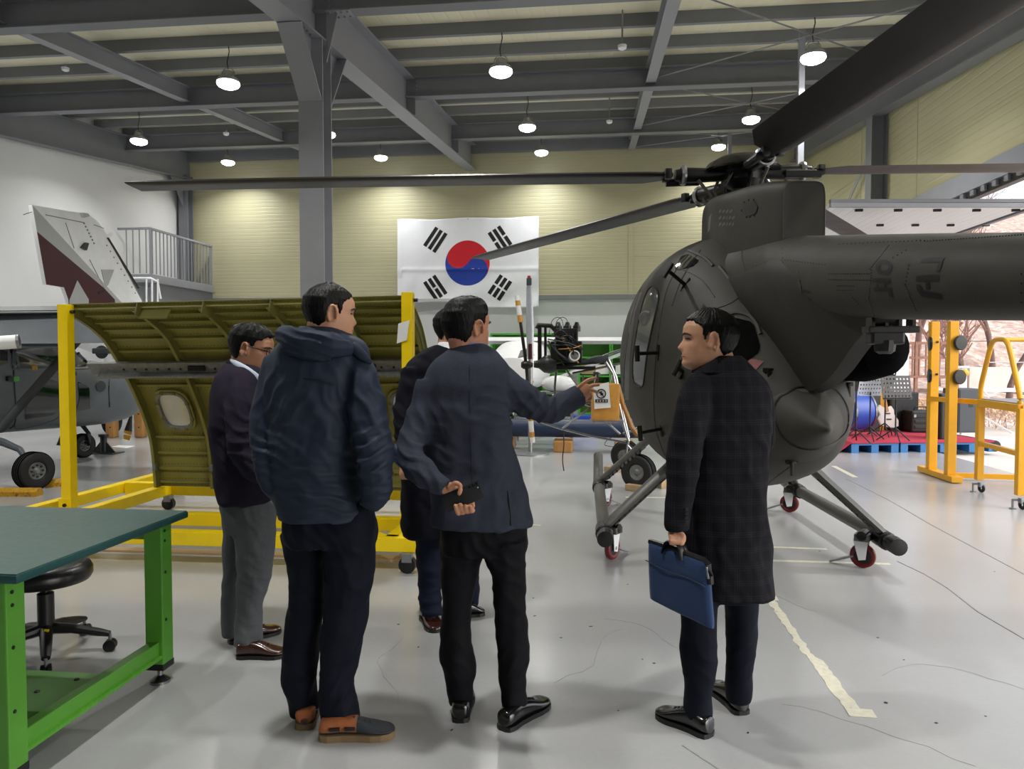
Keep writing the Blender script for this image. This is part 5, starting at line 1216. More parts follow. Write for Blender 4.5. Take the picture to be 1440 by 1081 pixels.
# platform ladder
c1 = on(1376, 692); c2 = on(1433, 716)
ld = thing('platform_ladder', 'yellow wheeled maintenance ladder with arched handrails at the right edge', 'ladder', (c1 + c2) / 2)
off = V(.95, .10, 0)
zl = 1.0
for i, e in enumerate((V(0, 0, 0), off)):
    a, b = c1 + e, c2 + e
    MB().bar(a + ZU * .14, a + ZU * zl, .07, .07, up=V(0, 1, 0), ch=.006).build('leg', 'amber', ld, smooth=False)
    MB().bar(b + ZU * .14, b + ZU * zl, .07, .07, up=V(0, 1, 0), ch=.006).build('leg', 'amber', ld, smooth=False)
    MB().bar(a + ZU * zl, b + ZU * zl, .06, .08, ch=.005).build('deck_rail', 'amber', ld, smooth=False)
    MB().bar(a + ZU * .55, b + ZU * .55, .05, .05).build('side_rail', 'amber', ld, smooth=False)
    q = lambda k, z: a.lerp(b, k) + ZU * z
    loop = [q(0, zl), q(0.0, 1.16), q(.06, 1.30), q(.2, 1.56), q(.27, 1.655), q(.36, 1.69), q(.55, 1.69), q(.64, 1.655), q(.72, 1.56), q(.93, 1.18), q(.97, 1.05), q(.97, zl)]
    MB().tube([Vector(p) for p in crom(loop, 4)], .026, 12).build('handrail_loop', 'amber', ld)
    for w_ in (a, b):
        cs = MB().torus(w_ + V(.02, -.02, .05), (1, .2, 0), .033, (.017, .016), 20, 8).build('castor', 'black', ld)
        MB().box(w_ + V(.02, -.02, .09), (.06, .06, .05), ch=.006).build('castor_fork', 'galv', cs, smooth=False)
        MB().lathe(w_ + V(-.05, .02, 0), (0, 0, 1), [(.03, 0), (.03, .01), (.01, .015), (.01, .1)], 12).bar(w_ + V(-.05, .02, .09), w_ + V(.02, -.02, .1), .02, .02).build('brake_foot', 'galv', cs)
MB().tube([c1.lerp(c2, .46) + ZU * 1.69, c1.lerp(c2, .46) + off + ZU * 1.69], .024, 10).build('top_tube', 'amber', ld)
for k in (0, 1): MB().bar(c1.lerp(c2, k) + ZU * zl, c1.lerp(c2, k) + off + ZU * zl, .05, .06).build('deck_rail', 'amber', ld, smooth=False)
MB().prism([c1 + ZU * (zl + .03), c2 + ZU * (zl + .03), c2 + off + ZU * (zl + .03), c1 + off + ZU * (zl + .03)], (0, 0, .02)).build('deck_plate', 'galv', ld, smooth=False)
MB().tube([c1.lerp(c2, .2) + ZU * 1.45, c1.lerp(c2, .2) + off + ZU * 1.45], .006, 6).build('safety_chain', 'galv', ld)

# stage: blue pallets with red carpet
sz = .17
sA = on(1197, 637); sB = on(1403, 635); sd = (sB - sA).normalized(); sn = V(-sd.y, sd.x, 0)
stg = thing('stage', 'low stage of blue pallets covered with red carpet by the open door', 'stage', (sA + sB) / 2)
LEN = (sB - sA).length; DEP = 2.6
npal = 3
for i in range(npal):
    for j in range(2):
        o0 = sA + sd * (LEN * i / npal) + sn * (j * DEP / 2); pw = LEN / npal - .03; pd = DEP / 2 - .03
        pal = MB().box(o0 + sd * pw / 2 + sn * pd / 2 + ZU * .135, (pw, pd, .03), rz=atan2(sd.y, sd.x)).build('pallet', 'pallet_blue', stg, smooth=False)
        for k in range(3): MB().box(o0 + sd * (pw * (.08 + .42 * k)) + sn * pd / 2 + ZU * .06, (.12, pd, .12), rz=atan2(sd.y, sd.x)).build('pallet_block', 'pallet_blue', pal, smooth=False)
cA = sA - sd * .0 - sn * .02
MB().prism([cA + ZU * .155, cA + sd * LEN * .97 + ZU * .155, cA + sd * LEN * .97 + sn * DEP + ZU * .155, cA + sn * DEP + ZU * .155], (0, 0, .018)).build('carpet', 'carpet_red', stg, smooth=False)
MB().prism([cA + ZU * .165, cA + sn * DEP + ZU * .165, cA - sd * .22 + sn * DEP + ZU * .01, cA - sd * .22 + ZU * .01], (0, 0, .012)).build('carpet_ramp', 'carpet_red', stg, smooth=False)
MB().lathe(sA + sd * LEN * .985 + sn * .0 + ZU * .09, sn, [(.09, 0), (.09, DEP)], 14).build('cable_cover', 'black', stg)
ST = .173
def stg_at(px, py):
    p = on(px, py, ST); return V(p.x, p.y, ST)
def tripod(root, base, h, r=.28, m='black', a0=.4):
    for k in range(3):
        a = a0 + k * 2 * pi / 3; MB().tube([base + ZU * .22, base + V(r * cos(a), r * sin(a), .01)], .010, 6).build('leg', m, root)
    MB().tube([base + ZU * .1, base + ZU * h], .012, 8).build('pole', m, root)
def music_stand(base, h, m, w_, hgt, lab, rz, tilt=18):
    t = thing('music_stand', lab, 'music stand', base); tripod(t, base, h)
    R = Matrix.Rotation(rz, 3, 'Z') @ Matrix.Rotation(radians(-tilt), 3, 'X'); c = base + ZU * (h + hgt * .35)
    ncol, nrow = 8, 5; desk = MB(); bx_, bz_ = w_ / ncol, hgt / nrow
    # desk built from a lattice so that the holes are real
    for i in range(ncol + 1): desk.box(c + R @ V(-w_ / 2 + i * bx_, 0, 0), (bx_ * .55, .004, hgt), R=R)
    for j_ in range(nrow + 1): desk.box(c + R @ V(0, 0, -hgt / 2 + j_ * bz_), (w_ + bx_ * .5, .005, bz_ * .6), R=R)
    desk.build('desk', m, t, smooth=False)
    MB().box(c + R @ V(0, -.03, -hgt / 2), (w_, .06, .006), R=R).build('ledge', m, t, smooth=False)
music_stand(stg_at(1223, 619), .78, 'stand_silver', .40, .33, 'silver perforated music stand nearest the helicopter', TH + .2, -12)
music_stand(stg_at(1259, 621), .74, 'black', .46, .34, 'black perforated music stand in front of the speaker', TH + .1, 12)
music_stand(stg_at(1244, 613), .9, 'black', .3, .3, 'black music stand behind the other two', TH - .9, 25)
# guitar on its stand
p = stg_at(1246, 612); gt = thing('electric_guitar', 'white electric guitar leaning on a stand between the music stands', 'guitar', p)
ux_ = RT; up_ = (ZU * .96 + RT * -.22).normalized(); c = p + ZU * .36 - FH * .05
outl = [(-.05, -.22), (-.15, -.19), (-.17, -.08), (-.12, .0), (-.15, .1), (-.10, .17), (-.03, .12), (.03, .12), (.09, .15), (.12, .08), (.11, .0), (.16, -.1), (.14, -.2), (.05, -.23)]
MB().prism([c + ux_ * a + up_ * b for a, b in outl], FH * .045).build('guitar_body', 'guitar_white', gt, ang=30)
MB().bar(c + up_ * .05 - FH * .005, c + up_ * .62 - FH * .005, .045, .02, up=FH).build('neck', 'guitar_wood', gt, smooth=False)
MB().bar(c + up_ * .62, c + up_ * .77 + ux_ * .02, .07, .016, up=FH).build('headstock', 'guitar_wood', gt, smooth=False)
for k in (-.08, .02): MB().box(c + up_ * k - FH * .006, (.08, .012, .02), rz=TH).build('pickup', 'black', gt, smooth=False)
for k in (-1, 1): MB().tube([p + RT * .1 * k, p + RT * .05 * k + ZU * .25, p + ZU * .5], .01, 6).build('stand_leg', 'black', gt)
# drum kit piece
p = stg_at(1198, 612); dk = thing('drum_kit', 'blue drum with chrome hoop and hardware half hidden by the helicopter', 'drum', p)
cd_ = p + ZU * .42; ax_ = (RT * .95 + FH * .3).normalized()
MB().lathe(cd_ - ax_ * .2, ax_, [(.33, 0), (.33, .4)], 32).build('shell', 'blue', dk)
for k in (-.2, .2): MB().torus(cd_ + ax_ * k, ax_, .335, (.015, .02), 32, 6).build('hoop', 'chrome', dk)
MB().lathe(cd_ + ax_ * .2, ax_, [(.32, 0), (.01, .003)], 32).build('drum_head', 'paper', dk)
for k in range(4): MB().tube([cd_ + ax_ * .2 + V(.3 * cos(k * 1.6), 0, .3 * sin(k * 1.6)), cd_ - ax_ * .2 + V(.3 * cos(k * 1.6), 0, .3 * sin(k * 1.6))], .008, 6).build('tension_rod', 'chrome', dk)
for k in (-1, 1): MB().tube([cd_ + RT * .2 * k - ZU * .25, p + RT * .35 * k - FH * .2], .012, 6).build('spur', 'chrome', dk)
p = stg_at(1203, 622); t = thing('microphone_stand', 'thin black microphone stand with a tripod foot beside the drum', 'stand', p); tripod(t, p, 1.5, .25, a0=1.2)
MB().tube([p + ZU * 1.5, p + ZU * 1.62 - RT * .3], .008, 6).build('boom_arm', 'black', t); MB().sphere(p + ZU * 1.62 - RT * .32, .03, 10, 6).build('microphone', 'black', t)
# speakers
def speaker(base, w, d, h, m, lab, rz, grille=True):
    t = thing('loudspeaker', lab, 'speaker', base); R = Matrix.Rotation(rz, 3, 'Z')
    MB().box(base + ZU * h / 2, (w, d, h), rz=rz, ch=.015).build('cabinet', m, t, smooth=False)
    MB().box(base + ZU * h / 2 + R @ V(0, -d / 2 - .004, 0), (w * .9, .008, h * .94), rz=rz, ch=.004).build('grille', 'speaker_grey' if m == 'speaker_grey' else 'speaker_black', t, smooth=False)
    MB().box(base + ZU * h * .62 + R @ V(0, -d / 2 - .009, 0), (w * .18, .006, .06), rz=rz).build('recess', 'black', t, smooth=False)
    for k in (-1, 1): MB().box(base + ZU * .012 + R @ V(k * w * .4, 0, 0), (.05, d * .8, .024), rz=rz).build('foot', 'black', t, smooth=False)
    return t
speaker(stg_at(1263, 604), .52, .4, .70, 'speaker_black', 'black loudspeaker cabinet behind the black music stand', TH)
speaker(stg_at(1218, 606), .35, .3, 1.1, 'speaker_black', 'tall narrow black loudspeaker behind the guitar', TH + .3)
p = on(1352, 620); speaker(V(p.x, p.y, ST) + sn * .0, .46, .42, .78, 'speaker_grey', 'dark grey loudspeaker behind the yellow roller stand', TH + .1)
p = stg_at(1322, 616); speaker(p, .3, .3, .74, 'speaker_black', 'black loudspeaker between the yellow posts', TH + .3)
p = on(1294, 607, ST); t = thing('amplifier_case', 'black ribbed equipment case with handle on the stage', 'case', V(p.x, p.y, ST))
b = V(p.x, p.y, ST); MB().box(b + ZU * .2, (.5, .36, .38), rz=TH, ch=.03).build('case_body', 'speaker_black', t, smooth=False)
for k in range(3): MB().box(b + ZU * (.1 + .1 * k) - FH * .185, (.4, .012, .05), rz=TH, ch=.004).build('rib', 'black', t, smooth=False)
MB().tube([b + RT * -.12 + ZU * .39, b + RT * -.1 + ZU * .45, b + RT * .1 + ZU * .45, b + RT * .12 + ZU * .39], .012, 8).build('handle', 'black', t)
for k in (-.2, .2): MB().box(b + RT * k + ZU * .3 - FH * .185, (.04, .015, .05), rz=TH).build('latch', 'galv', t, smooth=False)
# white side table top and cable behind the ladder
p = on(1405, 612); t = thing('folding_table', 'white folding table behind the yellow ladder', 'table', V(p.x + .4, p.y + .4, 0))
tc_ = V(p.x + .25, p.y + .5, .86)
MB().box(tc_, (2.1, .7, .05), rz=TH, ch=.01).build('table_top', 'white_paint', t, smooth=False)
for a in (-.95, .95):
    for b_ in (-.3, .3): MB().tube([tc_ + RT * a + FH * b_, V(0, 0, 0) + (tc_ + RT * a + FH * b_) * 1.0 - ZU * .86], .018, 8).build('leg', 'galv', t)
MB().tube([Vector(q) for q in crom([tc_ + RT * -.55 - FH * .36, tc_ + RT * -.45 - FH * .4 - ZU * .1, tc_ + RT * -.3 - FH * .38 - ZU * .02], 5)], .012, 6).build('cable', 'paper', t)
# pipes at the door jamb
for px, py, Z, r_, h_, m_, lab in ((1249, 600, 14.3, .07, 3.7, 'galv', 'silver vertical pipe at the door jamb'),):
    p = at(px, py, Z); t = thing('drain_pipe', lab, 'pipe', V(p.x, p.y, 0))
    MB().tube([V(p.x, p.y, 0), V(p.x, p.y, h_)], r_, 16).build('pipe', m_, t)
    for z in (.6, 2.2): MB().torus(V(p.x, p.y, z), (0, 0, 1), r_ + .006, (.012, .03), 20, 6).build('pipe_clamp', 'steel', t)

# ---------------------------------------------------------------- outdoors beyond the door
struct(MB().box((30.5, 12, -.16), (50, 80, .2)).build('ground_outside', 'ground_out', smooth=False))
rr = random.Random(21)
def hz(x, y):     # bank height at a place outside
    d = (V(x, y, 0) - V(0, 0, 0)).dot(FH); return max(0, (d - 19.0)) * .09 + max(0, d - 27) * .30
mb = MB(); gx, gy_ = 46, 40; pts = []
for j in range(gy_ + 1):
    for i in range(gx + 1):
        xc = lerp(7.5, 52, i / gx); zc = lerp(18.5, 60, (j / gy_) ** 1.3); w = RT * xc + FH * zc
        pts.append(V(w.x, w.y, hz(w.x, w.y) + rr.uniform(-.12, .12) * min(1, j / 6) - .06))
mb.add(pts, [(j * (gx + 1) + i, j * (gx + 1) + i + 1, (j + 1) * (gx + 1) + i + 1, (j + 1) * (gx + 1) + i) for j in range(gy_) for i in range(gx)])
struct(mb.build('ground_bank', 'leaf_litter', ang=80))
def tree(base, h, seed, lab, lean=0.0, thick=.14):
    r = random.Random(seed); t = thing('bare_tree', lab, 'tree', base, 'bare trees outside')
    trunk = MB(); br_ = MB()
    def grow(p, d, L_, rad, lev):
        pts = [p]; q = p; dd = d.copy()
        n = 4 if lev == 0 else 3
        for i in range(n):
            dd = (dd + V(r.uniform(-.25, .25), r.uniform(-.25, .25), r.uniform(-.02, .16))).normalized(); q = q + dd * L_ / n; pts.append(q)
        (trunk if lev == 0 else br_).tube(pts, [lerp(rad, rad * .6, i / n) for i in range(n + 1)], 7 if lev == 0 else 4, caps=False)
        if lev < 4:
            for k in range(r.choice((3, 4)) if lev < 3 else 3):
                a = r.uniform(0, 2 * pi); e = V(cos(a), sin(a), r.uniform(.15, 1.0)).normalized()
                s_ = pts[r.randint(max(1, n - 2), n)]
                grow(s_, (dd * .55 + e * .75).normalized(), L_ * r.uniform(.55, .8), rad * .52, lev + 1)
    grow(base, V(lean, 0, 1).normalized(), h * .34, thick, 0)
    trunk.build('trunk', 'bark', t, ang=60); stuff(br_.build('branches', 'twig', t, ang=60))
for px, Z, h, sd_, lab, ln in ((1358, 21, 5.2, 3, 'spreading bare tree behind the roller stand', .12), (1318, 25, 6, 5, 'bare tree left of the yellow posts', -.1), (1420, 22, 5.5, 8, 'crooked bare tree behind the ladder', .35), (1290, 30, 8, 9, 'bare tree farthest left outside', .05), (1395, 28, 8, 12, 'tall bare tree farther up the bank', -.05), (1480, 25, 7, 15, 'bare tree at the right edge outside', .1), (1345, 33, 9, 17, 'far bare tree on the leaf-covered bank', 0.0)):
    p = at(px, 520, Z); tree(V(p.x, p.y, hz(p.x, p.y) - .05), h, sd_, lab, ln, .10 if Z < 24 else .13)
# low dry hedges
def hedge(px0, px1, Z, h, m, lab, seed, w=1.0):
    r = random.Random(seed); a = at(px0, 600, Z); b = at(px1, 600, Z); mb = MB(); z0 = 0
    t = thing('dry_hedge', lab, 'hedge', V((a.x + b.x) / 2, (a.y + b.y) / 2, hz(a.x, a.y) - .02))
    L_ = (b - a).length; n = int(L_ * 700)
    for k in range(n):
        u = r.random(); wv = r.uniform(-w / 2, w / 2); zz = h * (r.random() ** .7) * (1 - .5 * abs(wv / w * 2) ** 2); q = a.lerp(b, u) + FH * wv
        q = V(q.x, q.y, hz(q.x, q.y) - .02 + zz); s = r.uniform(.02, .05); d1 = V(r.uniform(-1, 1), r.uniform(-1, 1), r.uniform(-1, 1)).normalized() * s; d2 = d1.orthogonal().normalized() * s * .6
        mb.add([q - d1, q + d2, q + d1, q - d2], [(0, 1, 2, 3)])
    stuff(mb.build('leaves', m, t, smooth=False))
    st_ = MB()
    for k in range(int(L_ * 14)):
        q = a.lerp(b, r.random()) + FH * r.uniform(-w / 3, w / 3); g = hz(q.x, q.y)
        st_.tube([V(q.x, q.y, g - .02), V(q.x + r.uniform(-.15, .15), q.y + r.uniform(-.15, .15), g + h * .8)], .008, 4)
    stuff(st_.build('stems', 'twig', t))
hedge(1262, 1312, 17.0, .62, 'drygrass', 'dry brown hedge left of the roller stand outside', 2)
hedge(1330, 1560, 16.2, .55, 'drygrass2', 'long dry brown hedge behind the ladder outside', 3, 1.4)
hedge(1300, 1600, 19.5, .4, 'drygrass', 'farther dry hedge below the trees', 4, 1.2)
# timber deck with railing
dk_ = at(1292, 540, 23.5); zb = hz(dk_.x, dk_.y) + .5
t = thing('timber_deck', 'weathered timber deck with railing among the trees outside', 'deck', V(dk_.x, dk_.y, zb - .5))
for k in range(7): MB().box(V(dk_.x, dk_.y, zb) + FH * (k * .16 - .4), (2.1, .14, .06), rz=TH).build('plank', 'deck_wood', t, smooth=False)
for a in (-.95, -.32, .32, .95):
    MB().box(V(dk_.x, dk_.y, zb + .0) + RT * a + FH * -.4 + ZU * .25, (.09, .09, 1.7), rz=TH).build('post', 'deck_wood', t, smooth=False)
for z in (1.05, .6): MB().box(V(dk_.x, dk_.y, zb + z) - FH * .4, (2.1, .06, .09), rz=TH).build('rail', 'deck_wood', t, smooth=False)
for k in range(9): MB().box(V(dk_.x, dk_.y, zb + .55) - FH * .4 + RT * (-.85 + k * .21), (.04, .04, 1.0), rz=TH).build('baluster', 'deck_wood', t, smooth=False)
# white post with yellow lamp, guy rope
p = at(1354, 560, 17.6); g = hz(p.x, p.y)
t = thing('marker_post', 'white outdoor post with a yellow fitting behind the stand', 'post', V(p.x, p.y, g))
MB().box(V(p.x, p.y, g + .62), (.12, .12, 1.24), ch=.01).build('post', 'white_paint', t, smooth=False)
MB().sphere(V(p.x, p.y - .07, g + 1.14), (.1, .06, .09), 12, 8).build('yellow_fitting', 'amber', t)
MB().box(V(p.x, p.y, g + 1.28), (.2, .16, .05), ch=.01).build('cap', 'white_paint', t, smooth=False)
p = at(1378, 600, 15.3); q = at(1425, 612, 14.6); o = MB().tube([at(1330, 545, 16.5), at(1378, 583, 15.5), at(1424, 609, 14.8)], .02, 6).build('guy_rope', 'paper', None); tag(o, 'white rope slanting down to the ground outside the door', 'rope')
# white kerb wall beyond the hedge
a = at(1360, 545, 24); b = at(1600, 540, 24); za = hz(a.x, a.y)
o = MB().bar(V(a.x, a.y, za + .35), V(b.x, b.y, hz(b.x, b.y) + .35), .2, .8, ch=.02).build('kerb_wall', 'ground_out', None, smooth=False); tag(o, 'low pale concrete wall beyond the hedges outside', 'wall')
# ================================================================ people
def plaid_mat():
    m = bpy.data.materials.new('coat_plaid'); m.use_nodes = True; nt = m.node_tree; N = nt.nodes; L = nt.links; b = N['Principled BSDF']
    tc = N.new('ShaderNodeTexCoord'); mp = N.new('ShaderNodeMapping'); mp.inputs['Rotation'].default_value = (0, 0, -TH); L.new(tc.outputs['Object'], mp.inputs['Vector'])
    sp = N.new('ShaderNodeSeparateXYZ'); L.new(mp.outputs[0], sp.inputs[0])
    def band(axis, pitch, fine, ph):
        q = N.new('ShaderNodeMath'); q.operation = 'MULTIPLY_ADD'; q.inputs[1].default_value = 2 * pi / pitch; q.inputs[2].default_value = ph; L.new(sp.outputs[axis], q.inputs[0])
        s = N.new('ShaderNodeMath'); s.operation = 'SINE'; L.new(q.outputs[0], s.inputs[0])
        r = N.new('ShaderNodeMapRange'); r.inputs['From Min'].default_value = 0.1; r.inputs['From Max'].default_value = 0.5; L.new(s.outputs[0], r.inputs['Value'])
        q2 = N.new('ShaderNodeMath'); q2.operation = 'MULTIPLY'; q2.inputs[1].default_value = 2 * pi / fine; L.new(sp.outputs[axis], q2.inputs[0])
        s2 = N.new('ShaderNodeMath'); s2.operation = 'SINE'; L.new(q2.outputs[0], s2.inputs[0])
        r2 = N.new('ShaderNodeMapRange'); r2.inputs['From Min'].default_value = -0.2; r2.inputs['From Max'].default_value = 0.6; L.new(s2.outputs[0], r2.inputs['Value'])
        w = N.new('ShaderNodeMath'); w.operation = 'MULTIPLY'; L.new(r.outputs[0], w.inputs[0]); L.new(r2.outputs[0], w.inputs[1]); return w.outputs[0]
    a = N.new('ShaderNodeMath'); a.operation = 'ADD'; L.new(band('Z', 0.062, 0.0085, 0.3), a.inputs[0]); L.new(band('X', 0.052, 0.008, 1.0), a.inputs[1])
    mx = N.new('ShaderNodeMix'); mx.data_type = 'RGBA'; mx.inputs['A'].default_value = (*lin((24, 24, 29)), 1); mx.inputs['B'].default_value = (*lin((44, 41, 45)), 1)
    h = N.new('ShaderNodeMath'); h.operation = 'MULTIPLY'; h.inputs[1].default_value = 0.5; L.new(a.outputs[0], h.inputs[0]); L.new(h.outputs[0], mx.inputs['Factor'])
    L.new(mx.outputs['Result'], b.inputs['Base Color']); b.inputs['Roughness'].default_value = 0.9; b.inputs['Specular IOR Level'].default_value = 0.12
    MATS['coat_plaid'] = m
plaid_mat()
def hring(xl, xr, py, Z, thick, n=30, e=2.4):
    c = at((xl + xr) / 2, py, Z); hw = (xr - xl) / 2 * Z / F; out = []
    for k in range(n):
        t = 2 * pi * k / n; a, b = cos(t), sin(t)
        out.append(c + RT * (hw * math.copysign(abs(a) ** (2 / e), a)) + FH * (thick / 2 * math.copysign(abs(b) ** (2 / e), b)))
    return out
def torso(mb, rows, Z, k=4, shrink=0.0):
    """rows: (py, x left, x right, thickness [, depth offset])"""
    rr_ = [tuple(r) + (0,) * (5 - len(r)) for r in rows]
    rings = [hring(xl + shrink, xr - shrink, py, Z + dz, max(.05, th - shrink * .004)) for py, xl, xr, th, dz in crom(rr_, k)]
    return mb.loft(rings)
def limb(mb, pts, k=4, sc=1.0, n=16, flat=1.0):
    """pts: (px, py, Z, radius px)"""
    P = crom(pts, k); c = [at(p[0], p[1], p[2]) for p in P]; r = [max(.004, p[3] * p[2] / F * sc) for p in P]
    return mb.tube(c, [(x, x * flat) for x in r], n, up=FH)
def soften(mb, name, m, parent, voxel=.009, smooth=6, folds=(), noise=.0016, seed=0):
    """join the lofted pieces into one continuous surface, smooth it and press folds into the cloth"""
    me = bpy.data.meshes.new(name); org = ORG.get(parent.name, V(0, 0, 0))
    me.from_pydata([tuple(p - org) for p in mb.v], [], mb.f)
    bm = bmesh.new(); bm.from_mesh(me); bmesh.ops.recalc_face_normals(bm, faces=bm.faces); bm.to_mesh(me); bm.free()
    o = bpy.data.objects.new(name, me); COL.objects.link(o)
    r = o.modifiers.new('r', 'REMESH'); r.mode = 'VOXEL'; r.voxel_size = voxel
    if smooth: s = o.modifiers.new('s', 'SMOOTH'); s.iterations = smooth; s.factor = .5
    dg = bpy.context.evaluated_depsgraph_get(); ev = o.evaluated_get(dg); new = bpy.data.meshes.new_from_object(ev)
    o.modifiers.clear(); o.data = new; bpy.data.meshes.remove(me); new.name = name
    n = len(new.vertices); co = np.empty(n * 3); new.vertices.foreach_get('co', co); co = co.reshape(-1, 3)
    no = np.empty(n * 3); new.vertices.foreach_get('normal', no); no = no.reshape(-1, 3)
    d = np.zeros(n); rs_ = np.random.RandomState(seed + 5)
    if noise:
        for _ in range(7):
            kx = rs_.normal(size=3) * 22; ph = rs_.uniform(0, 6.28); kw = rs_.normal(size=3) * 14
            d += noise * np.sin(co @ kx + ph + 1.6 * np.sin(co @ kw))
    for f in folds:      # (px, py, Z, radius m, fold direction (right, up), wavelength m, depth m)
        c = np.array(at(f[0], f[1], f[2]) - org); q = co - c; w = np.exp(-(q ** 2).sum(1) / (2 * f[3] ** 2))
        dr = np.array(RT * f[4][0] + ZU * f[4][1]); dr /= np.linalg.norm(dr)
        ot = np.array(RT * -f[4][1] + ZU * f[4][0]); s_ = q @ dr; t_ = q @ ot
        ph = 2 * pi * s_ / f[5] + 1.1 * np.sin(t_ * 17 + f[0]) + .8 * np.sin(t_ * 41 + s_ * 9)
        d += w * f[6] * (np.maximum(0, np.cos(ph)) ** 1.3 - .35)
    co += no * d[:, None]; new.vertices.foreach_set('co', co.ravel())
    new.polygons.foreach_set('use_smooth', [True] * len(new.polygons)); new.materials.clear(); new.materials.append(M(m)); new.update()
    o.parent = parent; ORG[o.name] = org; return o
ZF = [0, .03, .07, .12, .165, .20, .235, .262, .29, .34, .40, .46, .52, .58, .70, .82, .91, .97, 1.0]
HF = [.26, .36, .41, .425, .40, .425, .415, .43, .415, .41, .405, .39, .40, .435, .43, .36, .24, .12, .0]
ZB = [0, .06, .14, .22, .32, .45, .6, .75, .87, .95, 1.0]
HB = [.0, .10, .20, .26, .32, .38, .42, .40, .30, .17, .0]
ZW = [0, .04, .10, .18, .28, .42, .58, .72, .85, .94, 1.0]
HWD = [.10, .17, .23, .265, .285, .305, .325, .315, .24, .13, .0]
NZ = [.28, .31, .345, .38, .46, .54, .60]; NH = [0, .05, .10, .085, .045, .012, 0]
def head_r(phi, z):
    """radius of the skull at angle phi (0 = face) and height z in 0..1, in head heights"""
    f, b, w = interp(z, ZF, HF), interp(z, ZB, HB), interp(z, ZW, HWD)
    c, s = cos(phi), sin(phi); y = f if c > 0 else b; e = 2.25
    den = (abs(s) / max(w, 1e-4)) ** e + (abs(c) / max(y, 1e-4)) ** e
    r = den ** (-1 / e)
    a = abs(((phi + pi) % (2 * pi)) - pi)
    r += interp(z, NZ, NH) * exp(-(a / .17) ** 2)
    r -= .022 * exp(-((a - .42) / .2) ** 2 - ((z - .50) / .045) ** 2) - .012 * exp(-((a - .45) / .3) ** 2 - ((z - .575) / .03) ** 2)
    r += .015 * exp(-((a - .75) / .25) ** 2 - ((z - .38) / .08) ** 2)
    return r
class Head:
    def __init__(s, px, py, Z, psi, S=.232, tilt=0.0, roll=0.0):
        s.S = S; f = FH * cos(psi) + RT * sin(psi); r = RT * cos(psi) - FH * sin(psi); u = ZU.copy()
        Rm = Matrix.Rotation(tilt, 3, r) ; f = Rm @ f; u = Rm @ u
        if roll: Rm = Matrix.Rotation(roll, 3, f); r = Rm @ r; u = Rm @ u
        s.f, s.r, s.u = f, r, u; s.c = at(px, py, Z)
    def P(s, x, y, z): return s.c + (s.r * x + s.f * y + s.u * (z - .5)) * s.S
    def S_(s, phi, z, off=0.0):
        r = head_r(phi, z) + off; return s.P(r * sin(phi), r * cos(phi), z)
    def mesh(s, mb, n=56, m=44):
        rings = [[s.S_(2 * pi * k / n, z) for k in range(n)] for z in [.004 + .992 * (i / m) for i in range(m + 1)]]
        mb.loft(rings)
        for sg in (-1, 1):
            c = s.S_(sg * 1.66, .45); out = (s.r * sg * .85 - s.f * .5).normalized(); e2 = out.cross(s.u).normalized(); pts = []; rad = []
            for i in range(15):          # ear rim and lobe
                a = lerp(-2.2, 2.5, i / 14); pts.append(c + out * .010 + (s.u * (sin(a + pi / 2) * .15 + .01) + (e2 * -sg) * (cos(a + pi / 2) * .075)) * s.S + out * .004); rad.append(.0055 if i < 12 else .007)
            mb.tube(pts, rad, 8)
            mb.tube([c - out * .006, c + out * .006], [(.016, .028), (.012, .022)], 12, up=s.u)
    def hair(s, th=.05, front=.80, temple=.64, burn=.46, ear=.60, nape=.22, vol=None, seed=1, name='hair', parent=None, m='hair', part=0):
        n, mm = 96, 60; AX = [0, .5, .85, 1.15, 1.28, 1.36, 1.5, 1.9, 2.1, 2.4, pi]; AZ = [front, front - .02, temple + .04, temple, burn, burn, ear, ear - .02, nape + .12, nape + .03, nape]
        rs_ = random.Random(seed); ph = [rs_.uniform(0, 6.28) for _ in range(6)]; rings = []
        for i in range(mm + 1):
            z = .14 + .858 * i / mm; ring = []
            for k in range(n):
                phi = 2 * pi * k / n; a = abs(((phi + pi) % (2 * pi)) - pi); hl = interp(a, AX, AZ) + .012 * sin(9 * phi + ph[0]) + .008 * sin(23 * phi + ph[1])
                t = min(1, max(0, (z - hl + .015) / .05)); t = t * t * (3 - 2 * t)
                thick = th * (.45 + .55 * min(1, max(0, (z - hl) / .25)))
                if vol: thick += vol(phi, z)
                thick += .006 * sin(31 * phi + 8 * z + ph[2]) * sin(13 * z + ph[3]) + .004 * sin(57 * phi + 5 * sin(9 * z) + ph[4])
                p = s.S_(phi, z, -.05 + (thick + .05) * t); ring.append(p + s.u * (thick * s.S * .55 * max(0, z - .55) / .45 * t))
            rings.append(ring)
        return MB().loft(rings).build(name, m, parent, ang=75)
    def neck(s, mb, px, py, Z, r=.058):
        a = s.P(0, -.12, .28); b = at(px, py, Z); mb.tube([s.P(0, -.06, .4), a, a.lerp(b, .55), b], [(.055, .06), (.055, .06), (r, r), (r * 1.25, r * 1.2)], 16, up=s.f)
    def face(s, parent, sides=(-1, 1)):
        for sg in sides:
            MB().tube([s.S_(sg * a, z, .006) for a, z in ((.22, .565), (.4, .585), (.6, .575), (.72, .555))], [.0035, .0045, .004, .002], 8).build('eyebrow', 'brow', parent)
            MB().tube([s.S_(sg * a, z, .004) for a, z in ((.26, .495), (.38, .505), (.52, .503), (.62, .492))], [.0015, .003, .003, .0015], 8).build('eye', 'brow', parent)
        MB().tube([s.S_(a, z, .0) for a, z in ((-.42, .212), (-.2, .222), (0, .224), (.2, .222), (.42, .212))], [.0015, .0035, .004, .0035, .0015], 8).build('lips', 'lip', parent)
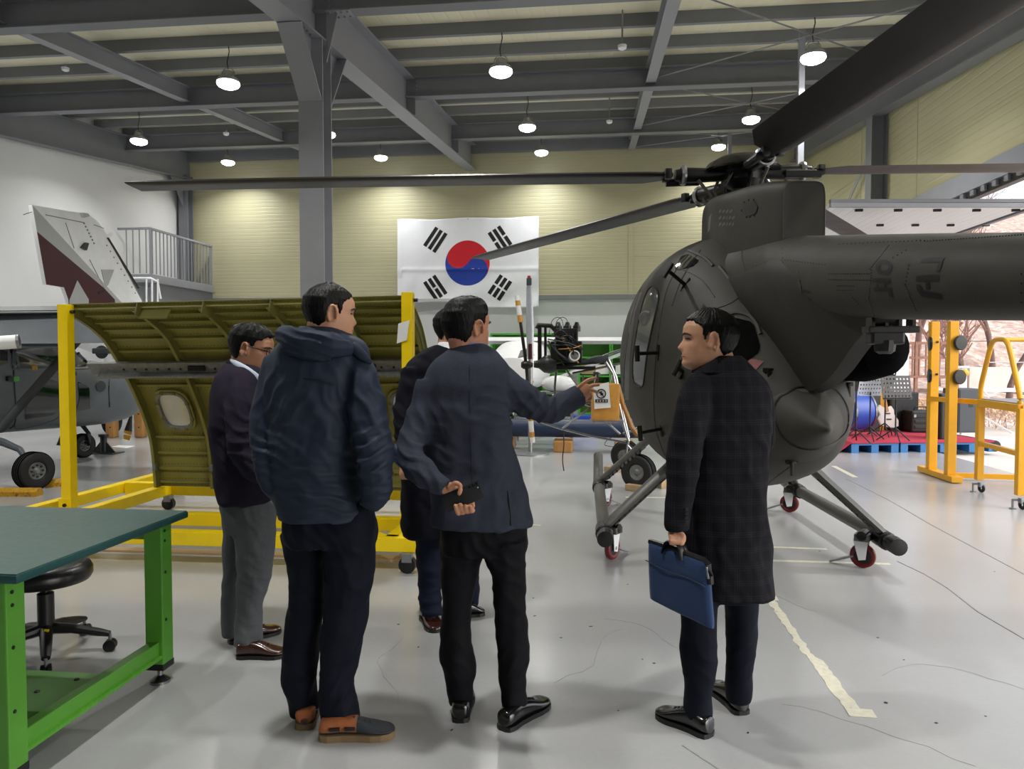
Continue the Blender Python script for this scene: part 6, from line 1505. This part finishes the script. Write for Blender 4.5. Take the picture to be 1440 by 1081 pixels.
def shoe(heel, toe, w, upper, sole, parent, style='oxford', trim=None, hh=.082):
    """heel and toe are floor points"""
    h = V(heel.x, heel.y, 0); d = V(toe.x - heel.x, toe.y - heel.y, 0); L_ = d.length; d.normalize(); s = V(-d.y, d.x, 0)
    SX = [0, .03, .12, .3, .5, .68, .82, .92, .98, 1.0]; SW = [.30, .62, .74, .70, .80, .98, .96, .78, .45, .12]
    HT = [.6, .92, 1.0, 1.06, .92, .68, .52, .46, .38, .26]; b0 = .022 if style == 'boat' else .015
    so = MB(); rings = []
    for x, ww in zip(SX, SW):
        c = h + d * (x * L_); q = ww * w / 2 * 1.05; hl = .0 if (x < .33 or x > .45) else .006
        rings.append([c + s * q + ZU * hl, c + s * q + ZU * (b0 + .004), c - s * q + ZU * (b0 + .004), c - s * q + ZU * hl])
    so.loft(rings); base = so.build('sole', sole, parent, smooth=False)
    up_ = MB(); rings = []
    fine = crom([(x, ww, t) for x, ww, t in zip(SX, SW, HT)], 3)
    for x, ww, t in fine:
        c = h + d * (min(max(x, 0), 1) * L_); q = ww * w / 2; zt = hh * t; ring = []
        for k in range(14):
            a = 2 * pi * k / 14; ca, sa = cos(a), sin(a)
            ring.append(c + s * (q * math.copysign(abs(ca) ** .75, ca)) + ZU * (b0 + (zt - b0) * (.5 + .5 * math.copysign(abs(sa) ** .8, sa))))
        rings.append(ring)
    u = up_.loft(rings).build('shoe_upper', upper, parent, ang=60)
    for k in range(4):
        c = h + d * (L_ * (.46 + .07 * k)) + ZU * (hh * interp(.46 + .07 * k, SX, HT) + .001)
        MB().tube([c - s * .02 - ZU * .006, c + ZU * .003, c + s * .02 - ZU * .006], .0028, 6).build('lace', 'black' if trim is None else trim, u)
    if style == 'boat':
        rg2 = []
        for x, ww, t in fine:
            if x > .52: continue
            c = h + d * (max(x, 0) * L_); q = ww * w / 2 + .002; zt = hh * t * .97; ring = []
            for k in range(14):
                a = 2 * pi * k / 14; ca, sa = cos(a), sin(a)
                ring.append(c + s * (q * math.copysign(abs(ca) ** .75, ca)) + ZU * (b0 + .004 + (zt - b0) * (.5 + .5 * math.copysign(abs(sa) ** .8, sa))))
            rg2.append(ring)
        MB().loft(rg2).build('heel_panel', 'shoe_tan', u, ang=60)
        for k in (.22, .42):
            for sg in (-1, 1): MB().bar(h + d * (k * L_ - .02) + s * sg * (w * .37 + .004) + ZU * .055, h + d * (k * L_ + .02) + s * sg * (w * .37 + .004) + ZU * .055, .012, .012).build('side_lace', 'black', u, smooth=False)
    return u
def collar_band(mb, rows, Z): return torso(mb, rows, Z, 3)
def fing(mb, pts, r0, r1):
    P = crom(pts, 3); c = [at(*p) for p in P]; n = len(c); mb.tube(c, [lerp(r0, r1, i / (n - 1)) for i in range(n)], 10); mb.sphere(c[-1], r1 * .98, 10, 6)

def back_pt(rows, Z, px, py, lift=.004):
    ys = [r[0] for r in rows]; xl = interp(py, ys, [r[1] for r in rows]); xr = interp(py, ys, [r[2] for r in rows]); th = interp(py, ys, [r[3] for r in rows])
    x = min(.98, abs((px - (xl + xr) / 2) / ((xr - xl) / 2))); return at(px, py, Z - th / 2 * (1 - x ** 2.4) ** (1 / 2.4) - lift)
def cloth_seam(rows, Z, pts, name, m, parent, r=.0028): return MB().tube([back_pt(rows, Z, x, y, .001) for x, y in crom(pts, 5)], r, 5).build(name, m, parent)
# ---------------------------------------------------------------- A: man in the navy padded jacket
ZA = 2.95
pa = thing('person', 'man in a navy padded jacket and dark trousers, hands in pockets, back turned', 'person', on(470, 1030))
hA = Head(463, 440, ZA, radians(58), .232, tilt=radians(-2))
b = MB(); hA.mesh(b); hA.neck(b, 455, 500, ZA, .06)
torA = [(464, 430, 484, .14), (474, 409, 500, .21), (488, 390, 514, .25), (515, 377, 517, .28), (560, 373, 507, .31), (620, 378, 505, .32), (680, 384, 507, .32), (706, 389, 516, .33), (727, 394, 520, .33)]
hipA = [(700, 398, 520, .25), (738, 398, 531, .27), (764, 402, 528, .26)]
lA = [(425, 745, 3.0, 30), (429, 790, 3.0, 27), (432, 840, 3.0, 25), (426, 900, 3.0, 26), (421, 950, 3.0, 26), (425, 984, 3.0, 21), (428, 1002, 3.0, 20)]
rA = [(491, 745, 2.93, 38), (490, 790, 2.93, 36), (488, 840, 2.93, 32), (481, 900, 2.93, 30), (474, 950, 2.93, 26), (477, 988, 2.93, 27), (480, 1014, 2.93, 27)]
slA = [(394, 506, 2.95, 22), (379, 550, 2.93, 20), (369, 600, 2.9, 18), (370, 640, 2.88, 17), (382, 680, 2.88, 14), (392, 698, 2.9, 11)]
srA = [(500, 512, 2.92, 24), (514, 560, 2.88, 27), (523, 615, 2.84, 27), (528, 655, 2.82, 25), (530, 690, 2.82, 23), (523, 712, 2.84, 15)]
torso(b, torA, ZA, 3, 18); torso(b, hipA, ZA, 3, 12)
for q in (lA, rA, slA, srA): limb(b, q, 3, .6)
soften(b, 'body', 'skin', pa, .0052, 2, noise=0)
hA.hair(.045, .80, .66, .47, .60, .20, seed=2, parent=pa); hA.face(pa, (1,))
b = MB(); torso(b, torA, ZA); limb(b, slA); limb(b, srA)
jk = soften(b, 'padded_jacket', 'navy_nylon', pa, .009, 5, [(450, 700, 2.8, .12, (0.1, 1), .045, .012), (440, 715, 2.8, .1, (0, 1), .03, .003), (370, 640, 2.8, .07, (.4, 1), .04, .012), (528, 640, 2.75, .09, (-.3, 1), .05, .013), (530, 690, 2.75, .06, (.2, 1), .035, .010), (510, 560, 2.8, .10, (1, .5), .06, .009), (380, 560, 2.8, .09, (-1, .5), .055, .008), (450, 590, 2.8, .18, (1, .7), .11, .006), (420, 660, 2.8, .12, (.5, 1), .07, .007)], .0018, 1)
b = MB(); limb(b, [(396, 470, 2.87, 13), (412, 476, 2.82, 17), (445, 481, 2.80, 18), (475, 486, 2.81, 15), (496, 494, 2.86, 9)], flat=.8); limb(b, [(400, 487, 2.84, 12), (430, 497, 2.80, 11), (465, 497, 2.81, 10)], flat=.8)
soften(b, 'hood', 'navy_nylon', jk, .007, 3, [(430, 478, 2.78, .12, (.2, 1), .03, .008)], .0015, 3)
b = MB(); torso(b, [(460, 424, 480, .15), (469, 416, 493, .19), (482, 404, 505, .23)], ZA); limb(b, [(494, 486, 2.86, 8), (510, 500, 2.85, 7), (522, 511, 2.87, 4)], flat=.5)
soften(b, 'collar', 'navy_nylon', jk, .006, 2, noise=.001)
cloth_seam(torA, ZA, [(384, 534), (410, 531), (440, 534), (470, 541)], 'yoke_seam', 'black', jk)
b = MB(); torso(b, hipA, ZA); limb(b, lA); limb(b, rA)
soften(b, 'trousers', 'navy_trouser', pa, .009, 4, [(440, 760, 2.8, .08, (1, .6), .05, .010), (425, 960, 2.9, .08, (.7, 1), .06, .005), (478, 985, 2.85, .08, (-.7, 1), .055, .006), (470, 800, 2.8, .12, (1, .9), .08, .007), (430, 850, 2.9, .08, (.3, 1), .06, .006)], .002, 2)
shoe(on(428, 1027), on(442, 984), .105, 'shoe_navy', 'sole_tan', pa, 'boat', 'shoe_navy'); shoe(on(449, 1038), on(556, 1033), .108, 'shoe_navy', 'sole_tan', pa, 'boat', 'shoe_navy')

# ---------------------------------------------------------------- B: man in the grey-blue blazer, pointing
ZB_ = 3.05
pb_ = thing('person', 'man in a grey-blue blazer pointing at the helicopter, phone held behind his back', 'person', on(690, 1020))
hB = Head(656, 460, ZB_, radians(42), .24, tilt=radians(2))
b = MB(); hB.mesh(b); hB.neck(b, 656, 505, ZB_, .058)
torB = [(484, 640, 684, .14), (498, 620, 700, .20), (515, 602, 716, .25), (540, 593, 720, .28), (580, 592, 718, .29), (620, 594, 722, .28), (660, 600, 732, .28), (700, 604, 744, .29), (738, 606, 751, .28)]
hipB = [(720, 618, 742, .24), (750, 617, 744, .25), (776, 622, 742, .25)]
lB = [(650, 760, 3.07, 33), (646, 800, 3.07, 27), (643, 850, 3.07, 22), (641, 890, 3.07, 21), (644, 925, 3.07, 25), (647, 960, 3.07, 20), (648, 990, 3.07, 17)]
rB = [(708, 760, 3.02, 36), (714, 800, 3.02, 27), (718, 850, 3.02, 23), (720, 890, 3.02, 23), (722, 925, 3.02, 24), (722, 960, 3.02, 20), (724, 998, 3.02, 19)]
slB = [(608, 540, 3.02, 24), (592, 590, 2.98, 22), (577, 625, 2.92, 20), (583, 652, 2.85, 21), (605, 673, 2.81, 18), (626, 688, 2.79, 14)]
srB = [(698, 534, 3.05, 26), (724, 552, 3.06, 26), (752, 569, 3.10, 22), (775, 576, 3.16, 20), (795, 567, 3.23, 18), (813, 557, 3.28, 17)]
torso(b, torB, ZB_, 3, 18); torso(b, hipB, ZB_, 3, 12)
for q in (lB, rB): limb(b, q, 3, .6)
for q in (slB, srB): limb(b, q, 3, .5)
# pointing hand
limb(b, [(808, 557, 3.28, 9), (816, 553, 3.29, 12), (823, 550, 3.30, 12), (829, 549, 3.30, 9)], flat=.55)
fing(b, [(812, 546, 3.26), (820, 539, 3.25), (828, 534, 3.25), (838, 531, 3.26)], .010, .0075)
fing(b, [(826, 545, 3.30), (833, 542, 3.30), (842, 541, 3.31)], .0095, .0075)
fing(b, [(826, 549, 3.31), (834, 549, 3.32), (840, 552, 3.33)], .0095, .0075)
fing(b, [(825, 553, 3.32), (831, 557, 3.33), (830, 562, 3.33)], .0095, .0075)
fing(b, [(821, 556, 3.33), (825, 562, 3.34), (822, 565, 3.34)], .009, .007)
# hand holding the phone: thumb over the back of it, fingers round the lower edge
limb(b, [(624, 688, 2.79, 10), (634, 690, 2.795, 13), (645, 698, 2.80, 14), (656, 706, 2.80, 10)], flat=.5)
fing(b, [(631, 688, 2.775), (640, 679, 2.765), (648, 684, 2.757), (646, 694, 2.753)], .011, .0085)
for k in range(4): fing(b, [(646 + 6 * k, 703, 2.80), (646 + 6.5 * k, 718 - .5 * k, 2.795), (644 + 6.2 * k, 722 - 1.2 * k, 2.775), (640 + 7.2 * k, 711 - (k == 1) * 2 + (k == 3) * 1, 2.757)], .0095, .008)
soften(b, 'body', 'skin_tan', pb_, .0048, 1, noise=0)
def volB(phi, z): a = abs(((phi + pi) % (2 * pi)) - pi); return .03 * exp(-((z - .93) / .1) ** 2) + .03 * exp(-((a - .7) / .5) ** 2 - ((z - .9) / .1) ** 2)
hB.hair(.05, .80, .66, .5, .60, .20, vol=volB, seed=4, parent=pb_); hB.face(pb_, (1,))
b = MB(); torso(b, torB, ZB_); limb(b, slB); limb(b, srB)
jb = soften(b, 'blazer', 'blazer_navy', pb_, .009, 4, [(775, 572, 3.08, .08, (1, -.6), .045, .012), (740, 575, 3.0, .07, (1, .6), .05, .010), (715, 585, 2.95, .08, (.3, 1), .05, .009), (585, 640, 2.85, .08, (.5, 1), .045, .012), (608, 670, 2.75, .06, (1, .4), .04, .010), (660, 620, 2.9, .14, (.4, 1), .10, .005), (700, 700, 2.9, .12, (1, .1), .09, .005), (592, 580, 2.9, .08, (1, .3), .05, .006)], .0014, 4)
cloth_seam(torB, ZB_, [(660, 512), (661, 580), (663, 650), (668, 735)], 'back_seam', 'black', jb, .0012)
b = MB(); torso(b, [(486, 637, 684, .155), (496, 628, 692, .185), (508, 618, 702, .22)], ZB_); soften(b, 'collar', 'blazer_navy', jb, .006, 1, noise=0)
b = MB(); torso(b, [(482, 640, 682, .135), (492, 636, 687, .15), (500, 634, 690, .16)], ZB_ + .003); soften(b, 'shirt_collar', 'shirt_blue', pb_, .005, 1, noise=0)
MB().tube([at(714, 690, 2.93), at(717, 715, 2.925), at(719, 739, 2.92)], .0025, 5).build('vent_seam', 'black', jb)
b = MB(); torso(b, hipB, ZB_); limb(b, lB); limb(b, rB)
soften(b, 'trousers', 'black_trouser', pb_, .009, 4, [(680, 775, 2.95, .08, (1, .8), .05, .008), (645, 935, 3, .08, (.8, 1), .06, .004), (722, 935, 2.95, .08, (-.8, 1), .06, .004), (715, 820, 2.95, .1, (.6, 1), .07, .006)], .0018, 6)
shoe(on(647, 1017), on(653, 974), .10, 'shoe_black', 'black', pb_); shoe(on(706, 1028), on(768, 988), .105, 'shoe_black', 'black', pb_)
ph = thing('smartphone', 'black smartphone held behind the back of the man in the blazer', 'phone', at(655, 697, 2.775))
pc = [at(620, 697, 2.782), at(671.5, 675, 2.772), at(683, 699, 2.766), at(631, 720, 2.776)]
cen = sum(pc, V(0, 0, 0)) / 4; ex = ((pc[1] + pc[2]) - (pc[0] + pc[3])).normalized(); ez = ((pc[0] + pc[1]) - (pc[2] + pc[3])); ez = (ez - ex * ez.dot(ex)).normalized(); ey = ez.cross(ex)
Rp = Matrix((ex, ey, ez)).transposed(); Lx = (pc[1] - pc[0]).length; Lz = (pc[1] - pc[2]).length
pho = MB().box(cen, (Lx, .009, Lz), R=Rp, ch=.004).build('case', 'phone', ph, ang=25)
sgn_ = -1 if (cen + ey * .01 - C0).length > (cen - ey * .01 - C0).length else 1
for k in range(3): MB().lathe(cen + ex * (Lx * .43 - k * .0145) + ez * (Lz * .33) + ey * sgn_ * .0042, ey * sgn_, [(.0055, 0), (.0055, .0015), (.004, .0018)], 14).build('camera_lens', 'black_gloss', ph)
MB().lathe(cen + ex * (Lx * .43) + ez * (Lz * .14) + ey * sgn_ * .0042, ey * sgn_, [(.003, 0), (.002, .0012)], 10).build('flash', 'paper', ph)

# ---------------------------------------------------------------- C: man in the dark coat half hidden behind B
ZC_ = 4.15
pc_ = thing('person', 'man in a dark coat and white shirt standing behind the man in the blazer', 'person', on(630, 880))
hC = Head(637, 462, ZC_, radians(100), .24, tilt=radians(3))
b = MB(); hC.mesh(b); hC.neck(b, 628, 500, ZC_)
torC = [(486, 612, 642, .13), (500, 584, 662, .20), (522, 568, 676, .25), (580, 563, 680, .27), (650, 564, 680, .28), (720, 564, 676, .29), (752, 566, 672, .29)]
slC = [(582, 522, 4.1, 17), (568, 565, 4.05, 14), (566, 605, 4.0, 13), (571, 645, 3.98, 12)]
srC = [(660, 522, 4.2, 17), (672, 570, 4.25, 14), (676, 620, 4.25, 12), (672, 655, 4.2, 11)]
lC = [(606, 745, 4.15, 22), (604, 800, 4.12, 19), (605, 840, 4.1, 17), (607, 866, 4.08, 16)]
rC = [(650, 745, 4.25, 22), (655, 800, 4.3, 18), (660, 850, 4.35, 15)]
torso(b, torC, ZC_, 3, 12)
for q in (lC, rC, slC, srC): limb(b, q, 3, .6)
limb(b, [(672, 652, 4.2, 8), (670, 662, 4.19, 8), (668, 670, 4.18, 5)], flat=.5)
for k in range(4): fing(b, [(664 + 3 * k, 666, 4.18), (664 + 3 * k, 674, 4.17), (666 + 3 * k, 679, 4.16)], .009, .007)
limb(b, [(571, 645, 3.98, 8), (569, 655, 3.98, 8), (567, 664, 3.98, 5)], flat=.5)
for k in range(4): fing(b, [(564 + 3 * k, 660, 3.98), (563 + 3 * k, 668, 3.97), (565 + 3 * k, 673, 3.96)], .009, .007)
soften(b, 'body', 'skin', pc_, .006, 1, noise=0)
hC.hair(.05, .80, .66, .47, .60, .20, seed=8, parent=pc_); hC.face(pc_)
b = MB(); torso(b, torC, ZC_); limb(b, slC); limb(b, srC); soften(b, 'coat', 'suit_black', pc_, .010, 3, [(568, 600, 4.0, .1, (.4, 1), .06, .008)], .002, 7)
b = MB(); torso(b, [(481, 617, 640, .12), (492, 612, 646, .15), (503, 610, 652, .17)], ZC_ - .005); soften(b, 'shirt_collar', 'shirt_white', pc_, .006, 1, noise=0)
b = MB(); torso(b, [(735, 585, 672, .2), (765, 586, 672, .22)], ZC_); limb(b, lC); limb(b, rC); soften(b, 'trousers', 'suit_navy', pc_, .010, 3, [(606, 845, 4.05, .08, (0, 1), .06, .01)], .002, 8)
shoe(on(596, 868), on(615, 890), .10, 'shoe_brown', 'black', pc_); shoe(on(648, 868), on(680, 862), .10, 'shoe_black', 'black', pc_)
cp = thing('navy_cap', 'navy cloth cap held at the side of the man in the dark coat', 'cap', at(561, 640, 3.9))
b = MB(); limb(b, [(553, 630, 3.9, 8), (560, 637, 3.9, 15), (566, 645, 3.9, 13), (570, 655, 3.9, 6)], flat=.6); soften(b, 'crown', 'blue_dark', cp, .008, 2, noise=.002)
MB().prism([at(552, 640, 3.84), at(556, 652, 3.84), at(566, 660, 3.84), at(570, 655, 3.84), at(560, 645, 3.84)], FH * .01).build('brim', 'blue_dark', cp, smooth=False)

# ---------------------------------------------------------------- D: man with glasses, side on, left
ZE = 3.75
pe = thing('person', 'man with glasses in a plum blazer and grey trousers seen side on', 'person', on(355, 920))
hE = Head(353, 490, ZE, radians(82), .245, tilt=radians(-10))
b = MB(); hE.mesh(b); hE.neck(b, 340, 535, ZE, .058)
torE = [(510, 320, 360, .15, 0), (524, 309, 374, .28, 0), (555, 302, 380, .38, 0), (610, 301, 384, .40, 0), (655, 305, 388, .38, 0), (704, 312, 389, .35, 0)]
slE = [(338, 522, 3.70, 14), (341, 545, 3.62, 21), (338, 585, 3.56, 21), (340, 625, 3.54, 20), (356, 655, 3.54, 18), (378, 668, 3.58, 15), (396, 668, 3.62, 12)]
flE = [(342, 530, 3.86, 18), (350, 588, 3.90, 18), (358, 638, 3.90, 16), (378, 664, 3.86, 13)]
nE = [(354, 705, 3.70, 33), (358, 760, 3.70, 28), (357, 810, 3.70, 23), (350, 855, 3.70, 18), (349, 906, 3.70, 20)]
fE = [(338, 705, 3.85, 26), (329, 790, 3.85, 17), (324, 850, 3.85, 13), (325, 893, 3.85, 12)]
torso(b, torE, ZE, 3, 14)
for q in (nE, fE, slE, flE): limb(b, q, 3, .6)
limb(b, [(394, 668, 3.62, 8), (402, 668, 3.62, 9), (410, 668, 3.62, 7)], flat=.5)
for k in range(4): fing(b, [(408, 664 + 3 * k, 3.62), (415, 664 + 3 * k, 3.62), (419, 667 + 3 * k, 3.62)], .009, .007)
soften(b, 'body', 'skin_tan', pe, .0052, 1, noise=0)
def volE(phi, z): return .028 * exp(-((z - .88) / .16) ** 2) * (1 + .6 * sin(9 * phi + 6 * z))
hE.hair(.055, .78, .66, .5, .60, .20, vol=volE, seed=11, parent=pe); hE.face(pe)
gl = MB().tube([hE.S_(a, z, .03) for a, z in ((1.6, .55), (1.2, .535), (.85, .52), (.62, .51))], .0028, 6).build('glasses', 'black', pe)
for sg in (-1, 1):
    c = hE.S_(sg * .42, .485, .05); MB().torus(c, hE.f + hE.r * sg * .25, .019, (.0022, .0022), 20, 6).build('rim', 'black', gl)
b = MB(); torso(b, torE, ZE); limb(b, slE); limb(b, flE)
je = soften(b, 'blazer', 'blazer_plum', pe, .010, 4, [(340, 620, 3.5, .1, (.4, 1), .06, .012), (335, 660, 3.5, .1, (1, .6), .07, .009), (330, 570, 3.5, .1, (1, .4), .06, .006)], .002, 9)
b = MB(); limb(b, [(324, 506, 3.71, 3), (335, 513, 3.67, 5), (350, 523, 3.65, 6), (366, 534, 3.66, 5)], flat=.6); soften(b, 'shirt_collar', 'shirt_pale', pe, .006, 1, noise=0)
b = MB(); limb(b, [(321, 508, 3.72, 6), (333, 520, 3.68, 7), (348, 533, 3.65, 6), (358, 548, 3.66, 4)], flat=.6); soften(b, 'lapel', 'blazer_plum', je, .006, 1, noise=0)
b = MB(); torso(b, [(690, 316, 388, .28), (720, 316, 388, .29), (745, 320, 386, .27)], ZE); limb(b, nE); limb(b, fE)
soften(b, 'trousers', 'grey_trouser', pe, .010, 3, [(357, 815, 3.6, .08, (.8, 1), .05, .007), (350, 885, 3.6, .07, (.5, 1), .05, .005), (355, 740, 3.6, .1, (1, .8), .07, .007)], .002, 10)
shoe(on(333, 924), on(402, 922), .105, 'shoe_brown', 'black', pe, trim='shoe_brown'); shoe(on(321, 905), on(395, 887), .105, 'shoe_brown', 'black', pe, trim='shoe_brown')

# ---------------------------------------------------------------- E: man in the plaid overcoat with the bag
ZF_ = 2.98
pf = thing('person', 'man in a dark plaid overcoat carrying a blue bag, looking left', 'person', on(1000, 1022))
hF = Head(998, 478, ZF_, radians(-76), .248, tilt=radians(3))
b = MB(); hF.mesh(b); hF.neck(b, 1016, 525, ZF_, .062)
torF = [(502, 1000, 1042, .15), (518, 984, 1058, .21), (544, 966, 1080, .26), (580, 958, 1084, .29), (630, 955, 1078, .30), (700, 952, 1077, .31), (760, 957, 1081, .32), (832, 972, 1087, .32)]
slF = [(990, 530, 2.97, 13), (979, 548, 2.90, 21), (970, 592, 2.84, 25), (961, 640, 2.82, 24), (957, 690, 2.81, 21), (953, 730, 2.81, 19), (952, 745, 2.81, 16)]
srF = [(1066, 555, 3.04, 20), (1079, 590, 3.04, 12), (1078, 620, 3.06, 11), (1062, 640, 3.12, 11)]
nF = [(984, 800, 2.96, 28), (983, 870, 2.95, 26), (981, 925, 2.95, 26), (982, 960, 2.95, 21), (982, 1005, 2.95, 22)]
fF = [(1040, 800, 3.06, 28), (1043, 880, 3.08, 23), (1041, 930, 3.08, 21), (1038, 960, 3.09, 21), (1038, 984, 3.10, 18)]
torso(b, torF, ZF_, 3, 18)
for q in (nF, fF, slF, srF): limb(b, q, 3, .6)
limb(b, [(951, 740, 2.81, 9), (950, 750, 2.81, 11), (951, 757, 2.81, 9)], flat=.6)
for k in range(4): fing(b, [(944 + 4.6 * k, 752 + .6 * k, 2.79), (943 + 4.8 * k, 759 + .6 * k, 2.775), (944 + 4.8 * k, 764 + .5 * k, 2.79), (946 + 4.6 * k, 760, 2.815)], .0095, .008)
fing(b, [(955, 748, 2.79), (962, 754, 2.78), (961, 762, 2.785)], .010, .008)
soften(b, 'body', 'skin', pf, .005, 1, noise=0)
hF.hair(.05, .79, .70, .47, .60, .22, seed=14, parent=pf); hF.face(pf)
b = MB(); torso(b, torF, ZF_); limb(b, slF); limb(b, srF)
jf = soften(b, 'overcoat', 'coat_plaid', pf, .009, 4, [(962, 640, 2.75, .09, (.2, 1), .07, .006), (1060, 620, 2.9, .1, (1, .6), .08, .006), (1020, 780, 2.85, .14, (1, 0), .12, .006)], .0014, 12)
b = MB(); torso(b, [(500, 1000, 1040, .17), (512, 984, 1052, .20), (524, 972, 1064, .22)], ZF_ - .005); soften(b, 'coat_collar', 'coat_plaid', jf, .006, 1, noise=0)
for k in range(4): MB().lathe(at(966, 716 + 6 * k, 2.755), FH * -1, [(.006, 0), (.006, .004)], 10).build('cuff_button', 'black', jf)
b = MB(); torso(b, [(790, 985, 1064, .24), (815, 985, 1064, .25), (840, 988, 1062, .24)], ZF_ + .03); limb(b, nF); limb(b, fF)
soften(b, 'trousers', 'navy_trouser', pf, .009, 4, [(982, 940, 2.88, .08, (.8, 1), .06, .004), (1040, 920, 3.0, .08, (-.8, 1), .06, .004)], .002, 13)
shoe(on(1000, 1037), on(925, 1003), .108, 'shoe_black', 'black', pf); shoe(on(1045, 1006), on(1003, 964), .105, 'shoe_black', 'black', pf)
bg = thing('laptop_bag', 'blue fabric laptop bag with black handle carried by the man in the overcoat', 'bag', at(960, 865, 2.8))
q4 = [at(914, 761, 2.92), at(996, 790, 2.68), at(1003, 884, 2.69), at(916, 842, 2.93)]
cen = sum(q4, V(0, 0, 0)) / 4; nb = (q4[1] - q4[0]).cross(q4[3] - q4[0]).normalized()
if nb.dot(FH) < 0: nb = -nb
def bagp(u_, v_, w_): return q4[0].lerp(q4[1], u_).lerp(q4[3].lerp(q4[2], u_), v_) + nb * w_
rings = []
nU = 18
for i in range(nU + 1):
    u_ = i / nU; ring = []
    ed = min(1, min(u_, 1 - u_) * 9 + .45)
    for k in range(24):
        t = 2 * pi * k / 24; ca, sa = cos(t), sin(t); vv = .5 + .5 * math.copysign(abs(ca) ** .35, ca); ww = .022 * ed * math.copysign(abs(sa) ** .6, sa) * (1 + .15 * sin(u_ * 9 + vv * 4))
        ring.append(bagp(u_, vv, ww))
    rings.append(ring)
MB().loft(rings).build('bag_body', 'bag_blue', bg, ang=70)
MB().tube([bagp(x, .30 + .05 * x + .02 * sin(x * 6), -.026) for x in [i / 14 for i in range(15)]], .0022, 5).build('pocket_seam', 'blue_dark', bg)
MB().tube([bagp(0, 0, .0), bagp(.3, -.012, 0), bagp(.6, -.012, 0), bagp(.93, -.008, 0), bagp(1.0, .04, 0), bagp(1.012, .2, 0), bagp(1.012, .32, 0)], .012, 8).build('zip_band', 'black', bg)
MB().tube([bagp(1.01, .06, -.014), bagp(1.03, .16, -.018), bagp(1.035, .22, -.018)], .004, 6).build('zip_pull', 'galv', bg)
for w_ in (-.018, .018):
    MB().tube([Vector(p) for p in crom([bagp(.28, .08, w_), bagp(.33, -.1, w_ * .6), bagp(.45, -.15, w_ * .3), bagp(.58, -.1, w_ * .6), bagp(.64, .08, w_)], 5)], [(.014, .004)] * 21, 8).build('handle', 'black', bg)
